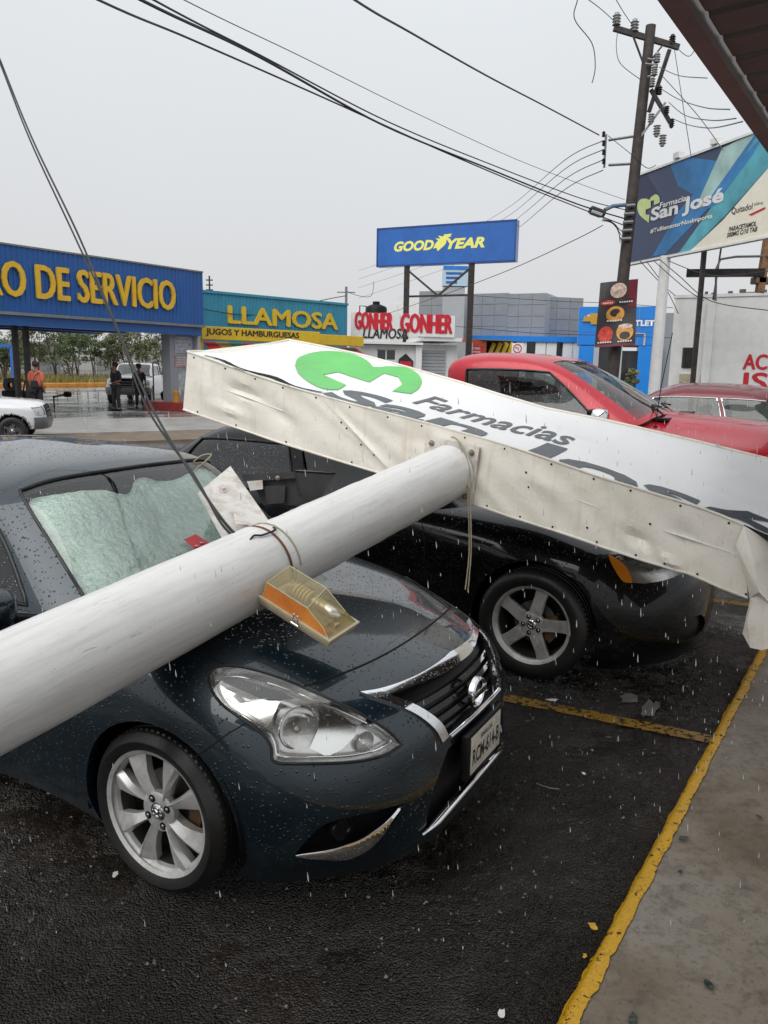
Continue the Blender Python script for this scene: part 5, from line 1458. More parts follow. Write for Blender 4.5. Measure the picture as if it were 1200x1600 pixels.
# ------------------------------------------------------------------ black sedan under the sign
def scale_tab(tab, fx, fy, fz=lambda z: z):
    return [[(fx(p[0]), p[1] * fy, fz(p[2])) for p in row] for row in tab]
M['black_paint'] = carpaint('black_car_paint', (.003, .0034, .004), metal=0, drops=72, strength=.9, cover=.6, coat=.6, spec=.08)
M['orange_lens'] = mat('orange_lens', (.85, .26, .01), .25, coat=1.0)
BK_ = empty('parked_car', (1.37, 5.44, 0), R(-29), 'black sedan with grey five-spoke wheel and orange side lamp, crushed under the sign', 'car', 'parked cars')
bpy.context.view_layer.update(); BW = BK_.matrix_world.copy()
def make_black():
    fx = lambda x: x * 1.02 if x > 0 else x * 1.17
    tb = scale_tab(S_, fx, 1.09, lambda z: z * 1.0 + (.02 if z > .6 else 0))
    # fuller, blunter nose
    for j in range(5):
        for k in range(7): tb[j][k] = (tb[j][k][0] + .02, tb[j][k][1] * (1.0 + .02 * j * .5), tb[j][k][2])
    sh = Shell(tb, cell=.035); bvh = bvh_of(sh.bm)
    def H(p, l=0.0):
        for q in range(14):
            t = q * .012; r = view_hit(bvh, BW, (p[0] + (950 - p[0]) * t, p[1] + (930 - p[1]) * t), l)
            if r is not None: return r
        return Vector((.8, -.3, .5))
    arch_cut(sh, 0, .35, .40); arch_cut(sh, -3.04, .35, .40)
    P = {'orange': smooth_poly([(950,866),(962,873),(976,884),(985,900),(988,911),(974,909),(962,893),(953,876)], 3, True, (0, 4)),
         'lamp': smooth_poly([(950,864),(975,862),(1010,862),(1050,872),(1090,884),(1050,903),(1015,911),(989,911),(985,899),(976,883),(962,872)], 3, True, (0, 4, 7)),
         'low': smooth_poly([(1050,985),(1095,960),(1098,985),(1060,1003)], 3)}
    done = {}
    for k in P:
        for sy in (1, -1):
            fs = shell_cut_view(sh, BW, P[k], sy)
            if k in done: sh.split(fs, done[k])
            else: done[k] = sh.split(fs)
    bm_obj(sh.bm, 'body', M['black_paint'], BK_, 50)
    o = done['orange']; push(o, .004, .01); bm_sides(o, 'side_lamp', M['orange_lens'], BK_, 50)
    l = done['lamp']; hk = l.copy(); push(l, .002); h = bm_sides(l, 'headlight', M['clear_lens'], BK_, 60)[0]
    push(hk, -.05, -.05); bm_sides(hk, 'housing', M['lamp_inner'], h, 60)
    b = MB(); q = H((970, 868), -.03); b.ball(q, .035, 8, (1, 1, .6)); b.build('bulb', M['reflector'], h, 60)
    l = done['low']; push(l, -.03, -.03); bm_sides(l, 'lower_grille', M['black'], BK_, 60)
    tg = scale_tab(G_, lambda x: x * 1.16 - .02, 1.07, lambda z: z * 1.0 + .015 if z > 1.2 else z + .01)
    gs = Shell(tg, cell=.035)
    wsg = gs.take(lambda f, c, j, k: j < 2.55 and .12 < k < 1.95); rwg = gs.take(lambda f, c, j, k: j > 8.4 and .12 < k < 1.95)
    sdg = gs.take(lambda f, c, j, k: 3.75 < j < 5.45 and .14 < k < 1.7)
    sdr = gs.take(lambda f, c, j, k: 5.6 < j < 7.3 and .14 < k < 1.7)
    bm_obj(gs.bm, 'roof', M['black_paint'], BK_, 50)
    push(wsg, -.004); bm_obj(wsg, 'windshield', M['dark_glass'], BK_, 60); push(rwg, -.004); bm_obj(rwg, 'rear_window', M['dark_glass'], BK_, 60)
    for g in (sdg, sdr):
        for sgn in (-1, 1):
            one = g.copy(); bmesh.ops.delete(one, geom=[q for q in one.faces if q.calc_center_median().y * sgn < 0], context='FACES')
            c2 = one.copy(); push(one, -.006); o = bm_obj(one, 'side_window', M['dark_glass'], BK_, 60)
            ed = {e for e in c2.edges if len(e.link_faces) == 1}; b = MB()
            while ed:
                e = ed.pop(); lp = [e.verts[0], e.verts[1]]
                while True:
                    nx = next((x for x in lp[-1].link_edges if x in ed), None)
                    if nx is None: break
                    ed.discard(nx); lp.append(nx.other_vert(lp[-1]))
                b.tube([v.co for v in lp], .010, 6, False)
            b.build('window_seal', M['rubber_trim'], o, 60); c2.free()
    def gap(pts, r=.003):
        a = [H(p, -.0008) for p in smooth_poly(pts, 5, False)]
        b = MB(); b.tube(a, r, 6); b.build('panel_gap', M['gap'], BK_, 60)
    gap([(655,802),(660,822),(664,845),(662,880)]); gap([(880,870),(905,868),(935,876),(948,884)])
    # dent and torn paint on the fender
    for cx in (0, -3.04):
        for sgn in (-1, 1): b = MB(); b.lathe([(.42, sgn * .90), (.42, sgn * .56), (.001, sgn * .56)], (cx, 0, .35), 'y', 26, a0=-.25, a1=PI + .25); b.build('wheel_well', M['black'], BK_, 40)
    b = MB(); b.box((-1.9, 0, .24), (3.6, 1.6, .06)); b.box((-1.5, 0, .5), (3.0, 1.5, .3)); b.build('underbody', M['black'], BK_)
    for y in (-.38, .38):
        b = MB(); b.box((-1.75, y, .62), (.5, .5, .16), bev=.05); b.box((-2.05, y, .92), (.14, .48, .6), Matrix.Rotation(R(-12), 3, 'Y'), bev=.05); b.box((-2.12, y, 1.27), (.1, .26, .18), bev=.04); b.build('seat', M['interior'], BK_, 40)
    MD = dict(M); MD['rim'] = M['rim_dark']
    for cx in (0, -3.04):
        for sgn in (-1, 1): wheel(BK_, (cx, sgn * .84, .352), .352, .225, .245, sgn, MD, 'five', .25)
make_black()

# ------------------------------------------------------------------ pickups and further cars, from one builder
# half outline, level heights given as fractions; truck has a blunt nose, high hood and a cab
T_ = [
 [(.90,0,.45),(.93,0,.60),(.93,0,.78),(.92,0,.95),(.90,0,1.10),(.86,0,1.20),(.76,0,1.27),(.55,0,1.31),(.3,0,1.335),(.0,0,1.35),(-.15,0,1.36)],
 [(.88,-.35,.45),(.92,-.36,.60),(.92,-.36,.78),(.91,-.36,.95),(.88,-.36,1.10),(.84,-.36,1.19),(.74,-.35,1.255),(.54,-.30,1.305),(.28,-.24,1.335),(-.02,-.12,1.355),(-.2,0,1.365)],
 [(.82,-.70,.45),(.86,-.72,.60),(.86,-.72,.78),(.84,-.72,.95),(.80,-.72,1.06),(.75,-.71,1.13),(.66,-.68,1.19),(.48,-.58,1.26),(.22,-.42,1.325),(-.08,-.21,1.36),(-.28,0,1.375)],
 [(.68,-.90,.45),(.72,-.93,.60),(.72,-.93,.78),(.69,-.93,.95),(.64,-.925,1.05),(.58,-.91,1.11),(.48,-.86,1.16),(.34,-.72,1.22),(.14,-.50,1.31),(-.14,-.25,1.36),(-.36,0,1.385)],
 [(.45,-.965,.45),(.46,-1.0,.60),(.45,-1.005,.78),(.42,-1.0,.95),(.38,-.99,1.06),(.32,-.965,1.125),(.24,-.90,1.17),(.12,-.75,1.22),(-.02,-.52,1.31),(-.2,-.26,1.365),(-.44,0,1.39)],
 [(0,-.97,.45),(0,-1.0,.60),(0,-1.01,.78),(0,-1.005,.95),(-.01,-.995,1.07),(-.03,-.97,1.14),(-.07,-.90,1.19),(-.13,-.75,1.24),(-.22,-.53,1.32),(-.36,-.27,1.375),(-.53,0,1.40)],
 [(-.6,-.97,.45),(-.6,-1.0,.60),(-.6,-1.01,.78),(-.6,-1.0,.95),(-.6,-.99,1.08),(-.6,-.965,1.16),(-.6,-.91,1.225),(-.61,-.77,1.285),(-.63,-.55,1.34),(-.66,-.28,1.385),(-.70,0,1.41)],
 [(-1.2,-.97,.45),(-1.2,-1.0,.60),(-1.2,-1.01,.78),(-1.2,-1.0,.95),(-1.2,-.99,1.10),(-1.2,-.97,1.20),(-1.2,-.93,1.27),(-1.2,-.8,1.30),(-1.2,-.55,1.31),(-1.2,-.28,1.31),(-1.2,0,1.31)],
 [(-2.2,-.97,.45),(-2.2,-1.0,.60),(-2.2,-1.01,.78),(-2.2,-1.0,.95),(-2.2,-.99,1.10),(-2.2,-.97,1.21),(-2.2,-.93,1.29),(-2.2,-.8,1.30),(-2.2,-.55,1.31),(-2.2,-.28,1.31),(-2.2,0,1.31)],
]
TG_ = [
 [(-.62,0,1.40),(-.98,0,1.62),(-1.36,0,1.84),(-1.55,0,1.885),(-1.75,0,1.90)],
 [(-.64,-.36,1.395),(-1.0,-.34,1.61),(-1.38,-.31,1.835),(-1.56,-.24,1.882),(-1.78,0,1.902)],
 [(-.72,-.68,1.365),(-1.07,-.62,1.59),(-1.43,-.60,1.83),(-1.6,-.46,1.88),(-1.82,0,1.904)],
 [(-.86,-.89,1.30),(-1.17,-.80,1.55),(-1.50,-.76,1.80),(-1.68,-.60,1.875),(-1.86,0,1.905)],
 [(-1.15,-.93,1.28),(-1.36,-.85,1.53),(-1.62,-.80,1.81),(-1.76,-.63,1.88),(-1.92,0,1.906)],
 [(-1.6,-.935,1.28),(-1.70,-.86,1.53),(-1.82,-.815,1.825),(-1.9,-.64,1.885),(-2.0,0,1.905)],
 [(-2.25,-.93,1.28),(-2.22,-.86,1.53),(-2.20,-.815,1.82),(-2.12,-.64,1.885),(-2.1,0,1.903)],
 [(-2.48,-.86,1.28),(-2.43,-.78,1.53),(-2.42,-.75,1.80),(-2.30,-.60,1.875),(-2.14,0,1.902)],
 [(-2.52,-.4,1.28),(-2.47,-.37,1.53),(-2.37,-.34,1.79),(-2.27,-.26,1.868),(-2.16,0,1.90)],
 [(-2.52,0,1.28),(-2.47,0,1.53),(-2.37,0,1.795),(-2.27,0,1.87),(-2.18,0,1.90)],
]
for j_, row_ in enumerate(TG_[:5]):
    wj = (1, 1, 1, 1, .5)[j_]
    for k_ in range(3): row_[k_] = (row_[k_][0] + (.26, .17, .06)[k_] * wj, row_[k_][1], row_[k_][2] - (.02 if k_ == 0 else 0))
def pickup(name, loc, rz, label, paint, S=(1, 1, 1), grp=None, headlights=True, cell=.05, glassm='side_glass', extended=0.0, low_hood=0):
    root = empty(name, loc, rz, label, 'pickup truck', grp)
    fz = lambda z: z * S[2] - (low_hood if z > .9 else 0)
    tb = scale_tab(T_, lambda x: x * S[0], S[1], fz)
    L = -2.2 * S[0] - extended
    tb[-1] = [(L, p[1], p[2]) for p in tb[-1]]
    G, js, ks = spline_shell(tb, cell, 2, 0)
    sh = Shell.__new__(Shell); sh.G = G; sh.js = js; sh.ks = ks; sh.bm = bmesh.new(); bm = sh.bm
    sh.lj = bm.faces.layers.float.new('pj'); sh.lk = bm.faces.layers.float.new('pk')
    for sy in (1, -1):
        V = [[bm.verts.new((p[0], p[1] * sy, p[2])) for p in row] for row in G]
        for a in range(len(js) - 1):
            for b_ in range(len(ks) - 1):
                q = [V[a][b_], V[a + 1][b_], V[a + 1][b_ + 1], V[a][b_ + 1]]
                if sy > 0: q.reverse()
                f = bm.faces.new(q); f[sh.lj] = (js[a] + js[a + 1]) / 2; f[sh.lk] = (ks[b_] + ks[b_ + 1]) / 2
    bmesh.ops.remove_doubles(bm, verts=bm.verts[:], dist=.001); bmesh.ops.recalc_face_normals(bm, faces=bm.faces[:])
    if sum(f.normal.z for f in bm.faces) < 0: bmesh.ops.reverse_faces(bm, faces=bm.faces[:])
    wr = .40 * S[2]
    arch_cut(sh, 0, wr, wr + .07, ymin=.7 * S[1])
    bumper = sh.take(lambda f, c, j, k: k < 2.0 and j < 3.6)
    grl = sh.take(lambda f, c, j, k: 2.1 < k < 5.0 and j < 1.65)
    lmp = sh.take(lambda f, c, j, k: 2.6 < k < 4.9 and 1.8 < j < 3.2)
    bm_obj(bm, 'body', paint, root, 45)
    push(bumper, .035, .03); bm_obj(bumper, 'bumper', M['bumper_grey'], root, 50)
    push(grl, -.03, -.03); g = bm_obj(grl, 'grille', M['black'], root, 50)
    for zz in (.82, .93, 1.04):
        b = MB(); b.beam((.915 * S[0], -.52 * S[1], fz(zz)), (.915 * S[0], .52 * S[1], fz(zz)), .02, .03); b.build('slat', M['gloss_black'] if 'Red' in label else M['bumper_grey'], g)
    for sgn in (-1, 1):
        one = lmp.copy(); bmesh.ops.delete(one, geom=[q for q in one.faces if q.calc_center_median().y * sgn < 0], context='FACES')
        push(one, -.01, -.02); bm_obj(one, 'headlight', M['lamp_far'], root, 50)
    tg = scale_tab(TG_, lambda x: x * S[0] - (extended * max(0, (-x - 1.6)) / .9), S[1], lambda z: z * S[2] - (low_hood if z < 1.45 else low_hood * .6))
    gs = Shell(tg, cell)
    wsg = gs.take(lambda f, c, j, k: j < 2.6 and .1 < k < 1.95)
    bwg = gs.take(lambda f, c, j, k: j > 7.6 and .3 < k < 1.8)
    sdg = gs.take(lambda f, c, j, k: 3.5 < j < 6.0 and .12 < k < 1.72)
    cab = bm_obj(gs.bm, 'cab', paint, root, 45)
    push(wsg, -.004); bm_obj(wsg, 'windshield', M['ws_glass'], root, 60)
    push(bwg, -.004); bm_obj(bwg, 'rear_window', M['dark_glass'], root, 60)
    for sgn in (-1, 1):
        one = sdg.copy(); bmesh.ops.delete(one, geom=[q for q in one.faces if q.calc_center_median().y * sgn < 0], context='FACES')
        c2 = one.copy(); push(one, -.008); o = bm_obj(one, 'side_window', M[glassm], root, 60)
        ed = {e for e in c2.edges if len(e.link_faces) == 1}; b = MB()
        while ed:
            e = ed.pop(); lp = [e.verts[0], e.verts[1]]
            while True:
                nx = next((x for x in lp[-1].link_edges if x in ed), None)
                if nx is None: break
                ed.discard(nx); lp.append(nx.other_vert(lp[-1]))
            b.tube([v.co for v in lp], .012, 6, False)
        b.build('window_seal', M['rubber_trim'], o, 60); c2.free()
    # cab lower wall, bed
    b = MB(); b.box((L - .02, 0, .85 * S[2]), (.04, 1.9 * S[1], .8 * S[2])); b.box((L - .3, 0, .5 * S[2]), (.7, 1.4 * S[1], .2)); b.box((-1.3 * S[0], 0, .62 * S[2]), (2.4 * S[0], 1.6 * S[1], .25)); b.build('cab_back', M['black'], root)
    x1 = -5.1 * S[0] - extended; x0 = L - .08; cy = .97 * S[1]; zt = fz(1.26); rx = -3.57 * S[0] - extended
    for sgn in (-1, 1):
        b = MB(); pr = []
        n = 14; outl = [(x0, .5 * S[2]), (x0, zt), (x1, zt), (x1, .5 * S[2]), (rx - wr - .07, .5 * S[2])]
        outl += [(rx + (wr + .07) * math.cos(a), wr + (wr + .07) * math.sin(a)) for a in [PI - PI * q / n for q in range(n + 1)] if wr + (wr + .07) * math.sin(a) > .5 * S[2]]
        outl += [(rx + wr + .07, .5 * S[2])]
        vs, fs = prism([(x, sgn * cy, z) for x, z in outl], (0, -sgn * .07, 0)); b.add(vs, fs)
        b.beam((x0, sgn * (cy - .03), zt), (x1, sgn * (cy - .03), zt), .10, .03, bev=.01); b.build('bed_side', paint, root)
    b = MB(); b.box(((x0 + x1) / 2, 0, .75 * S[2]), (x0 - x1, 1.8 * S[1], .05)); b.build('bed_floor', M['black'], root)
    b = MB(); b.box((x1 + .03, 0, (zt + .62 * S[2]) / 2), (.06, 1.84 * S[1], zt - .62 * S[2]), bev=.015); b.build('tailgate', paint, root)
    b = MB(); b.box((x1 - .1, 0, .55 * S[2]), (.14, 1.9 * S[1], .18), bev=.03); b.build('rear_bumper', M['bumper_grey'], root)
    for y in (-.42 * S[1], .42 * S[1]):
        b = MB(); b.box((-1.7 * S[0], y, 1.0 * S[2]), (.5, .5, .2), bev=.05); b.box((-2.0 * S[0], y, 1.35 * S[2]), (.14, .48, .6), Matrix.Rotation(R(-10), 3, 'Y'), bev=.05); b.build('seat', M['interior'], root)
    b = MB(); b.box((-.95 * S[0], 0, 1.22 * S[2] - low_hood), (.4, 1.6 * S[1], .14), bev=.03); b.build('dashboard', M['interior'], root)
    for cx in (0, rx):
        for sgn in (-1, 1): wheel(root, (cx, sgn * .86 * S[1], wr), wr, .26 * S[1], .22 * S[2], sgn, dict(M, rim=M['steel_wheel']) if S[0] < .95 else M, 'five', .2)
    return root, sh, cab
M['bumper_grey'] = mat('bumper_grey', (.16, .165, .17), .35, .4, wetdrops=60)
M['lamp_far'] = mat('lamp_far', (.42, .42, .41), .15, .6, coat=1)
M['steel_wheel'] = mat('steel_wheel', (.10, .10, .10), .45, .7, dirt=(.06, .05, .04))
M['red_paint'] = carpaint('red_car_paint', (.40, .004, .018), metal=.15, drops=62, strength=.7, cover=.4, coat=.45)
M['maroon_paint'] = carpaint('maroon_paint', (.13, .006, .012), metal=.2, drops=62, strength=.5, coat=.5)
M['white_paint'] = carpaint('white_car_paint', (.60, .61, .62), metal=0, drops=62, strength=.4)
RED, rsh, rcab = pickup('pickup_truck', (3.22, 7.80, .0), R(-27), 'bright red pickup truck with streaked hood, parked behind the fallen sign', M['red_paint'], S=(1.02, 1.0, 1.085))
for sgn in (-1, 1):      # mirrors, wipers, aerial
    b = MB(); b.box((-.86, sgn * 1.10, 1.46), (.16, .22, .20), bev=.06); mr = b.build('mirror', M['chrome'], RED, 60)
    b = MB(); b.box((-.93, sgn * 1.10, 1.46), (.06, .20, .18), bev=.02); b.beam((-.84, sgn * .9, 1.40), (-.86, sgn * 1.05, 1.42), .05, .04); b.build('mirror_glass', M['black'], mr)
b = MB(); b.beam((-.40, -.62, 1.455), (-.30, .75, 1.47), .14, .02); b.build('cowl_panel', M['black'], RED)
for (y0, y1) in ((-.62, -.05), (.02, .60)):
    b = MB(); b.tube([(-.36, y0, 1.49), (-.52, (y0 + y1) / 2, 1.575), (-.47, y1, 1.55)], .009, 6); b.tube([(-.45, y0 + .02, 1.54), (-.53, y1, 1.58)], .007, 6); b.build('wiper', M['black'], RED)
b = MB(); b.tube([(-.42, -.72, 1.36), (-.42, -.72, 1.40)], [.028, .018], 10); b.tube([(-.42, -.72, 1.39), (-.40, -.71, 1.75), (-.34, -.69, 2.25)], .004, 5); b.build('aerial', M['black'], RED, 60)
def far_sedan(loc, rz, label, paint, glassm='side_glass', sc=1.0, sz=1.0, grp=None, detail=True):
    root = empty('parked_car', loc, rz, label, 'car', grp)
    fx = lambda x: x * 1.05 * sc
    sh = Shell(scale_tab(S_, fx, 1.04 * sc, lambda z: z * sz), cell=.07)
    arch_cut(sh, 0, .33, .375); arch_cut(sh, -2.73 * sc, .33, .375)
    lm = sh.take(lambda f, c, j, k: 3.7 < k < 5.2 and 2.0 < j < 3.6); gl = sh.take(lambda f, c, j, k: 3.4 < k < 5.4 and j < 1.6)
    rl = sh.take(lambda f, c, j, k: 4.6 < k < 6.2 and 11.2 < j < 13)
    bm_obj(sh.bm, 'body', paint, root, 50)
    push(lm, -.008, -.02); bm_sides(lm, 'headlight', M['lamp_far'], root, 50); push(gl, -.02, -.02); bm_obj(gl, 'grille', M['black'], root, 50)
    push(rl, .005, .01); bm_sides(rl, 'tail_light', M['tail_red'], root, 50)
    gs = Shell(scale_tab(G_, fx, 1.04 * sc, lambda z: z * sz), cell=.06)
    w = gs.take(lambda f, c, j, k: j < 2.6 and .12 < k < 1.95); rw = gs.take(lambda f, c, j, k: j > 8.4 and .12 < k < 1.95)
    parts = [gs.take(lambda f, c, j, k: 3.6 < j < 5.45 and .14 < k < 1.72), gs.take(lambda f, c, j, k: 5.6 < j < 7.4 and .14 < k < 1.72)]
    bm_obj(gs.bm, 'roof', paint, root, 50); push(w, -.004); bm_obj(w, 'windshield', M['ws_glass'], root, 60); push(rw, -.004); bm_obj(rw, 'rear_window', M['dark_glass'], root, 60)
    for g in parts: 
        c2 = g.copy(); push(g, -.006); bm_sides(g, 'side_window', M[glassm], root, 60)
        b = MB()
        for e in c2.edges:
            if len(e.link_faces) == 1: b.tube([e.verts[0].co, e.verts[1].co], .009, 4)
        b.build('window_trim', M['chrome'], root, 60); c2.free()
    b = MB(); b.box((-1.5 * sc, 0, .45), (3.6 * sc, 1.5 * sc, .35)); b.build('underbody', M['black'], root)
    for sgn in (-1, 1):
        b = MB(); b.box((-.72 * sc, sgn * 1.0 * sc, 1.0 * sz), (.13, .2, .15), bev=.05); b.build('mirror', paint, root, 60)
    for y in (-.36, .36):
        b = MB(); b.box((-1.6, y, .62 * sz), (.5, .5, .16), bev=.05); b.box((-1.88, y, .92 * sz), (.14, .48, .6), Matrix.Rotation(R(-12), 3, 'Y'), bev=.05); b.build('seat', M['interior'], root, 40)
    for cx in (0, -2.73 * sc):
        for sgn in (-1, 1): wheel(root, (cx, sgn * .78 * sc, .33), .33, .2, .22, sgn, M, 'five')
    return root
M['tail_red'] = mat('tail_lamp_red', (.30, .01, .01), .2, coat=1)
far_sedan((6.75, 11.6, .06), R(-26), 'maroon sedan with chrome window trim behind the red pickup, before the white wall', M['maroon_paint'], sz=1.12, grp='parked cars')
pickup('pickup_truck', (-8.9, 19.0, -.03), R(17), 'small white pickup truck at the left edge, orange turn lamp on its fender', M['white_paint'], S=(.80, .86, .80), low_hood=.04, extended=.4)
pickup('pickup_truck', (-12.1, 37.5, -.03), R(-83), 'white full-size pickup truck facing forward under the blue service canopy', M['white_paint'], S=(1, 1, 1.0), extended=.9, cell=.08)
far_sedan((31.5, 82, -.03), R(180), 'small white car far off in front of the blue outlet entrance', M['white_paint'], sz=1.0)
far_sedan((6.4, 46.0, -.03), R(188), 'dark grey car peeking out between the roll-up door and the red pickup', M['black_paint'], sz=1.0)
# ------------------------------------------------------------------ buildings across the road
class Fac:
    """a vertical plane through two surveyed points; x runs right, y up, z towards the camera"""
    def __init__(s, pl, Yl, pr, Yr, py=560):
        a = at(pl, py, Yl); c = at(pr, py, Yr)
        s.a = Vector((a.x, a.y, 0)); c = Vector((c.x, c.y, 0)); s.x = (c - s.a).normalized(); s.W = (c - s.a).length
        s.n = Vector((s.x.y, -s.x.x, 0))
        s.M = Matrix((s.x, Vector((0, 0, 1)), s.n)).transposed().to_4x4(); s.M.translation = s.a; s.R3 = s.M.to_3x3()
    def L(s, px, py, off=0.0):
        p = onplane(px, py, s.a + s.n * off, s.n); q = s.M.inverted() @ p; return q.x, q.y
    def P(s, x, y, z=0.0): return s.M @ Vector((x, y, z))
    def box(s, b, x0, x1, y0, y1, z0, z1, bev=0.0):
        return b.box(s.P((x0 + x1) / 2, (y0 + y1) / 2, (z0 + z1) / 2), (abs(x1 - x0), abs(y1 - y0), abs(z1 - z0)), s.R3, bev)
    def pbox(s, b, a, c, z0, z1, bev=0.0):
        """a, c: photo pixels of opposite corners, seen on the plane z = z1"""
        x0, y0 = s.L(*a, z1); x1, y1 = s.L(*c, z1); return s.box(b, min(x0, x1), max(x0, x1), min(y0, y1), max(y0, y1), z0, z1, bev)
def corrugated(F, x0, x1, y0, y1, z, name, mt, par, pitch=.18, depth=.03):
    """standing ribs; one sheet each 1.1 m"""
    n = max(1, int(round((x1 - x0) / 1.15))); w = (x1 - x0) / n
    for i in range(n):
        a = x0 + i * w; vs = []; k = max(2, int(w / pitch)); xs = []
        for q in range(k):
            u = a + w * q / k; p = w / k; xs += [(u, 0), (u + p * .55, 0), (u + p * .65, depth), (u + p * .9, depth)]
        xs.append((a + w - .004, 0)); fs = []
        for (x, d) in xs: vs += [F.P(x, y0, z + d + (.004 if i % 2 else 0)), F.P(x, y1, z + d + (.004 if i % 2 else 0))]
        for q in range(len(xs) - 1): fs.append((q * 2, q * 2 + 2, q * 2 + 3, q * 2 + 1))
        b = MB(); b.add(vs, fs); b.build(name, mt, par)
def rain_wall(name, col, rough=.5, dirt=(.12, .10, .08), amt=.5, sc=1.0, bump=.2):
    n = NT(name); pos = n.geo('Position')
    st = n.noise(1.0 * sc, 7, .65, .2, n.map((1.6, 1.6, .25), src=pos)); g = n.noise(3 * sc, 7, .65, 0, pos)
    c = n.ramp(g, [(.3, tuple(x * .86 for x in col)), (.7, col)])
    c = n.mix(n.ramp(st, [(.52, 0.0), (.78, amt)]), c, (*dirt, 1))
    n.set(col=c, rough=rough, nrm=n.bump(g, bump, .02)); return n.m
M['fascia_blue'] = rain_wall('fascia_blue', (.010, .10, .36), .35, (.02, .06, .16), .5)
M['fascia_teal'] = rain_wall('fascia_teal', (.035, .27, .42), .4, (.03, .12, .16), .6)
M['letter_yellow'] = rain_wall('letter_yellow', (.78, .47, .02), .4, (.4, .22, .03), .4)
M['band_yellow'] = rain_wall('band_yellow', (.75, .50, .02), .4, (.45, .28, .03), .4)
M['wall_white'] = rain_wall('wall_white', (.80, .80, .79), .6, (.45, .42, .38), .45)
M['wall_grey'] = rain_wall('wall_grey', (.26, .275, .30), .45, (.18, .19, .20), .4, .4)
M['wall_pale'] = rain_wall('wall_pale', (.42, .44, .46), .5, (.3, .3, .3), .3, .4)
M['steel_dark'] = mat('steel_dark', (.03, .028, .028), .5, .4, var=.4, dirt=(.10, .05, .03), damt=.5)
M['steel_grey'] = mat('steel_grey', (.22, .23, .24), .45, .5, var=.2, dirt=(.15, .10, .07))
M['window_dark'] = mat('window_dark', (.025, .03, .035), .08, coat=.5)
M['ink_black'] = mat('ink_black', (.018, .018, .02), .5)
M['ink_red'] = mat('ink_red', (.55, .012, .03), .5, var=.15, vscale=3)
M['paint_white'] = mat('paint_white', (.75, .75, .74), .5, var=.06)
M['red_base'] = mat('red_base', (.24, .025, .02), .5, var=.3)
M['orange_kerb'] = mat('orange_kerb', (.62, .26, .03), .5, var=.3, vscale=2)
M['outlet_blue'] = rain_wall('outlet_blue', (.008, .22, .72), .35, (.02, .14, .40), .3, .4)
M['good_blue'] = mat('good_blue', (.008, .105, .40), .25, var=.15, vscale=1.2, coat=.4)
M['good_yellow'] = mat('good_yellow', (.80, .78, .18), .4)

# --- service canopy
SV = empty('service_canopy', at(160, 600, 29).to_tuple(), 0, 'blue corrugated service station canopy with big yellow letters', 'canopy')
bpy.context.view_layer.update()
def under(o, root):
    """keep world placement while parenting"""
    bpy.context.view_layer.update() if False else None
    o.matrix_parent_inverse = Matrix.Translation(-root.location); return o
F = Fac(0, 25.8, 316, 33)
x0 = -7.0; x1, yt = F.L(316, 426); _, yb = F.L(316, 507)
yt0 = F.L(0, 382)[1]; yt = (yt + yt0) / 2; yb = (yb + F.L(0, 487)[1]) / 2
class Root: pass
def mk(root):
    def f(b, name, mt, sm=None, par=None):
        o = b.build(name, mt, par or root, sm)
        if par is None: o.matrix_parent_inverse = Matrix.Translation(-root.location)
        return o
    return f
sv = mk(SV)
def corr(F_, root, *a, **k):
    n0 = len(COL.objects); corrugated(F_, *a, **k)
    for o in list(COL.objects)[n0:]: o.matrix_parent_inverse = Matrix.Translation(-root.location)
corr(F, SV, x0, x1, yb, yt, 0, 'fascia_panel', M['fascia_blue'], SV)
b = MB(); F.box(b, x0, x1, yb, yt, -.12, -.01); sv(b, 'fascia_backing', M['fascia_blue'])
b = MB(); F.box(b, x0, x1 + .05, yb - .10, yb - .002, -.3, .05); F.box(b, x0, x1, yt + .002, yt + .06, -.14, .06); sv(b, 'edge_flashing', M['steel_grey'])
b = MB(); F.box(b, x0, x1, yb - .42, yb - .102, -.42, -.10); sv(b, 'front_beam', M['fascia_blue'])
b = MB(); F.box(b, x0, x1, yb + .3, yb + .4, -7.5, -.14); sv(b, 'roof', M['steel_grey'])
b = MB(); F.box(b, x1 - .12, x1, yb, yt, -7.5, -.13); F.box(b, x0, x0 + .1, yb, yt, -7.5, -.13); sv(b, 'side_fascia', M['fascia_blue'])
for zz in (-2.5, -5, -7.3):
    b = MB(); F.box(b, x0, x1, yb - .3, yb + .28, zz - .1, zz + .1); sv(b, 'roof_beam', M['fascia_blue'])
la, lb = F.L(-30, 395)[0], F.L(271, 470)[0]
lt = yb + (yt - yb) * .76; ll = yb + (yt - yb) * .235
n0 = len(COL.objects)
letters('RO DE SERVICIO', F.M, la, lb, ll, lt, M['letter_yellow'], SV, bold=0, ext=.08, lift=.04, fat=.028)
for o in list(COL.objects)[n0:]: o.matrix_parent_inverse = Matrix.Translation(-SV.location)
for (pa, pb, zz) in ((22, 29, -1.0), (39, 46, -1.2)):
    xa, xb = F.L(pa, 560, zz)[0], F.L(pb, 560, zz)[0]
    b = MB(); F.box(b, xa, xb, -.03, yb - .3, zz - .07, zz + .07)
    for q in range(3): F.box(b, xa - .01, xb + .01, .3 + q * 1.1, .36 + q * 1.1, zz - .08, zz + .08)
    sv(b, 'steel_column', M['steel_dark'])
xa, xb = F.L(266, 560, -.5)[0], F.L(304, 560, -.5)[0]; xc = F.L(314, 560, -.3)[0]
b = MB(); F.box(b, xa, xb, -.03, yb - .43, -1.0, -.5); sv(b, 'column', M['wall_grey'])
b = MB(); F.box(b, xb + .003, xc, -.03, yb - .43, -1.0, -.3); sv(b, 'column', M['wall_pale'])
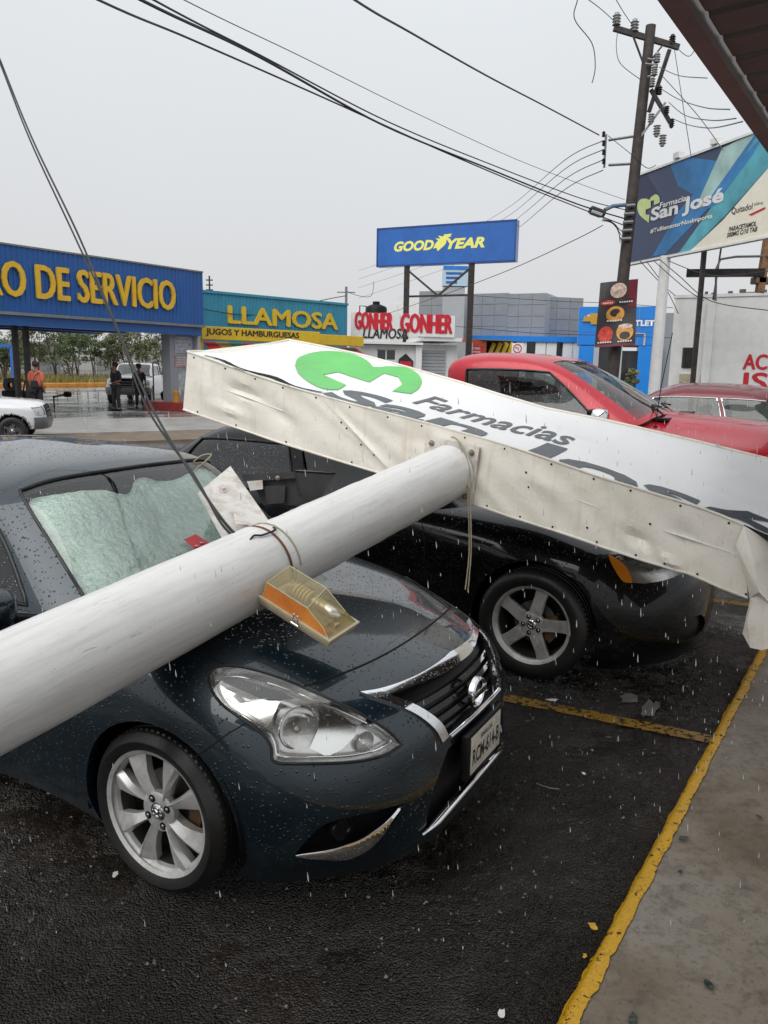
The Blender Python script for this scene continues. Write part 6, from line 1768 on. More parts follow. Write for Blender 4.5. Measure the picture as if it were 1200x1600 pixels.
# posters on the column
for (pp, col) in (((272,522,300,552), (.30, .31, .36)), ((272,556,300,574), (.36, .20, .19)), ((278,580,300,612), (.33, .36, .38))):
    xq0, yq1 = F.L(pp[0], pp[1], -.5); xq1, yq0 = F.L(pp[2], pp[3], -.5)
    b = MB(); F.box(b, xq0, xq1, yq0, yq1, -.498, -.48); ps = sv(b, 'poster', mat('poster_paper', col, .5, var=.4, vscale=6))
    b = MB()
    for q in range(4):
        yy = yq0 + (yq1 - yq0) * (.2 + .2 * q); F.box(b, xq0 + .1, xq1 - .1 - .1 * (q % 2), yy, yy + .05, -.479, -.476)
    sv(b, 'poster_bars', M['wall_pale'])
b = MB(); F.box(b, xa - .3, xc + .4, -.03, .34, -1.9, .5, .04); sv(b, 'pump_island', M['red_base'])
# railings, bollard, machine
def thingbox(name, label, cat, parts, grp=None):
    """parts: (name, MB in world coordinates, material)"""
    v = Vector(parts[0][1].v[0]); base = Vector((v.x, v.y, 0)); r = empty(name, base, 0, label, cat, grp)
    for nm, b, mt in parts:
        b.v = [tuple(Vector(q) - base) for q in b.v]; b.build(nm, mt, r, 40)
    return r
def solo(name, b, mt, label, cat, grp=None, sm=None):
    c = np.array(b.v); base = Vector((float(c[:, 0].mean()), float(c[:, 1].mean()), float(c[:, 2].min())))
    b.v = [tuple(Vector(q) - base) for q in b.v]; o = b.build(name, mt, None, sm); o.location = base; return tag(o, label, cat, grp)
b = MB()
g1, g2 = gnd(241, 633), gnd(262, 640)
b.tube([g1, g1 + Vector((0, 0, 1.9)), g2 + Vector((0, 0, 2.0)), g2], .03, 6); solo('hoop_rail', b, M['steel_dark'], 'tall thin hoop rail standing left of the canopy column', 'railing')
b = MB(); g = gnd(276, 642); b.lathe([(.12, 0), (.11, .7), (.13, .74), (.12, .8), (.001, .82)], g, 'z', 12); solo('bollard', b, M['orange_kerb'], 'orange bollard in front of the canopy column', 'bollard', None, 40)
g = gnd(26, 640)
b = MB(); b.box(g + Vector((0, 0, .5)), (.9, .5, .5), bev=.08); b2 = MB(); b2.lathe([(.1, -.12), (.28, -.1), (.30, 0), (.28, .1), (.1, .12)], g + Vector((-.1, -.1, .95)), 'y', 16); b3 = MB(); b3.tube([g + Vector((.3, 0, .7)), g + Vector((.4, 0, 1.1)), g + Vector((.2, 0, 1.2))], .03, 6)
thingbox('tyre_machine', 'black garage machine with a tyre on top at the foot of the left columns', 'machine', [('base', b, M['black']), ('tyre', b2, M['rubber']), ('arm', b3, M['steel_dark'])])
b = MB(); b.tube([gnd(85, 640) + Vector((0, 0, .5)), gnd(103, 637) + Vector((0, 0, .55))], .05, 8); b.box(gnd(103, 637) + Vector((.1, 0, .55)), (.3, .2, .22), bev=.06); b.tube([gnd(85, 640), gnd(85, 640) + Vector((0, 0, .5))], .03, 6); solo('hose_stand', b, M['black'], 'low black hose stand behind the small white pickup', 'stand')
b = MB()
for q in range(6): b.tube([gnd(90 + q * 16, 628 - q * .3) + Vector((0, 0, 0)), gnd(90 + q * 16, 628 - q * .3) + Vector((0, 0, .5))], .02, 5)
b.tube([gnd(90, 628) + Vector((0, 0, .5)), gnd(170, 626.5) + Vector((0, 0, .5))], .02, 5); solo('low_rail', b, M['steel_grey'], 'long low grey rail across the wet forecourt', 'railing')
# forecourt slab, brown kerb strip
n = NT('wet_forecourt'); pos = n.geo('Position'); f = n.noise(.5, 6, .6, 0, pos); g_ = n.noise(5, 5, .6, 0, pos)
n.set(col=n.ramp(f, [(.35, (.15, .15, .15)), (.65, (.30, .30, .29))]), rough=n.ramp(f, [(.42, .05), (.6, .30)]), nrm=n.bump(g_, .12, .02)); M['forecourt'] = n.m
def strip(name, pL0, pR0, pR1, pL1, z, mt):
    b = MB(); a = [gnd(*p, z) for p in (pL0, pR0, pR1, pL1)]; b.add(a + [Vector((q.x, q.y, -.05)) for q in a], [(0, 1, 2, 3), (0, 4, 5, 1), (3, 2, 6, 7)])
    return tag(b.build(name, mt), kind='structure')
strip('forecourt', (-900, 690), (420, 655), (420, 604), (-900, 611), -.018, M['forecourt'])
strip('pavement', (-500, 694), (430, 668), (430, 648), (-500, 668), .05, mat('pavement_pale', (.30, .29, .27), .35, var=.25, vscale=1.2))
strip('kerb_strip', (-500, 712), (430, 682), (430, 668.6), (-500, 694.8), .02, mat('earth_brown', (.15, .11, .075), .6, var=.3, vscale=2))
b = MB(); a = gnd(-300, 607); c = gnd(420, 601); b.beam(a + Vector((0, 0, .1)), c + Vector((0, 0, .1)), .5, .32, bev=.05); tag(b.build('far_kerb', M['orange_kerb']), kind='structure')
strip('dry_verge', (-300, 604), (420, 598), (430, 590), (-320, 594), .02, mat('dry_grass', (.16, .14, .05), .8, var=.4, vscale=3))

# --- LLAMOSA workshop
LM = empty('workshop_building', at(430, 600, 42).to_tuple(), 0, 'teal corrugated workshop with yellow raised letters and a yellow snack bar sign', 'building'); lm = mk(LM)
F = Fac(300, 37, 541, 44)
xa = 0; xb = F.L(541, 560)[0]; yb = F.L(541, 521)[1]; yt = (F.L(541, 477)[1] + F.L(320, 458)[1]) / 2
corr(F, LM, xa, xb, yb - 1.2, yt, 0, 'fascia_panel', M['fascia_teal'], LM)
b = MB(); F.box(b, xa, xb + .06, yt, yt + .12, -.4, .08); lm(b, 'edge_flashing', M['fascia_teal'])
b = MB(); F.box(b, xa, xb, -.03, yt - .01, -1.4, -.02); lm(b, 'wall', M['wall_white'])
n0 = len(COL.objects)
a0, a1 = F.L(357, 560)[0], F.L(525, 560)[0]; t0, t1 = (F.L(357, 505)[1] + F.L(525, 515)[1]) / 2, (F.L(357, 480)[1] + F.L(525, 489)[1]) / 2
letters('LLAMOSA', F.M, a0, a1, t0, t1, M['band_yellow'], LM, bold=0, ext=.07, lift=.04, fat=.055)
for o in list(COL.objects)[n0:]: o.matrix_parent_inverse = Matrix.Translation(-LM.location)
F2 = Fac(314, 34.2, 500, 38.5)
b = MB(); q0, q1 = F2.L(316, 560)[0], F2.L(500, 560)[0]; u1 = (F2.L(316, 509)[1] + F2.L(500, 519)[1]) / 2; u0 = (F2.L(316, 529)[1] + F2.L(500, 538)[1]) / 2
F2.box(b, q0, q1, u0, u1, -.5, 0, .02); sgn_ = lm(b, 'sign_board', M['band_yellow'])
o = place_text('lettering', 'JUGOS Y HAMBURGUESAS', F2.M, F2.L(323, 560)[0], F2.L(467, 560)[0], u0 + (u1 - u0) * .25, u0 + (u1 - u0) * .84, M['ink_black'], LM, bold=0, fat=.04, lift=.012); o.matrix_parent_inverse = Matrix.Translation(-LM.location)
F3 = Fac(498, 39.2, 568, 41.5)
b = MB(); F3.box(b, 0, F3.W, F3.L(535, 540)[1], F3.L(535, 524)[1], -.5, 0, .02); lm(b, 'sign_board', M['band_yellow'])
M['aw_red'] = mat('awning_red', (.50, .03, .03), .6); M['aw_green'] = mat('awning_green', (.04, .26, .17), .6); M['aw_yellow'] = mat('awning_yellow', (.42, .30, .08), .6)
for (FF, s0, s1, yy, nn, cols, grpn) in ((F2, q0 + .3, q1, u0 - .06, 9, ('aw_red', 'aw_yellow', 'aw_green'), 'a'), (F3, 0, F3.W, F3.L(535, 540)[1] - .05, 9, ('aw_red', 'aw_green'), 'b')):
    wv_ = (s1 - s0) / nn
    for i in range(nn):
        b = MB(); x = s0 + i * wv_
        b.add([FF.P(x, yy, -.6), FF.P(x + wv_, yy, -.6), FF.P(x + wv_, yy - .65, .7), FF.P(x, yy - .65, .7), FF.P(x + wv_, yy - .95, .72), FF.P(x, yy - .95, .72)], [(0, 1, 2, 3), (3, 2, 4, 5)])
        lm(b, 'awning_stripe', M[cols[i % len(cols)]])
b = MB(); F2.box(b, q0, q0 + .18, -.03, u0, -.4, -.2); F2.box(b, q1 - .2, q1, -.03, u0, -.4, -.2); lm(b, 'post', M['band_yellow'])
b = MB(); F2.box(b, q0 + .5, q1 - .5, -.03, 1.05, -1.2, -.6); lm(b, 'counter', M['red_base'])

# --- GONHER shop
GH = empty('corner_shop', at(630, 600, 47).to_tuple(), 0, 'white corner shop with red GONHER signs and a roll-up door', 'building'); gh = mk(GH)
F = Fac(560, 46, 700, 47)
def px2(F_, a, c, z0, z1, name, mt, f=gh, bev=0, par=None):
    b = MB(); F_.pbox(b, a, c, z0, z1, bev); return f(b, name, mt, par=par)
px2(F, (563, 538), (655, 640), -4.4, 0, 'wall', M['wall_white'])
px2(F, (655.5, 538), (712, 640), -4.4, -.8, 'wall', M['wall_white'])
px2(F, (556, 533), (661, 539), -4.5, .5, 'roof_slab', M['paint_white'])
px2(F, (661.5, 527), (722, 534), -4.5, .2, 'roof_slab', M['paint_white'])
px2(F, (650, 539.5), (657, 640), -.3, .25, 'pillar', M['paint_white'])
px2(F, (712.5, 534.5), (735, 640), -8, -4.6, 'wall', M['wall_pale'])
px2(F, (549, 488), (624, 532), .2, .42, 'sign_board', M['paint_white'])
px2(F, (624.5, 491), (710, 527), .1, .32, 'sign_board', M['paint_white'])
def ptext(F_, s, a, c, mt, root, z, bold=.02, shear=0.0, name='lettering', slope=None):
    xA, yA = F_.L(*a, z); xB, yB = F_.L(*c, z)
    o = place_text(name, s, F_.M, xA, xB, min(yA, yB), max(yA, yB), mt, root, bold=bold, shear=shear, lift=z + .01); o.matrix_parent_inverse = Matrix.Translation(-root.location); return o
n0 = len(COL.objects)
for (s, a, c) in (('GONHER', (555, 514), (613, 489)), ('GONHER', (627, 519), (707, 492))):
    xA, yA = F.L(*a, .42); xB, yB = F.L(*c, .42); letters(s, F.M, xA, xB, yA, yB, M['ink_red'], GH, fat=.05, bold=.0, ext=.03, lift=.43 if a[0] < 600 else .33)
xA, yA = F.L(567, 528, .42); xB, yB = F.L(637, 514, .42); letters('LLAMOSA', F.M, xA, xB, yA, yB, M['ink_black'], GH, fat=.03, bold=.0, ext=.02, lift=.43, shear=.15)
for o in list(COL.objects)[n0:]: o.matrix_parent_inverse = Matrix.Translation(-GH.location)
px2(F, (590, 547), (617, 562), -.2, .01, 'window', M['window_dark']); px2(F, (602.5, 547), (604, 562), .01, .04, 'window_bar', M['paint_white']); px2(F, (588, 545), (619, 547), 0, .06, 'window_frame', M['wall_pale'])
b = MB(); x0_, y1_ = F.L(656, 546, -.7); x1_, y0_ = F.L(694, 640, -.7)
for q in range(18): F.box(b, x0_, x1_, y0_ + (y1_ - y0_) * q / 18, y0_ + (y1_ - y0_) * (q + .82) / 18, -.8, -.70)
gh(b, 'roll_up_door', M['wall_pale'])
b = MB(); cx_, cy_ = F.L(634, 564, .1); b.add([F.P(cx_ + x, cy_ + y, z) for z in (.02, .09) for x, y in ((-.45, -.5), (.42, -.55), (.45, .0), (0, .42), (-.40, .10))], [(5, 6, 7, 8, 9), (0, 1, 6, 5), (1, 2, 7, 6), (2, 3, 8, 7), (3, 4, 9, 8), (4, 0, 5, 9)]); gh(b, 'poster', M['ink_black'])
b = MB(); F.box(b, cx_ - .34, cx_ + .34, cy_ - .42, cy_ - .02, .092, .11); gh(b, 'poster_patch', M['ink_red'])
# tank
g = at(588, 470, 49.5); b = MB(); zt = g.z - .05; b.lathe([(.62, -.95), (.66, -.6), (.66, -.1), (.6, .0), (.3, .12), (.22, .14), (.22, .30), (.001, .32)], (g.x, g.y, zt - .30), 'z', 24); 
b2 = MB(); b2.tube([(g.x - .6, g.y, zt - .3), (g.x - 1.0, g.y, zt - .25), (g.x - 1.05, g.y, zt - 1.6)], .04, 6)
thingbox('water_tank', 'black round water tank on the roof of the white corner shop', 'water tank', [('tank', b, M['black']), ('pipe', b2, M['steel_dark'])])

# --- red kiosk with yellow struts, traffic sign
F = Fac(700, 52, 800, 54)
KS = empty('kiosk', at(760, 600, 51).to_tuple(), 0, 'red and orange kiosk with a rent notice between the sign post and the truck', 'kiosk'); ks_ = mk(KS)
px2(F, (733, 530), (756, 640), -3, 0, 'wall', mat('kiosk_red', (.42, .06, .03), .5, var=.3), ks_)
px2(F, (737, 540), (752, 553), 0, .05, 'notice', M['ink_red'], ks_)
ptext(F, 'SE RENTA', (738.5, 546), (750.5, 543), M['paint_white'], KS, .05, .02); ptext(F, 'INFORMES', (738.5, 551), (750.5, 548.5), M['paint_white'], KS, .05, .02)
px2(F, (756.5, 533), (800, 640), -3, -1.2, 'wall', M['ink_black'], ks_)
for q in range(4):
    b = MB(); a = F.P(*F.L(762 + q * 10, 560, -.9), -.9); c = F.P(*F.L(772 + q * 10, 536, -.9), -.9); b.beam(a, c, .12, .3); ks_(b, 'strut', M['band_yellow'])
px2(F, (754, 530), (802, 533), -3, .2, 'roof', mat('kiosk_roof', (.25, .22, .10), .6), ks_)
TS = empty('traffic_sign', at(808, 600, 44).to_tuple(), 0, 'white no-left-turn traffic sign above the red truck roof', 'traffic sign'); tsf = mk(TS)
F = Fac(790, 44, 830, 44)
px2(F, (800, 536), (817, 556), -.03, 0, 'plate', M['paint_white'], tsf)
cx_, cy_ = F.L(808.5, 544.5); b = MB(); b.lathe([(.19, .0), (.19, .015), (.24, .015), (.24, 0)], (0, 0, 0), 'z', 28, F.R3); b.v = [tuple(Vector(v) + F.P(cx_, cy_, .003)) for v in b.v]; tsf(b, 'ring', M['ink_red'])
b = MB(); F.box(b, cx_ + .03, cx_ + .06, cy_ - .12, cy_ + .05, .003, .012); F.box(b, cx_ - .08, cx_ + .03, cy_ + .02, cy_ + .05, .003, .012); b.add([F.P(cx_ - .13, cy_ + .035, .012), F.P(cx_ - .06, cy_ - .02, .012), F.P(cx_ - .06, cy_ + .09, .012)], [(0, 1, 2)]); tsf(b, 'arrow', M['ink_black'])
b = MB(); a = F.P(cx_, 0, -.06); b.tube([a, F.P(cx_, cy_, -.06)], .03, 6); tsf(b, 'post', M['steel_grey'])

# --- dealership: stepped grey facade, blue portal
DG = empty('dealership_building', at(800, 600, 74).to_tuple(), 0, 'long grey panelled dealership hall with blue band behind the tyre sign', 'building'); dg = mk(DG)
def panel_wall(F_, a, c, z0, name, mt, f, nx, ny, gap=.05):
    x0, y1 = F_.L(*a); x1, y0 = F_.L(*c)
    b = MB(); F_.box(b, x0, x1, y0, y1, z0, -.06); f(b, 'wall', M['wall_pale'])
    for i in range(nx):
        for j in range(ny):
            b = MB(); xa = x0 + (x1 - x0) * i / nx; xb = x0 + (x1 - x0) * (i + 1) / nx; ya = y0 + (y1 - y0) * j / ny; yb = y0 + (y1 - y0) * (j + 1) / ny
            F_.box(b, xa + gap / 2, xb - gap / 2, ya + gap / 2, yb - gap / 2, -.055, 0); f(b, name, mt)
F = Fac(655, 78, 790, 74)
panel_wall(F, (655, 455), (692, 545), -10, 'panel', M['wall_grey'], dg, 2, 4)
panel_wall(F, (735, 459), (791, 527), -10, 'panel', M['wall_grey'], dg, 3, 4)
F = Fac(791, 74, 850, 72.5); panel_wall(F, (791, 459), (850, 530), -10, 'panel', M['wall_grey'], dg, 3, 4)
F = Fac(850, 74, 908, 75); panel_wall(F, (850, 463), (908, 535), -10, 'panel', M['wall_grey'], dg, 3, 4)
F = Fac(735, 72.5, 910, 71.5)
b = MB(); x0, y1 = F.L(735, 524); x1, y0 = F.L(910, 535); F.box(b, x0, x1, y0, y1, -6, 0); dg(b, 'blue_band', M['outlet_blue'])
b = MB(); F.box(b, x0, x1, -.03, y0, -6, -.8); dg(b, 'glazing', M['window_dark'])
for pp in (815, 845, 862, 888, 902):
    b = MB(); xq = F.L(pp, 545)[0]; F.box(b, xq - .45, xq + .45, -.03, y0, -.8, -.2); dg(b, 'pier', M['paint_white'])
F = Fac(600, 84, 660, 84); b = MB(); x0, y1 = F.L(622, 462); x1, _ = F.L(656, 462); F.box(b, x0, x1, 0, y1, -8, 0); xm, ym = F.L(607, 476); F.box(b, xm, x0 - .01, 0, ym, -8, -.01); dg(b, 'wall', M['paint_white'])
F = Fac(905, 66, 1050, 64)
OB = empty('dealership_entrance', at(970, 600, 65).to_tuple(), 0, 'bright blue dealership portal with OUTLET lettering and gold emblem', 'building'); ob = mk(OB)
x0, y1 = F.L(905, 478); x1, _ = F.L(1028, 484); 
panel_wall(F, (905, 479), (1028, 540), -6, 'panel', M['outlet_blue'], ob, 4, 3)
for a_, c_ in (((905, 540), (928, 640)), ((998, 540), (1028, 640))):
    b = MB(); F.pbox(b, a_, c_, -6, 0); ob(b, 'pier', M['outlet_blue'])
for a_, c_ in (((930, 541), (964, 612)), ((966, 548), (997, 612))):
    b = MB(); F.pbox(b, a_, c_, -1.2, -.8); ob(b, 'door', M['window_dark'])
b = MB(); F.pbox(b, (928.3, 540.4), (930, 640), -1, .05); F.pbox(b, (964, 540.4), (966, 640), -1, .05); F.pbox(b, (966.1, 520), (1008, 522), -.2, .1); F.pbox(b, (1006, 522.3), (1008, 540), -.2, .1); ob(b, 'door_frame', M['wall_pale'])
b = MB(); F.pbox(b, (1029, 489), (1052, 640), -8, -.5); ob(b, 'wall', M['wall_grey'])
ptext(F, 'OUTLET', (972, 509.5), (1023, 500), M['paint_white'], OB, .06, .05)
b = MB(); cx_, cy_ = F.L(929, 498, .1); g_ = 1.0
b.add([F.P(cx_ + x * g_, cy_ + y * g_, z) for z in (.02, .14) for x, y in ((-.95, -.22), (-.30, -.22), (-.25, -.45), (.45, -.45), (.38, -.22), (1.0, -.22), (.85, .2), (.28, .2), (.22, .42), (-.42, .42), (-.36, .2), (-.8, .2))], [tuple(range(12, 24))] + [(i, (i + 1) % 12, (i + 1) % 12 + 12, i + 12) for i in range(12)])
ob(b, 'emblem', mat('emblem_gold', (.55, .30, .04), .35, .3))
b = MB(); F.pbox(b, (918, 492), (925, 494), .02, .1); F.pbox(b, (918, 500), (922, 501), .02, .1); ob(b, 'emblem_edge', M['paint_white'])
# pylon sign behind the tyre sign
PY = empty('pylon_sign', at(706, 600, 70).to_tuple(), 0, 'tall grey pylon with a small blue and white board behind the tyre sign', 'sign'); pf = mk(PY)
F = Fac(690, 70, 725, 70)
b = MB(); F.pbox(b, (693, 448), (720, 640), -1.2, 0); pf(b, 'pylon', M['wall_pale'])
b = MB(); F.pbox(b, (693, 416), (731, 447), -1.0, .1); pf(b, 'board', mat('pylon_board', (.45, .58, .68), .4))
b = MB(); F.pbox(b, (693, 415), (731, 421), .1, .16); pf(b, 'board_top', M['outlet_blue'])
ptext(F, 'AQUI', (696, 433), (726, 424), M['good_blue'], PY, .12, .03) if False else None
b = MB()
for q in range(3): F.pbox(b, (697, 425 + q * 7), (722 - q * 4, 429 + q * 7), .1, .13)
pf(b, 'lettering', M['good_blue'])

# --- tyre sign on two posts
GY = empty('tyre_sign', at(690, 600, 50).to_tuple(), 0, 'big blue roadside sign reading GOOD YEAR on two dark posts', 'sign'); gy = mk(GY)
F = Fac(586, 52.6, 798, 48.6)
xa, xb = 0, F.W; yt = (F.L(586, 357)[1] + F.L(798, 343)[1]) / 2; yb = (F.L(586, 418)[1] + F.L(798, 408)[1]) / 2
b = MB(); F.box(b, xa, xb, yb, yt, -.55, 0, .03); gy(b, 'cabinet', M['good_blue'])
b = MB()
for q in ((xa, xb, yt - .09, yt), (xa, xb, yb, yb + .09), (xa, xa + .08, yb, yt), (xb - .08, xb, yb, yt)): F.box(b, *q, .002, .03)
gy(b, 'frame', mat('good_blue_dark', (.006, .05, .22), .35))
def gtext(s, u0, u1, v0, v1):
    o = place_text('lettering', s, F.M, xa + (xb - xa) * u0, xa + (xb - xa) * u1, yb + (yt - yb) * v0, yb + (yt - yb) * v1, M['good_yellow'], GY, bold=.045, shear=.25, lift=.012); o.matrix_parent_inverse = Matrix.Translation(-GY.location)
gtext('GOOD', .135, .43, .37, .63); gtext('YEAR', .52, .79, .37, .63)
# winged shoe between the words
wf = [(.425, .40), (.44, .52), (.46, .60), (.44, .66), (.475, .64), (.46, .72), (.50, .69), (.50, .74), (.56, .75), (.545, .70), (.56, .69), (.53, .66), (.545, .63), (.52, .60), (.52, .54), (.51, .48), (.49, .42), (.46, .33), (.45, .42)]
b = MB(); pw = [F.P(xa + (xb - xa) * u, yb + (yt - yb) * v, .014) for u, v in wf]; b.add(pw, [tuple(t) for t in tessellate_polygon([pw])]); gy(b, 'winged_shoe', M['good_yellow'])
for (pa, pt, pb_) in ((636, 418, (630, 600)), (737, 413, (727, 600))):
    b = MB(); top = F.P(F.L(pa, pt, -.2)[0], yb, -.2); b.beam(Vector((top.x, top.y, -.03)), top, .36, .36); gy(b, 'post', M['steel_dark'])
tl = F.P(F.L(636, 418, -.2)[0], yb, -.2); tr_ = F.P(F.L(737, 413, -.2)[0], yb, -.2)
zl = F.L(690, 462, -.2)[1]; b = MB(); ml = Vector((tl.x, tl.y, zl)); mr = Vector((tr_.x, tr_.y, zl)); mid = (ml + mr) / 2
b.beam(ml, mr, .12, .12); gy(b, 'crossbar', M['steel_dark'])
for e in (tl, tr_):
    b = MB(); b.beam(e - Vector((0, 0, .2)), mid, .11, .11); gy(b, 'brace', M['steel_dark'])

# --- white wall building on the right
WB = empty('white_building', at(1120, 600, 26).to_tuple(), 0, 'white rendered building with painted red letters and a small barred window', 'building'); wbf = mk(WB)
F = Fac(1052, 27, 1200, 25.5)
x0, yt = F.L(1055, 466); x9 = x0 + 12
b = MB(); F.box(b, x0, x9, -.03, yt, -10, 0); wbf(b, 'wall', M['wall_white'])
xa, xb = F.L(1106, 480)[0], F.L(1119, 480)[0]; b = MB(); F.box(b, xa, xb, -.03, yt - .1, .002, .14); wbf(b, 'pilaster', M['wall_white'])
b = MB(); F.box(b, x0 - .05, x9, yt, yt + .10, -10, .03); wbf(b, 'parapet', M['wall_white'])
b = MB(); F.pbox(b, (1067, 543), (1084, 575), -.02, .006); w_ = wbf(b, 'window', M['window_dark'])
b = MB()
for q in range(4): F.pbox(b, (1069 + q * 4, 543), (1069.8 + q * 4, 575), .02, .04)
for q in range(5): F.pbox(b, (1067, 546 + q * 6.5), (1084, 547 + q * 6.5), .02, .04)
wbf(b, 'window_grille', M['steel_dark'])
b = MB(); F.pbox(b, (1062, 584), (1082, 602), .004, .05); wbf(b, 'meter_box', mat('meter_box', (.42, .36, .26), .6, var=.5, vscale=20))
b = MB(); xq = F.L(1102, 480)[0]; b.tube([F.P(xq, .3, .05), F.P(xq + .35, yt + 1.9, .05)], .03, 6); wbf(b, 'conduit', M['steel_dark'])
for (s, a, c, bd_) in (('ACI', (1161, 577), (1206, 554), .04), ('IS-', (1161, 610), (1212, 583), .05)):
    n0 = len(COL.objects); xA, yA = F.L(*a); xB, yB = F.L(*c)
    letters(s if s != 'IS-' else 'IS', F.M, xA, xB if s == 'ACI' else F.L(1200, 583)[0], yA, yB, M['ink_red'], WB, bold=0, fat=.045, ext=0, lift=.01)
    for o in list(COL.objects)[n0:]: o.matrix_parent_inverse = Matrix.Translation(-WB.location)
rs = np.random.RandomState(3); b = MB()
for i in range(70):
    x = x0 + .5 + rs.rand() * 9; y = yt + .1; r = rs.uniform(.04, .14)
    b.box(F.P(x, y + r / 2, -rs.rand() * 1.2), (r * 1.5, r, r), Matrix.Rotation(rs.rand() * 3, 3, 'Z'))
tag(b.build('rubble', mat('rubble', (.12, .11, .10), .8, var=.4)), kind='stuff')
# steel beam and frame above the roof
b = MB(); a = at(1073, 427, 24.5); c = at(1195, 426, 23.6); b.beam(a, c, .22, .22); b2 = MB(); b2.beam(c + Vector((-.05, .1, -.55)), c + Vector((.05, .1, 1.2)), .2, .2); b3 = MB(); b3.box(c + Vector((.15, .2, -.2)), (.75, .4, .2), bev=.03)
b4 = MB(); q = at(1175, 440, 23.8); b4.tube([at(1118, 470, 24.5), at(1119, 420, 24.5), at(1126, 405, 24.5), at(1150, 401, 24), at(1210, 400, 23.5)], .035, 6)
thingbox('roof_frame', 'dark steel beam with rusty brown upright above the white building', 'steel frame', [('beam', b, M['steel_dark']), ('upright', b2, mat('rust_wood', (.25, .13, .06), .7, var=.4)), ('bracket', b3, mat('rust_wood2', (.20, .15, .10), .7, var=.4)), ('pipe', b4, M['steel_grey'])])

# --- billboard
BB = empty('billboard', at(1085, 600, 24).to_tuple(), 0, 'large blue and cream pharmacy billboard reading San José, right of the utility pole', 'billboard'); bb = mk(BB)
F = Fac(984, 24.5, 1185, 19.5, 400)
tl_, tr2 = F.L(989, 268), F.L(1165, 227); bl_, br_ = F.L(979, 408), F.L(1200, 373)
yt = (tl_[1] + tr2[1]) / 2; yb = (bl_[1] + br_[1]) / 2; xa = min(tl_[0], bl_[0]) + .05; H_ = yt - yb; xb = F.L(1200, 373)[0] + 1.1

def bxy(px, py):
    """photo pixel -> billboard coordinates, squared up"""
    x, y = F.L(px, py); tb = tl_[1] + (tr2[1] - tl_[1]) * (x - tl_[0]) / (tr2[0] - tl_[0]); bo = bl_[1] + (br_[1] - bl_[1]) * (x - bl_[0]) / (br_[0] - bl_[0])
    return x, yb + (y - bo) / (tb - bo) * H_
n = NT('billboard_print'); n.co = n.tc.outputs['Object']
pos = n.geo('Position')
v1 = n.voro(.55, vec=n.map((1, 1, .8), (0.3, .2, .5), pos), out='Color'); sp = n.t.nodes.new('ShaderNodeSeparateColor'); n.link(v1, sp.inputs[0])
g1 = n.noise(.35, 2, .5, 0, pos)
c = n.ramp(n.math('ADD', n.math('MULTIPLY', sp.outputs[0], .30), n.math('MULTIPLY', n.sep(n.map((1, 1, 1), src=n.co))[0], .075)), [(.18, (.045, .065, .13)), (.45, (.03, .15, .36)), (.75, (.10, .36, .52)), (.95, (.3, .56, .60))])
n.set(col=c, rough=.4); M['bill_blue'] = n.m
M['bill_cream'] = mat('billboard_cream', (.80, .76, .64), .45, var=.05)
M['bill_teal'] = mat('billboard_teal', (.09, .36, .44), .45, var=.35, vscale=1.2)
M['bill_sky'] = mat('billboard_sky', (.035, .20, .46), .45, var=.3, vscale=1.2)
M['bill_light'] = mat('billboard_light', (.35, .52, .50), .45, var=.3, vscale=1.2)
b = MB(); F.box(b, xa, xb, yb, yt, -.10, 0); b.v = [tuple(Vector(v) - BB.location) for v in b.v]; b.build('board', M['bill_blue'], BB)
b = MB()
for q in ((xa - .04, xb + .04, yt, yt + .06), (xa - .04, xb + .04, yb - .06, yb), (xa - .06, xa, yb, yt), (xb, xb + .06, yb, yt)): F.box(b, *q, -.14, .04)
bb(b, 'frame', M['paint_white'])
def bpoly(pts, mt, z, name):
    q = [bxy(*p) for p in pts]; q = [(max(xa, min(xb, x)), max(yb, min(yt, y))) for x, y in q]; w = [F.P(x, y, z) for x, y in q]
    b = MB(); b.add(w, [tuple(t) for t in tessellate_polygon([w])]); return bb(b, name, mt)
bpoly([(1048,248),(1078,240),(1163,268),(1130,300),(1090,310),(1060,290)], M['bill_sky'], .004, 'print_facet')
bpoly([(1060,330),(1165,228),(1190,222),(1105,330),(1040,395),(1020,398)], M['bill_sky'], .006, 'print_facet')
bpoly([(1128,240),(1160,228),(1180,223),(1100,325),(1085,330)], M['bill_light'], .008, 'print_facet')
bpoly([(1186,222),(1215,215),(1200,275),(1135,340),(1078,398),(1060,400),(1110,330)], M['bill_teal'], .010, 'print_facet')
bpoly([(1155,262),(1195,225),(1175,255),(1118,325),(1105,330)], M['bill_sky'], .012, 'print_facet')
bpoly([(988,268),(1010,263),(1030,300),(1000,330)], mat('bill_navy', (.025, .035, .085), .45), .005, 'print_facet')
bpoly([(1230,250),(1200,276),(1130,348),(1078,400),(1090,398),(1230,380)], M['bill_cream'], .014, 'print_panel')
M['lime'] = mat('print_lime', (.58, .68, .30), .5, var=.1)
bpoly(smooth_poly([(1015,344),(1001,330),(997,315),(1001,305),(1010,304),(1016,307)], 4, False) + smooth_poly([(1018,303),(1025,299),(1031,303),(1032,312)], 4, False) + [(1030,314),(1023,316),(1023,308),(1018,309),(1018,320),(1010,322),(1010,330),(1016,331)], M['lime'], .018, 'logo_heart')
def btext(s, pl, ybot, ytop, pr, mt, bold=.02, z=.02, shear=0):
    """left pixel, bottom and top pixel rows at the left end, right pixel"""
    xA, y0 = bxy(pl, ybot); _, y1 = bxy(pl, ytop); xB, _ = F.L(pr, 330)
    o = place_text('lettering', s, F.M, xA, xB, y0, y1, mt, BB, bold=bold, shear=shear, lift=z); o.matrix_parent_inverse = Matrix.Translation(-BB.location)
btext('Farmacias', 1032, 322.5, 313.5, 1076, M['paint_white'], .02)
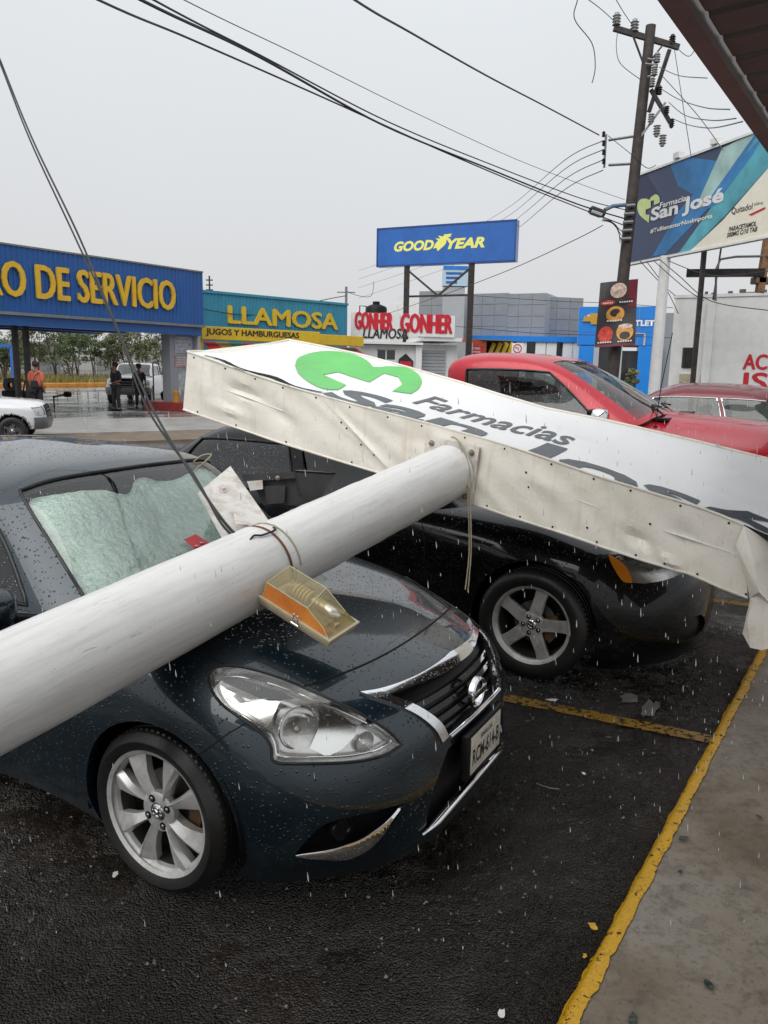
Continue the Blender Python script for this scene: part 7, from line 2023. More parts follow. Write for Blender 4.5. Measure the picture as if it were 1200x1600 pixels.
btext('San José', 1017, 348, 321, 1130, M['paint_white'], .035, .022)
btext('#TuBienestarNosImporta', 1017, 363, 354.5, 1115, M['bill_cream'], .02)
btext('Quitadol', 1143, 342, 331, 1176, M['ink_black'], .01)
btext('500mg', 1178, 331, 326, 1192, M['steel_grey'], .01)
bpoly([(1170,342),(1196,332),(1196,335),(1174,344)], M['ink_red'], .02, 'print_bar')
btext('PARACETAMOL', 1139, 366, 359, 1185, M['ink_black'], .03, shear=.2)
btext('500MG C/10 TAB', 1136, 374.5, 367.5, 1187, M['ink_black'], .03, shear=.2)
for (pp, h) in ((1060, 1), (1118, 1)):
    b = MB(); x, y = bxy(pp, 250 if pp == 1060 else 236); F.box(b, x - .12, x + .12, yt + .07, yt + .24, -.1, .1, .02); bb(b, 'spotlight', M['paint_white'])
b = MB(); p = F.P(F.L(1088, 392)[0], yb, -.25); b.beam((p.x, p.y, 0), p + Vector((0, 0, H_ * .9)), .11, .11); bb(b, 'post', M['steel_dark'])
b = MB(); p = F.P(xb - .1, yb, -.25); b.beam((p.x, p.y, 0), p + Vector((0, 0, H_ * .9)), .16, .16); bb(b, 'post', M['steel_dark'])
b = MB(); p = at(1040, 400, 22.9); q = gnd(1021, 618); q = Vector((at(1022, 600, 22.9).x, 22.9, 0)); b.tube([q, p], [.17, .14], 14); bb(b, 'pole', M['paint_white'])
# ------------------------------------------------------------------ utility pole, lamp, banner, wires
UP = empty('utility_pole', Vector((at(958, 580, 22).x, 22, 0)), 0, 'dark leaning wooden utility pole with crossarm and hanging insulators', 'utility pole'); upf = mk(UP)
M['pole_wood'] = mat('pole_wood', (.045, .036, .032), .7, var=.5, vscale=4, bump=.5, bscale=30)
M['porcelain'] = mat('porcelain', (.30, .30, .29), .3)
Yp = 22.0
def U(px, py, dY=0): return at(px, py, Yp + dY)
b0 = U(957, 586); tp = U(1017, 40); dirp = (tp - b0).normalized(); base = b0 - dirp * (b0.z / dirp.z)
b = MB(); b.tube([base, base.lerp(tp, .5), tp], [.18, .155, .13], 12); upf(b, 'shaft', M['pole_wood'], 40)
b = MB(); b.beam(U(959, 44), U(1061, 74), .10, .13); upf(b, 'crossarm', M['pole_wood'])
for a, c in (((988, 53), (1004, 96)), ((1036, 70), (1012, 100))):
    b = MB(); b.beam(U(*a, -.12), U(*c, -.12), .04, .04); upf(b, 'brace', M['steel_dark'])
def insul(px, py, dY=0, s=1.0, mt='porcelain', down=False):
    c = U(px, py, dY); b = MB(); pr = []
    for q in range(4): pr += [(.07 * s, q * .07 * s), (.11 * s, q * .07 * s + .015), (.07 * s, q * .07 * s + .04 * s)]
    pr += [(.06 * s, .30 * s), (.001, .33 * s)]
    if down: pr = [(r, -h) for r, h in pr]
    b.lathe(pr, c, 'z', 12); upf(b, 'insulator', M[mt], 40)
insul(963, 40); insul(991, 50); insul(1050, 70, 0, .8, 'steel_dark')
# hanging switchgear on the right of the pole
b = MB(); b.beam(U(1046, 78, -.2), U(1014, 175, -.2), .09, .09); upf(b, 'switch_arm', M['steel_dark'])
b = MB(); b.beam(U(1017, 140, -.2), U(1048, 193, -.3), .09, .09); upf(b, 'lower_crossarm', M['steel_dark'])
b = MB(); b.beam(U(1000, 215, -.1), U(1040, 160, -.3), .05, .05); upf(b, 'brace', M['steel_grey'])
for (x, y, s, m_) in ((1026, 92, .8, 'porcelain'), (1022, 112, .8, 'porcelain'), (1018, 130, .8, 'porcelain'), (1030, 142, .7, 'steel_dark'), (1042, 160, .7, 'steel_dark'), (1050, 180, .7, 'steel_dark'), (1018, 172, .8, 'porcelain'), (1027, 190, .9, 'porcelain'), (1036, 205, .9, 'porcelain')):
    insul(x, y + 6, -.3, s, m_, down=(y > 150))
b = MB()
for (x0, y0, x1, y1) in ((1012, 92, 1030, 96), (1008, 100, 1028, 102), (1012, 120, 1024, 118)): b.tube([U(x0, y0, -.2), U(x1, y1, -.3)], .03, 6)
upf(b, 'fuse_holders', M['steel_grey'])
for (ya, yb_) in ((217, 215), (256, 258)):
    b = MB(); b.tube([U(951, ya + 2), U(990 if ya < 230 else 986, yb_ - 2)], .035, 6); upf(b, 'stand_off', M['steel_grey'])
b = MB(); b.beam(U(947, 210), U(944, 262), .05, .05); upf(b, 'rack', M['steel_grey'])
for q in range(4): insul(943, 214 + q * 14, -.05, .45, 'steel_dark')
for q in range(5):
    b = MB(); yy = 322 + q * 13; xx = 986 - q * 1.6; b.tube([U(xx - 9, yy, -.2), U(xx + 6, yy - 1, -.2)], .05, 6); upf(b, 'clamp_band', M['steel_grey'])
# street lamp on the pole
SL_ = empty('street_lamp', U(937, 332), 0, 'grey street lamp head on a short blue arm, fixed to the utility pole', 'street lamp'); slf = mk(SL_)
b = MB(); b.tube([U(978, 320, -.2), U(957, 322, -.3), U(945, 328, -.4)], .05, 8); slf(b, 'arm', mat('lamp_blue', (.10, .18, .26), .5), 60)
b = MB(); b.box(U(933, 331, -.45), (.42, .3, .16), Matrix.Rotation(R(18), 3, 'Y'), bev=.05); slf(b, 'head', M['steel_dark'])
b = MB(); b.box(U(931, 334, -.5), (.30, .26, .08), Matrix.Rotation(R(18), 3, 'Y'), bev=.02); slf(b, 'lens', M['wall_pale'])
# banner tied to the pole
BN = empty('banner', U(965, 490, -.3), 0, 'dark vertical food festival banner tied to the utility pole', 'banner'); bnf = mk(BN)
F = Fac(935, Yp - .35, 1000, Yp - .55, 490)
cn = [(938, 442), (997, 436), (992, 539), (929, 543)]
cw = [F.P(*F.L(*p)) for p in cn]
def BNp(u, v, z=0): 
    p = cw[0].lerp(cw[1], u).lerp(cw[3].lerp(cw[2], u), v); return p + F.n * (z + .05 * math.sin(v * 5 + u * 3) + .02 * math.sin(u * 9))
def bn_patch(u0, u1, v0, v1, mt, z, name, nu=6, nv=8, shape=None):
    vs = [BNp(u0 + (u1 - u0) * i / nu, v0 + (v1 - v0) * j / nv, z) for i in range(nu + 1) for j in range(nv + 1)]
    if shape == 'oval':
        vs = [BNp((u0 + u1) / 2, (v0 + v1) / 2, z)] + [BNp((u0 + u1) / 2 + (u1 - u0) / 2 * math.cos(2 * PI * k / 20), (v0 + v1) / 2 + (v1 - v0) / 2 * math.sin(2 * PI * k / 20), z) for k in range(20)]
        fs = [(0, k + 1, (k + 1) % 20 + 1) for k in range(20)]
    else: fs = [(i * (nv + 1) + j, (i + 1) * (nv + 1) + j, (i + 1) * (nv + 1) + j + 1, i * (nv + 1) + j + 1) for i in range(nu) for j in range(nv)]
    b = MB(); b.add(vs, fs); return bnf(b, name, mt)
M['bn_dark'] = mat('banner_dark', (.035, .03, .032), .5, var=.3, vscale=3); M['bn_red'] = mat('banner_red', (.17, .015, .03), .5); M['bn_orange'] = mat('banner_orange', (.62, .30, .06), .5, var=.3, vscale=6); M['bn_pale'] = mat('banner_pale', (.62, .45, .38), .5, var=.5, vscale=12); M['bn_bred'] = mat('banner_bright_red', (.55, .06, .04), .5, var=.4, vscale=10)
bn_patch(0, 1, 0, 1, M['bn_dark'], 0, 'cloth', 12, 20)
bn_patch(.76, 1, 0, .40, M['bn_red'], .008, 'print_red')
bn_patch(.28, .72, .03, .26, M['bn_pale'], .012, 'print_logo', shape='oval')
bn_patch(.06, .44, .28, .36, M['bn_bred'], .014, 'print_label', shape='oval'); bn_patch(.48, .96, .27, .36, M['bn_dark'], .012, 'print_label', shape='oval')
bn_patch(.22, .70, .38, .62, M['bn_orange'], .014, 'print_emblem', shape='oval'); bn_patch(.32, .60, .42, .54, M['bn_dark'], .020, 'print_emblem', shape='oval')
bn_patch(.06, .44, .68, .94, M['bn_bred'], .014, 'print_picture', shape='oval'); bn_patch(.52, .94, .66, .92, M['bn_orange'], .014, 'print_picture', shape='oval'); bn_patch(.60, .86, .78, .90, M['bn_dark'], .02, 'print_picture', shape='oval'); bn_patch(.56, .92, .66, .74, M['bn_pale'], .022, 'print_picture', shape='oval')
bn_patch(0, 1, .965, 1, M['bn_red'], .010, 'hem')
for v, s in ((.325, .0), (.60, .0), (.93, .0)):
    for (ua, ub) in (((.12, .38), (.54, .90)) if v < .5 else (((.25, .66),) if v < .8 else ((.06, .42), (.56, .92)))):
        b = MB()
        for q in range(6):
            u = ua + (ub - ua) * (q + .1) / 6; p = [BNp(u, v - .010, .03), BNp(u + (ub - ua) / 9, v - .010, .03), BNp(u + (ub - ua) / 9, v + .010, .03), BNp(u, v + .010, .03)]; b.add(p, [(0, 1, 2, 3)])
        bnf(b, 'lettering', M['paint_white'])

def wire(pts, r, label, grp='overhead wires', name='overhead_wire', sag=0, mt=None):
    P = [at(x, y, Y) for x, y, Y in pts]
    if pts[0][1] <= 0 and len(P) > 2: d0 = P[0] - P[1]; d0.z *= .8; P = [P[0] + d0 * (9 / d0.length), P[0] + d0 * (4 / d0.length)] + P
    if pts[-1][1] <= 0 and len(P) > 2: d0 = P[-1] - P[-2]; P = P + [P[-1] + d0 * (5 / d0.length)]
    if len(P) == 2 and sag:
        a, c = P; P = [a.lerp(c, t / 24) - Vector((0, 0, sag * 4 * (t / 24) * (1 - t / 24))) for t in range(25)]
    else: P = [Vector(p) for p in smooth_poly([tuple(p) for p in P], 8, False)]
    b = MB(); b.tube(P, r, 5); return tag(b.build(name, mt or M['cable'], None, 60), label, 'wire', grp)
# bundle running from the upper left to the pole
wire([(150,-2,9),(300,62,11),(500,150,14),(700,240,17.5),(850,303,20.5),(975,352,22)], .014, 'thick black overhead cable, lowest of the bundle from upper left to the utility pole')
wire([(215,-3,9),(400,86,11.5),(600,196,15),(760,262,18),(900,318,21),(978,342,22)], .018, 'thick black overhead cable, middle of the bundle crossing to the utility pole')
wire([(235,-3,9),(410,88,11.5),(606,190,15),(765,256,18),(905,309,21),(978,328,22)], .012, 'thin black overhead cable just above the middle one of the bundle')
wire([(282,-3,9.5),(470,88,12),(640,172,15.5),(800,246,18.5),(900,285,20.8),(976,312,22)], .006, 'very thin overhead wire, topmost of the bundle reaching the pole')
wire([(550,-3,11),(640,50,13),(760,118,16),(850,165,19),(936,211,21.9)], .016, 'dark overhead cable from the top centre to the insulator rack')
for k, (y0, y1) in enumerate(((222, 345), (236, 358), (252, 372), (268, 388))):
    wire([(942, y0 - 2, 22), (880, y0 + 30, 30), (790, y1 - 18, 58), (700, y1 + 30, 72), (560, y1 + 78, 95)], .014, ['thin wire fanning left from the insulator rack, highest', 'thin wire fanning left from the insulator rack, second', 'thin wire fanning left from the insulator rack, third', 'thin wire fanning left from the insulator rack, lowest'][k])
wire([(942,352,22),(900,374,23),(800,420,26),(700,458,32),(600,492,44)], .012, 'dark wire falling left from the pole across the tyre sign posts')
wire([(541,462,44),(500,470,43),(440,487,41),(380,492,39),(318,483,37)], .022, 'dark cable sagging across the teal workshop front')
wire([(541,455,44),(560,462,45),(580,462,46),(584,440,47)], .015, 'loose cable loop beside the small pole at the workshop corner')
wire([(740,462,60),(860,470,58),(960,474,55),(1052,481,52)], .02, 'long thin wire in front of the grey dealership hall, upper')
wire([(712,510,56),(830,520,54),(940,524,52),(1050,528,50)], .02, 'long thin wire in front of the grey dealership hall, lower')
for k, pts in enumerate(([(903,-4,15),(898,30,15.5),(925,68,16),(930,105,16.2),(925,130,16.3)], [(965,50,21.8),(963,75,21.5),(970,100,21.5),(1000,124,21.8)], [(1030,105,21.7),(1060,118,18),(1105,122,14)], [(1035,140,21.7),(1060,155,18),(1100,168,14),(1140,171,11)], [(1045,160,21.7),(1070,180,18),(1110,188,14),(1150,185,11)], [(1050,185,21.7),(1075,195,18),(1110,200,14),(1160,190,10)], [(1036,120,21.7),(1090,180,20),(1130,235,18)], [(1054,78,21.9),(1065,150,21),(1080,245,19)], [(1046,62,22),(1075,88,20),(1090,60,17),(1075,20,14),(1060,-5,12)], [(990,42,22),(975,20,19),(960,-5,17)], [(963,36,22),(940,15,19),(915,-4,17)], [(950,212,22),(985,240,20),(1010,262,20),(1025,258,20)])):
    lab = ['loose wire hanging from the top edge left of the pole', 'thin drop wire under the left insulator', 'thin wire looping from the fuses to the canopy, highest', 'thin wire looping from the fuses to the canopy, second', 'thin wire looping from the fuses to the canopy, third', 'thin wire looping from the fuses to the canopy, lowest', 'straight thin wire running down behind the billboard top', 'thin steep wire from the crossarm end to the billboard', 'thin looped wire above the right crossarm end', 'thin wire leaving the second insulator upwards', 'thin wire leaving the left insulator upwards', 'short dark wire from the rack past the pole'][k]
    wire(pts, .009, lab)
for k, pts in enumerate(([(1030,405,22.5),(1060,430,21),(1110,470,20),(1200,485,18)], [(1010,408,23),(1040,450,23),(1060,490,24)], [(1022,408,23),(1070,450,22),(1100,470,22)], [(1045,408,22.5),(1110,430,21),(1200,424,18)], [(1000,408,23),(1030,440,24),(1055,462,25)])):
    wire(pts, .011, ['dark wire sagging from the billboard foot over the white wall', 'dark wire dropping from the billboard foot to the wall corner', 'dark wire dropping behind the billboard post', 'wire crossing under the billboard to the right edge', 'short dark wire left of the white pole under the billboard'][k])
for q in range(4):
    pts = [(972 - q, 362 + q * 6, 21.9), (955 + q * 3, 348 + q * 2, 21.7), (940 + q, 345 - q * 2, 21.6)]
    wire(pts, .010, ['short slack service wire between lamp and utility pole, topmost', 'short slack service wire between lamp and pole, second from top', 'short slack service wire between lamp and pole, third from top', 'short slack service wire between lamp and pole, lowest'][q])
# small far pole at the workshop corner and an antenna
b = MB(); p = at(541, 448, 44.5); b.tube([(p.x, p.y, 0), p], .07, 8); b2 = MB(); b2.beam(p + Vector((-.5, 0, -.3)), p + Vector((.5, 0, -.3)), .06, .06)
thingbox('wooden_post', 'thin grey post at the right corner of the teal workshop', 'post', [('shaft', b, M['steel_grey']), ('crossarm', b2, M['steel_grey'])])
b = MB(); p = at(327, 431, 60); b.tube([(p.x, p.y, 0), p], .06, 6); b2 = MB()
for q in range(5): b2.tube([p + Vector((-.25, 0, -.3 - q * .35)), p + Vector((.25, 0, -.3 - q * .35))], .05, 6)
thingbox('antenna_mast', 'short dark antenna mast behind the gap between blue and teal roofs', 'antenna', [('mast', b, M['steel_dark']), ('elements', b2, M['steel_dark'])])

# ------------------------------------------------------------------ canopy roof over the walkway (camera side)
RF = empty('roof_canopy', KP(2, 1.5), 0, 'brown corrugated steel canopy roof over the walkway, upper right corner', 'canopy'); rff = mk(RF)
M['roof_brown'] = rain_wall('roof_brown', (.085, .062, .052), .45, (.16, .10, .07), .6, 2.0)
M['roof_under'] = rain_wall('roof_under', (.075, .062, .055), .5, (.03, .025, .022), .6, 2.0)
ZR = 3.3
e0 = Vector(tuple(EYE + rdir(1027, 0) * 1)); 
def at_z(px, py, z): d = rdir(px, py); return EYE + d * ((z - CAMH) / d.z)
r0 = at_z(1027, 0, ZR); r1 = at_z(1200, 240, ZR); rd = (r1 - r0).normalized(); rn = Vector((rd.y, -rd.x, 0))
def RP(s, w, z=0): return r0 + rd * s + rn * w + Vector((0, 0, z))

# folded edge beam: outer face, underside lip
prof = [(0, 0), (0, .16), (.02, .17), (.10, .17), (.10, .012), (.085, .0)]
vs = [RP(s, w, z) for s in (-9, 14) for w, z in prof]; k = len(prof)
b = MB(); b.add(vs, [(i, (i + 1) % k, (i + 1) % k + k, i + k) for i in range(k)] + [tuple(range(k)), tuple(range(2 * k - 1, k - 1, -1))]); rff(b, 'edge_beam', M['roof_brown'])
for i in range(21):
    s0 = -9 + i * 1.1; vs = []; pr = []
    for q in range(4):
        u = s0 + q * .275; pr += [(u, .035), (u + .21, .035), (u + .225, .047), (u + .26, .047)]
    pr.append((s0 + 1.102, .035))
    for (s, z) in pr: vs += [RP(s, .11, z), RP(s, 2.6, z + .10)]
    b = MB(); b.add(vs, [(q * 2, q * 2 + 2, q * 2 + 3, q * 2 + 1) for q in range(len(pr) - 1)]); rff(b, 'roof_sheet', M['roof_under'])
b = MB(); b.beam(RP(3.2, .12, .02), RP(3.2, 2.5, .10), .06, .05); rff(b, 'rafter', mat('rafter_red', (.10, .015, .02), .5, var=.3))

# ------------------------------------------------------------------ people
def skin_body(name, joints, edges, mt, parent, lvl=2):
    me = bpy.data.meshes.new(name); ks = list(joints); me.from_pydata([joints[k][0] for k in ks], [(ks.index(a), ks.index(c)) for a, c in edges], []); 
    o = bpy.data.objects.new(name, me); COL.objects.link(o)
    m = o.modifiers.new('s', 'SKIN'); me.skin_vertices[0].data[0].use_root = True
    for i, k in enumerate(ks): r = joints[k][1]; me.skin_vertices[0].data[i].radius = (r if isinstance(r, tuple) else (r, r))
    s = o.modifiers.new('d', 'SUBSURF'); s.levels = lvl; s.render_levels = lvl
    bpy.context.view_layer.update(); dg = bpy.context.evaluated_depsgraph_get(); m2 = bpy.data.meshes.new_from_object(o.evaluated_get(dg)); bpy.data.objects.remove(o)
    m2.polygons.foreach_set('use_smooth', [True] * len(m2.polygons)); m2.materials.clear()
    return link_mesh(name, m2, mt, parent)
M['skin'] = mat('skin_brown', (.26, .13, .08), .5); M['shirt_coral'] = mat('shirt_coral', (.62, .15, .09), .7, var=.15, vscale=8, bump=.3, bscale=14, bdist=.02); M['hair'] = mat('hair_dark', (.03, .012, .010), .6); M['cloth_dark'] = mat('cloth_dark', (.022, .022, .026), .8, var=.4, vscale=8); M['cloth_dark2'] = mat('cloth_dark2', (.03, .032, .036), .8, var=.4)
def person(loc, rz, label, top, legs, arm_pose, hat=None, h=1.75, bag=False, wide=1.0):
    r = empty('person', loc, rz, label, 'person', 'people on the forecourt'); s = h / 1.75
    V_ = lambda x, y, z: (x * s, y * s, z * s)
    J = {'pel': (V_(0, 0, .95), (.15 * wide, .11)), 'chest': (V_(0, .01, 1.25), (.17 * wide, .12)), 'neck0': (V_(0, .01, 1.45), (.085, .07)), 'neck': (V_(0, .02, 1.52), .055), 'head': (V_(0, .035, 1.60), (.075, .09)), 'crown': (V_(0, .03, 1.70), (.07, .085)),
         'hipl': (V_(.09, 0, .90), .10), 'hipr': (V_(-.09, 0, .90), .10), 'knl': (V_(.11, .03, .5), .068), 'knr': (V_(-.11, .02, .5), .068), 'anl': (V_(.13, 0, .09), .045), 'anr': (V_(-.13, -.01, .09), .045), 'tol': (V_(.15, .16, .04), (.045, .03)), 'tor': (V_(-.15, .15, .04), (.045, .03)),
         'shl': (V_(.18 * wide, .0, 1.40), .065), 'shr': (V_(-.18 * wide, .0, 1.40), .065)}
    E_ = [('pel', 'chest'), ('chest', 'neck0'), ('neck0', 'neck'), ('neck', 'head'), ('head', 'crown'), ('pel', 'hipl'), ('pel', 'hipr'), ('hipl', 'knl'), ('hipr', 'knr'), ('knl', 'anl'), ('knr', 'anr'), ('anl', 'tol'), ('anr', 'tor'), ('neck0', 'shl'), ('neck0', 'shr')]
    for sd, sg in (('l', 1), ('r', -1)):
        el, wr, ha = arm_pose[sd]
        J['el' + sd] = (V_(*el), .042); J['wr' + sd] = (V_(*wr), .030); J['ha' + sd] = (V_(*ha), (.035, .02))
        E_ += [('sh' + sd, 'el' + sd), ('el' + sd, 'wr' + sd), ('wr' + sd, 'ha' + sd)]
    skin_body('body', J, E_, M['skin'], r)
    # clothes: shells a little larger than the body
    def sub(keys, grow, cut=None): return {k: (J[k][0], tuple(x + grow for x in (J[k][1] if isinstance(J[k][1], tuple) else (J[k][1],) * 2))) for k in keys}
    tk = ['chest', 'pel', 'neck0', 'shl', 'shr', 'ell', 'elr']; 
    T = sub(tk, .022); skin_body('shirt', T, [('chest', 'pel'), ('chest', 'neck0'), ('neck0', 'shl'), ('neck0', 'shr'), ('shl', 'ell'), ('shr', 'elr')], top, r)
    lk = ['pel', 'hipl', 'hipr', 'knl', 'knr', 'anl', 'anr']; T = sub(lk, .018); skin_body('trousers', T, [('pel', 'hipl'), ('pel', 'hipr'), ('hipl', 'knl'), ('hipr', 'knr'), ('knl', 'anl'), ('knr', 'anr')], legs, r)
    b = MB(); b.ball(V_(0, .0, 1.70), .105 * s, 10, (1, 1.08, 1.0)); b.build('hair', M['hair'], r, 60)
    b = MB(); b.ball(V_(0, .125, 1.645), .018, 6, (.8, 1, 1.5)); b.build('nose', M['skin'], r, 60)
    for sg in (-1, 1):
        b = MB(); b.ball(V_(.035 * sg, .115, 1.675), .012, 6); b.build('eye', M['ink_black'], r, 60)
        b = MB(); b.box(V_(.14 * sg, .05, .04), (.10, .28, .08), bev=.03); b.build('shoe', M['black'], r, 60)
        # five fingers
        hx = J['hal' if sg > 0 else 'har'][0]; b = MB()
        for q in range(4): b.tube([(hx[0] - .02 + q * .013, hx[1], hx[2]), (hx[0] - .022 + q * .014, hx[1] + .01, hx[2] - .045), (hx[0] - .022 + q * .014, hx[1] + .02, hx[2] - .08 + .01 * abs(q - 1.5))], [.009, .008, .006], 6)
        b.tube([(hx[0] - sg * .02, hx[1] + .01, hx[2] + .02), (hx[0] - sg * .04, hx[1] + .03, hx[2] - .02)], [.01, .007], 6); b.build('fingers', M['skin'], r, 60)
    if hat: b = MB(); b.lathe([(.118, 1.70), (.115, 1.78), (.08, 1.82), (.001, 1.83)], (0, 0, 0), 'z', 18, Matrix.Scale(s, 3)); b.box(V_(0, .15, 1.715), (.16, .13, .015), bev=.005); b.build('cap', hat, r, 50)
    return r
down = {'l': ((.24, -.03, 1.13), (.26, .03, .90), (.26, .05, .82)), 'r': ((-.24, -.03, 1.13), (-.26, .03, .90), (-.26, .05, .82))}
fold = {'l': ((.24, -.02, 1.13), (.10, .18, 1.10), (.03, .20, 1.10)), 'r': ((-.24, -.02, 1.13), (-.10, .18, 1.05), (-.03, .20, 1.05))}
g = at(57, 600, 27); PO = person((g.x, g.y, 0), R(-15), 'person in a coral shirt seen from behind with a small black shoulder bag', M['shirt_coral'], M['cloth_dark'], down, h=1.84, wide=1.3)
b = MB(); b.box((.09, -.22, 1.12), (.22, .10, .24), bev=.03); b.v = [tuple(Vector(v) + Vector((0, 0, 0))) for v in b.v]; bg = b.build('shoulder_bag', M['cloth_dark']); bg.location = PO.location; bg.rotation_euler = PO.rotation_euler; tag(bg, 'small black bag hanging on the back of the coral shirt', 'bag')
b = MB(); b.tube([(.02, -.20, 1.22), (.12, -.19, 1.40), (.20, -.06, 1.52), (.16, .06, 1.50)], .012, 6); sb = b.build('strap', M['cloth_dark'], bg)
g = gnd(183, 641); person((g.x, g.y, -.02), R(150), 'person in dark clothes standing left before the white truck, arms folded', M['cloth_dark'], M['cloth_dark2'], fold, h=1.86)
g = gnd(219, 637); person((g.x, g.y, -.02), R(-160), 'person in dark clothes and a cap standing right before the white truck', M['cloth_dark2'], M['cloth_dark'], down, M['ink_black'], h=1.80)

# ------------------------------------------------------------------ trees, bushes, fence beyond the forecourt
def leaf_mat(name, a, c):
    n = NT(name); oi = n.geo('Position'); n.set(col=n.ramp(n.noise(1.3, 4, .6, 0, oi), [(.3, a), (.7, c)]), rough=.55, spec=.3)
    return n.m
M['leaf_a'] = leaf_mat('leaf_olive', (.07, .09, .045), (.20, .21, .11)); M['leaf_b'] = leaf_mat('leaf_green', (.055, .09, .04), (.15, .19, .09)); M['leaf_c'] = leaf_mat('leaf_pale', (.10, .12, .06), (.22, .23, .12))  # leaf colours lightened and greyed to paint in the distance haze
M['bark'] = mat('bark', (.10, .08, .06), .9, var=.4)
def tree(px, top, Y, w, label, mt, seed, n=2600, leaf=.11, gappy=.5, cat='tree', name='tree', grp='trees beyond the forecourt', base=.0):
    rs = np.random.RandomState(seed); g = at(px, 590, Y); h = at(px, top, Y).z
    r = empty(name, (g.x, g.y, 0), rs.uniform(0, 6), label, cat, grp)
    b = MB(); tips = []
    nt = rs.randint(2, 4)
    for t in range(nt):
        a = 2 * PI * t / nt + rs.rand(); lean = rs.uniform(.1, .35) * w
        p = [Vector((0, 0, 0)), Vector((lean * .3 * math.cos(a), lean * .3 * math.sin(a), h * .25)), Vector((lean * math.cos(a), lean * math.sin(a), h * .55)), Vector((lean * 1.2 * math.cos(a), lean * 1.2 * math.sin(a), h * .85))]
        b.tube(p, [.09, .07, .045, .015], 6)
        for q in range(5):
            s = p[1].lerp(p[3], .15 + .8 * rs.rand()); a2 = rs.uniform(0, 2 * PI); L_ = w * rs.uniform(.25, .55)
            e = s + Vector((L_ * math.cos(a2), L_ * math.sin(a2), L_ * rs.uniform(-.1, .8))); b.tube([s, s.lerp(e, .5) + Vector((0, 0, .05)), e], [.03, .02, .008], 5); tips += [e, s.lerp(e, .6)]
        tips += [p[3], p[2]]
    b.build('trunk', M['bark'], r, 60)
    cl = [(tips[rs.randint(len(tips))] + Vector(rs.normal(0, .12 * w, 3).tolist()), rs.uniform(.12, .30) * w) for _ in range(34)]
    if base: cl += [(Vector((rs.normal(0, .3) * w, rs.normal(0, .3) * w, rs.uniform(.1, .6) * h)), .22 * w) for _ in range(int(base))]
    C_ = np.array([c[0] for c in cl]); R_ = np.array([c[1] for c in cl]); k = rs.randint(0, len(cl), n)
    D = rs.normal(0, 1, (n, 3)); D /= np.linalg.norm(D, axis=1)[:, None]; P = C_[k] + D * (R_[k] * rs.rand(n) ** .45)[:, None] * np.array([1, 1, .75])
    P[:, 2] = np.clip(P[:, 2], .08, h)
    U_ = rs.normal(0, 1, (n, 3)); U_ /= np.linalg.norm(U_, axis=1)[:, None]; V2 = np.cross(U_, rs.normal(0, 1, (n, 3))); V2 /= np.linalg.norm(V2, axis=1)[:, None]
    s = (leaf * rs.uniform(.6, 1.4, n))[:, None]
    q = np.stack([P - U_ * s, P + V2 * s * .45, P + U_ * s, P - V2 * s * .45], 1).reshape(-1, 3)
    f = np.arange(n * 4).reshape(-1, 4)
    me = bpy.data.meshes.new('crown'); me.from_pydata(q.tolist(), [], f.tolist()); link_mesh('crown', me, mt, r)
    return r
specs = [(8, 545, 62, 2.2, 'leaf_b', 'low green tree at the far left behind the columns'), (60, 528, 72, 2.6, 'leaf_a', 'olive tree between the steel columns and the coral shirt'), (88, 517, 74, 2.8, 'leaf_a', 'loose olive tree just right of the coral shirt'), (112, 530, 70, 2.3, 'leaf_b', 'dense green bushy tree with bare branches left of the middle'), (122, 512, 76, 2.4, 'leaf_c', 'tall pale sparse tree, tallest of the left clump'), (148, 515, 75, 1.9, 'leaf_b', 'narrow upright green tree left of the white truck'), (175, 540, 78, 2.4, 'leaf_a', 'dull olive tree above the white truck cab'), (200, 528, 80, 2.6, 'leaf_c', 'pale green tree behind the white truck roof'), (225, 532, 76, 2.5, 'leaf_c', 'pale green tree right above the white truck'), (252, 538, 74, 2.4, 'leaf_a', 'olive tree left of the canopy column'), (30, 530, 80, 2.6, 'leaf_c', 'pale tree behind the first steel column'), (-30, 530, 70, 3.0, 'leaf_a', 'olive tree beyond the left edge of the picture')]
for i, (px, tp_, Y, w, m_, lab) in enumerate(specs): tree(px, tp_ - 26, Y, w * 1.1, lab, M[m_], 20 + i, n=2600, leaf=.11, base=4)
tree(985, 575, 60, 1.0, 'small olive bush between the white far car and the white pole', M['leaf_c'], 90, n=1500, leaf=.10, base=10, cat='bush', name='bush', grp=None)
FN = empty('wire_fence', gnd(0, 592), 0, 'thin grey wire fence on posts in front of the far trees', 'fence'); ff = mk(FN)
for i in range(14):
    g = at(-20 + i * 24, 590, 68.5); b = MB(); b.tube([(g.x, g.y, 0), (g.x, g.y, 1.9)], .035, 5); ff(b, 'post', M['steel_grey'])
for z in (.6, 1.2, 1.85):
    b = MB(); b.tube([at(-30, 590, 68.5) * 1, at(300, 590, 68.5)], .015, 4); b.v = [(v[0], v[1], v[2] - at(-30, 590, 68.5).z * 0 + 0) for v in b.v]
    zz = [v[2] for v in b.v]; m0 = sum(zz) / len(zz); b.v = [(v[0], v[1], z + (v[2] - m0) * .02) for v in b.v]; ff(b, 'wire', M['steel_grey'])
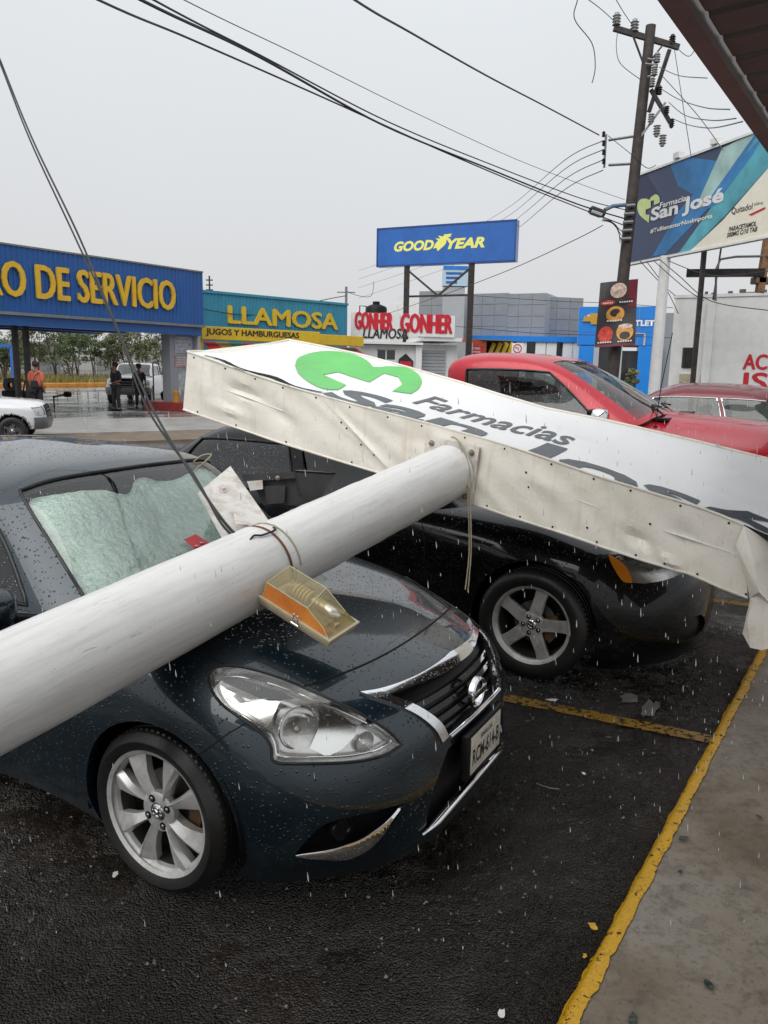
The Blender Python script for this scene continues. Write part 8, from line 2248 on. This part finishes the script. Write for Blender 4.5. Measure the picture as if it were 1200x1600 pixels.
# verge grass
rs = np.random.RandomState(5); n = 9000; V_ = []; F_ = []
for i in range(n):
    px = rs.uniform(-40, 330); Y = rs.uniform(66.5, 84); g = at(px, 590, Y); h = rs.uniform(.25, .9); a = rs.uniform(0, 6.3); w = .05
    k = len(V_); V_ += [(g.x - w * math.cos(a), g.y - w * math.sin(a), 0), (g.x + w * math.cos(a), g.y + w * math.sin(a), 0), (g.x + rs.normal(0, .12), g.y + rs.normal(0, .12), h)]; F_.append((k, k + 1, k + 2))
me = bpy.data.meshes.new('verge_grass'); me.from_pydata(V_, [], F_); tag(link_mesh('verge_grass', me, mat('grass_yellow', (.24, .20, .06), .8, var=.4, vscale=.6)), kind='stuff')
# low skyline behind the trees, haze put into its pale wall colours
for i, (a, c, t, Y, col) in enumerate(((-40, 60, 536, 150, (.34, .34, .35)), (60, 150, 548, 170, (.40, .39, .38)), (170, 262, 540, 160, (.36, .34, .33)))):
    p = at(a, 560, Y); q = at(c, 560, Y); z = at((a + c) / 2, t, Y).z; b = MB(); b.box(((p.x + q.x) / 2, Y + 5, z / 2), (q.x - p.x, 10, z)); r_ = MB(); r_.box(((p.x + q.x) / 2, Y + 5, z + .2), (q.x - p.x + .6, 10.6, .4))
    w_ = MB()
    for k in range(7): w_.box((p.x + (q.x - p.x) * (k + .5) / 7, Y - .02, z * .6), ((q.x - p.x) / 14, .1, z * .2))
    thingbox('far_building', ['hazy grey low building far behind the leftmost trees', 'hazy pale low building far behind the middle trees', 'hazy warm grey building far behind the white truck'][i], 'building', [('wall', b, mat('far_wall', col, .8)), ('roof', r_, mat('far_roof', (.3, .3, .3), .8)), ('windows', w_, M['window_dark'])])
# blue gate frame at the far left
b = MB(); g = at(2, 590, 45); q = at(20, 590, 45); z = at(10, 540, 45).z
b.beam((g.x - 3, 45, z), (q.x, 45, z), .2, .2); b.beam((q.x, 45, 0), (q.x, 45, z), .12, .12); solo('gate_frame', b, M['good_blue'], 'thin blue gate frame at the far left behind the canopy', 'gate frame')

# ------------------------------------------------------------------ rain in the air and splashes on the asphalt
rs = np.random.RandomState(77); b = MB(); n_ = 0
while n_ < 900:
    px, py = rs.uniform(0, 1200), rs.uniform(600, 1520)
    if rs.rand() > (.25 + .75 * (px / 1200) ** 1.5): continue
    Y = 1.6 + 5.5 * rs.rand() ** .8; p = at(px, py, Y)
    if p.z < .05: continue
    if BL_BVH.find_nearest(CW.inverted() @ p)[3] < .15: continue
    L_ = rs.uniform(.004, .014); r = rs.uniform(.0009, .0019); d = Vector((.10, .05, -1)).normalized() * L_; n_ += 1
    b.tube([p - d, p - d * .3, p + d * .5, p + d], [.0002, r * .7, r, .0003], 5, False)
n = NT('rain_drop'); tr_n = n.t.nodes.new('ShaderNodeBsdfTransparent'); mx_n = n.t.nodes.new('ShaderNodeMixShader'); mx_n.inputs[0].default_value = .55; n.set(col=(.85, .87, .9, 1), rough=.1); n.t.links.new(tr_n.outputs[0], mx_n.inputs[1]); n.t.links.new(n.b.outputs[0], mx_n.inputs[2]); n.t.links.new(mx_n.outputs[0], n.out.inputs[0]); M['rain_drop'] = n.m
tag(b.build('rain', M['rain_drop'], None, 180), kind='stuff')
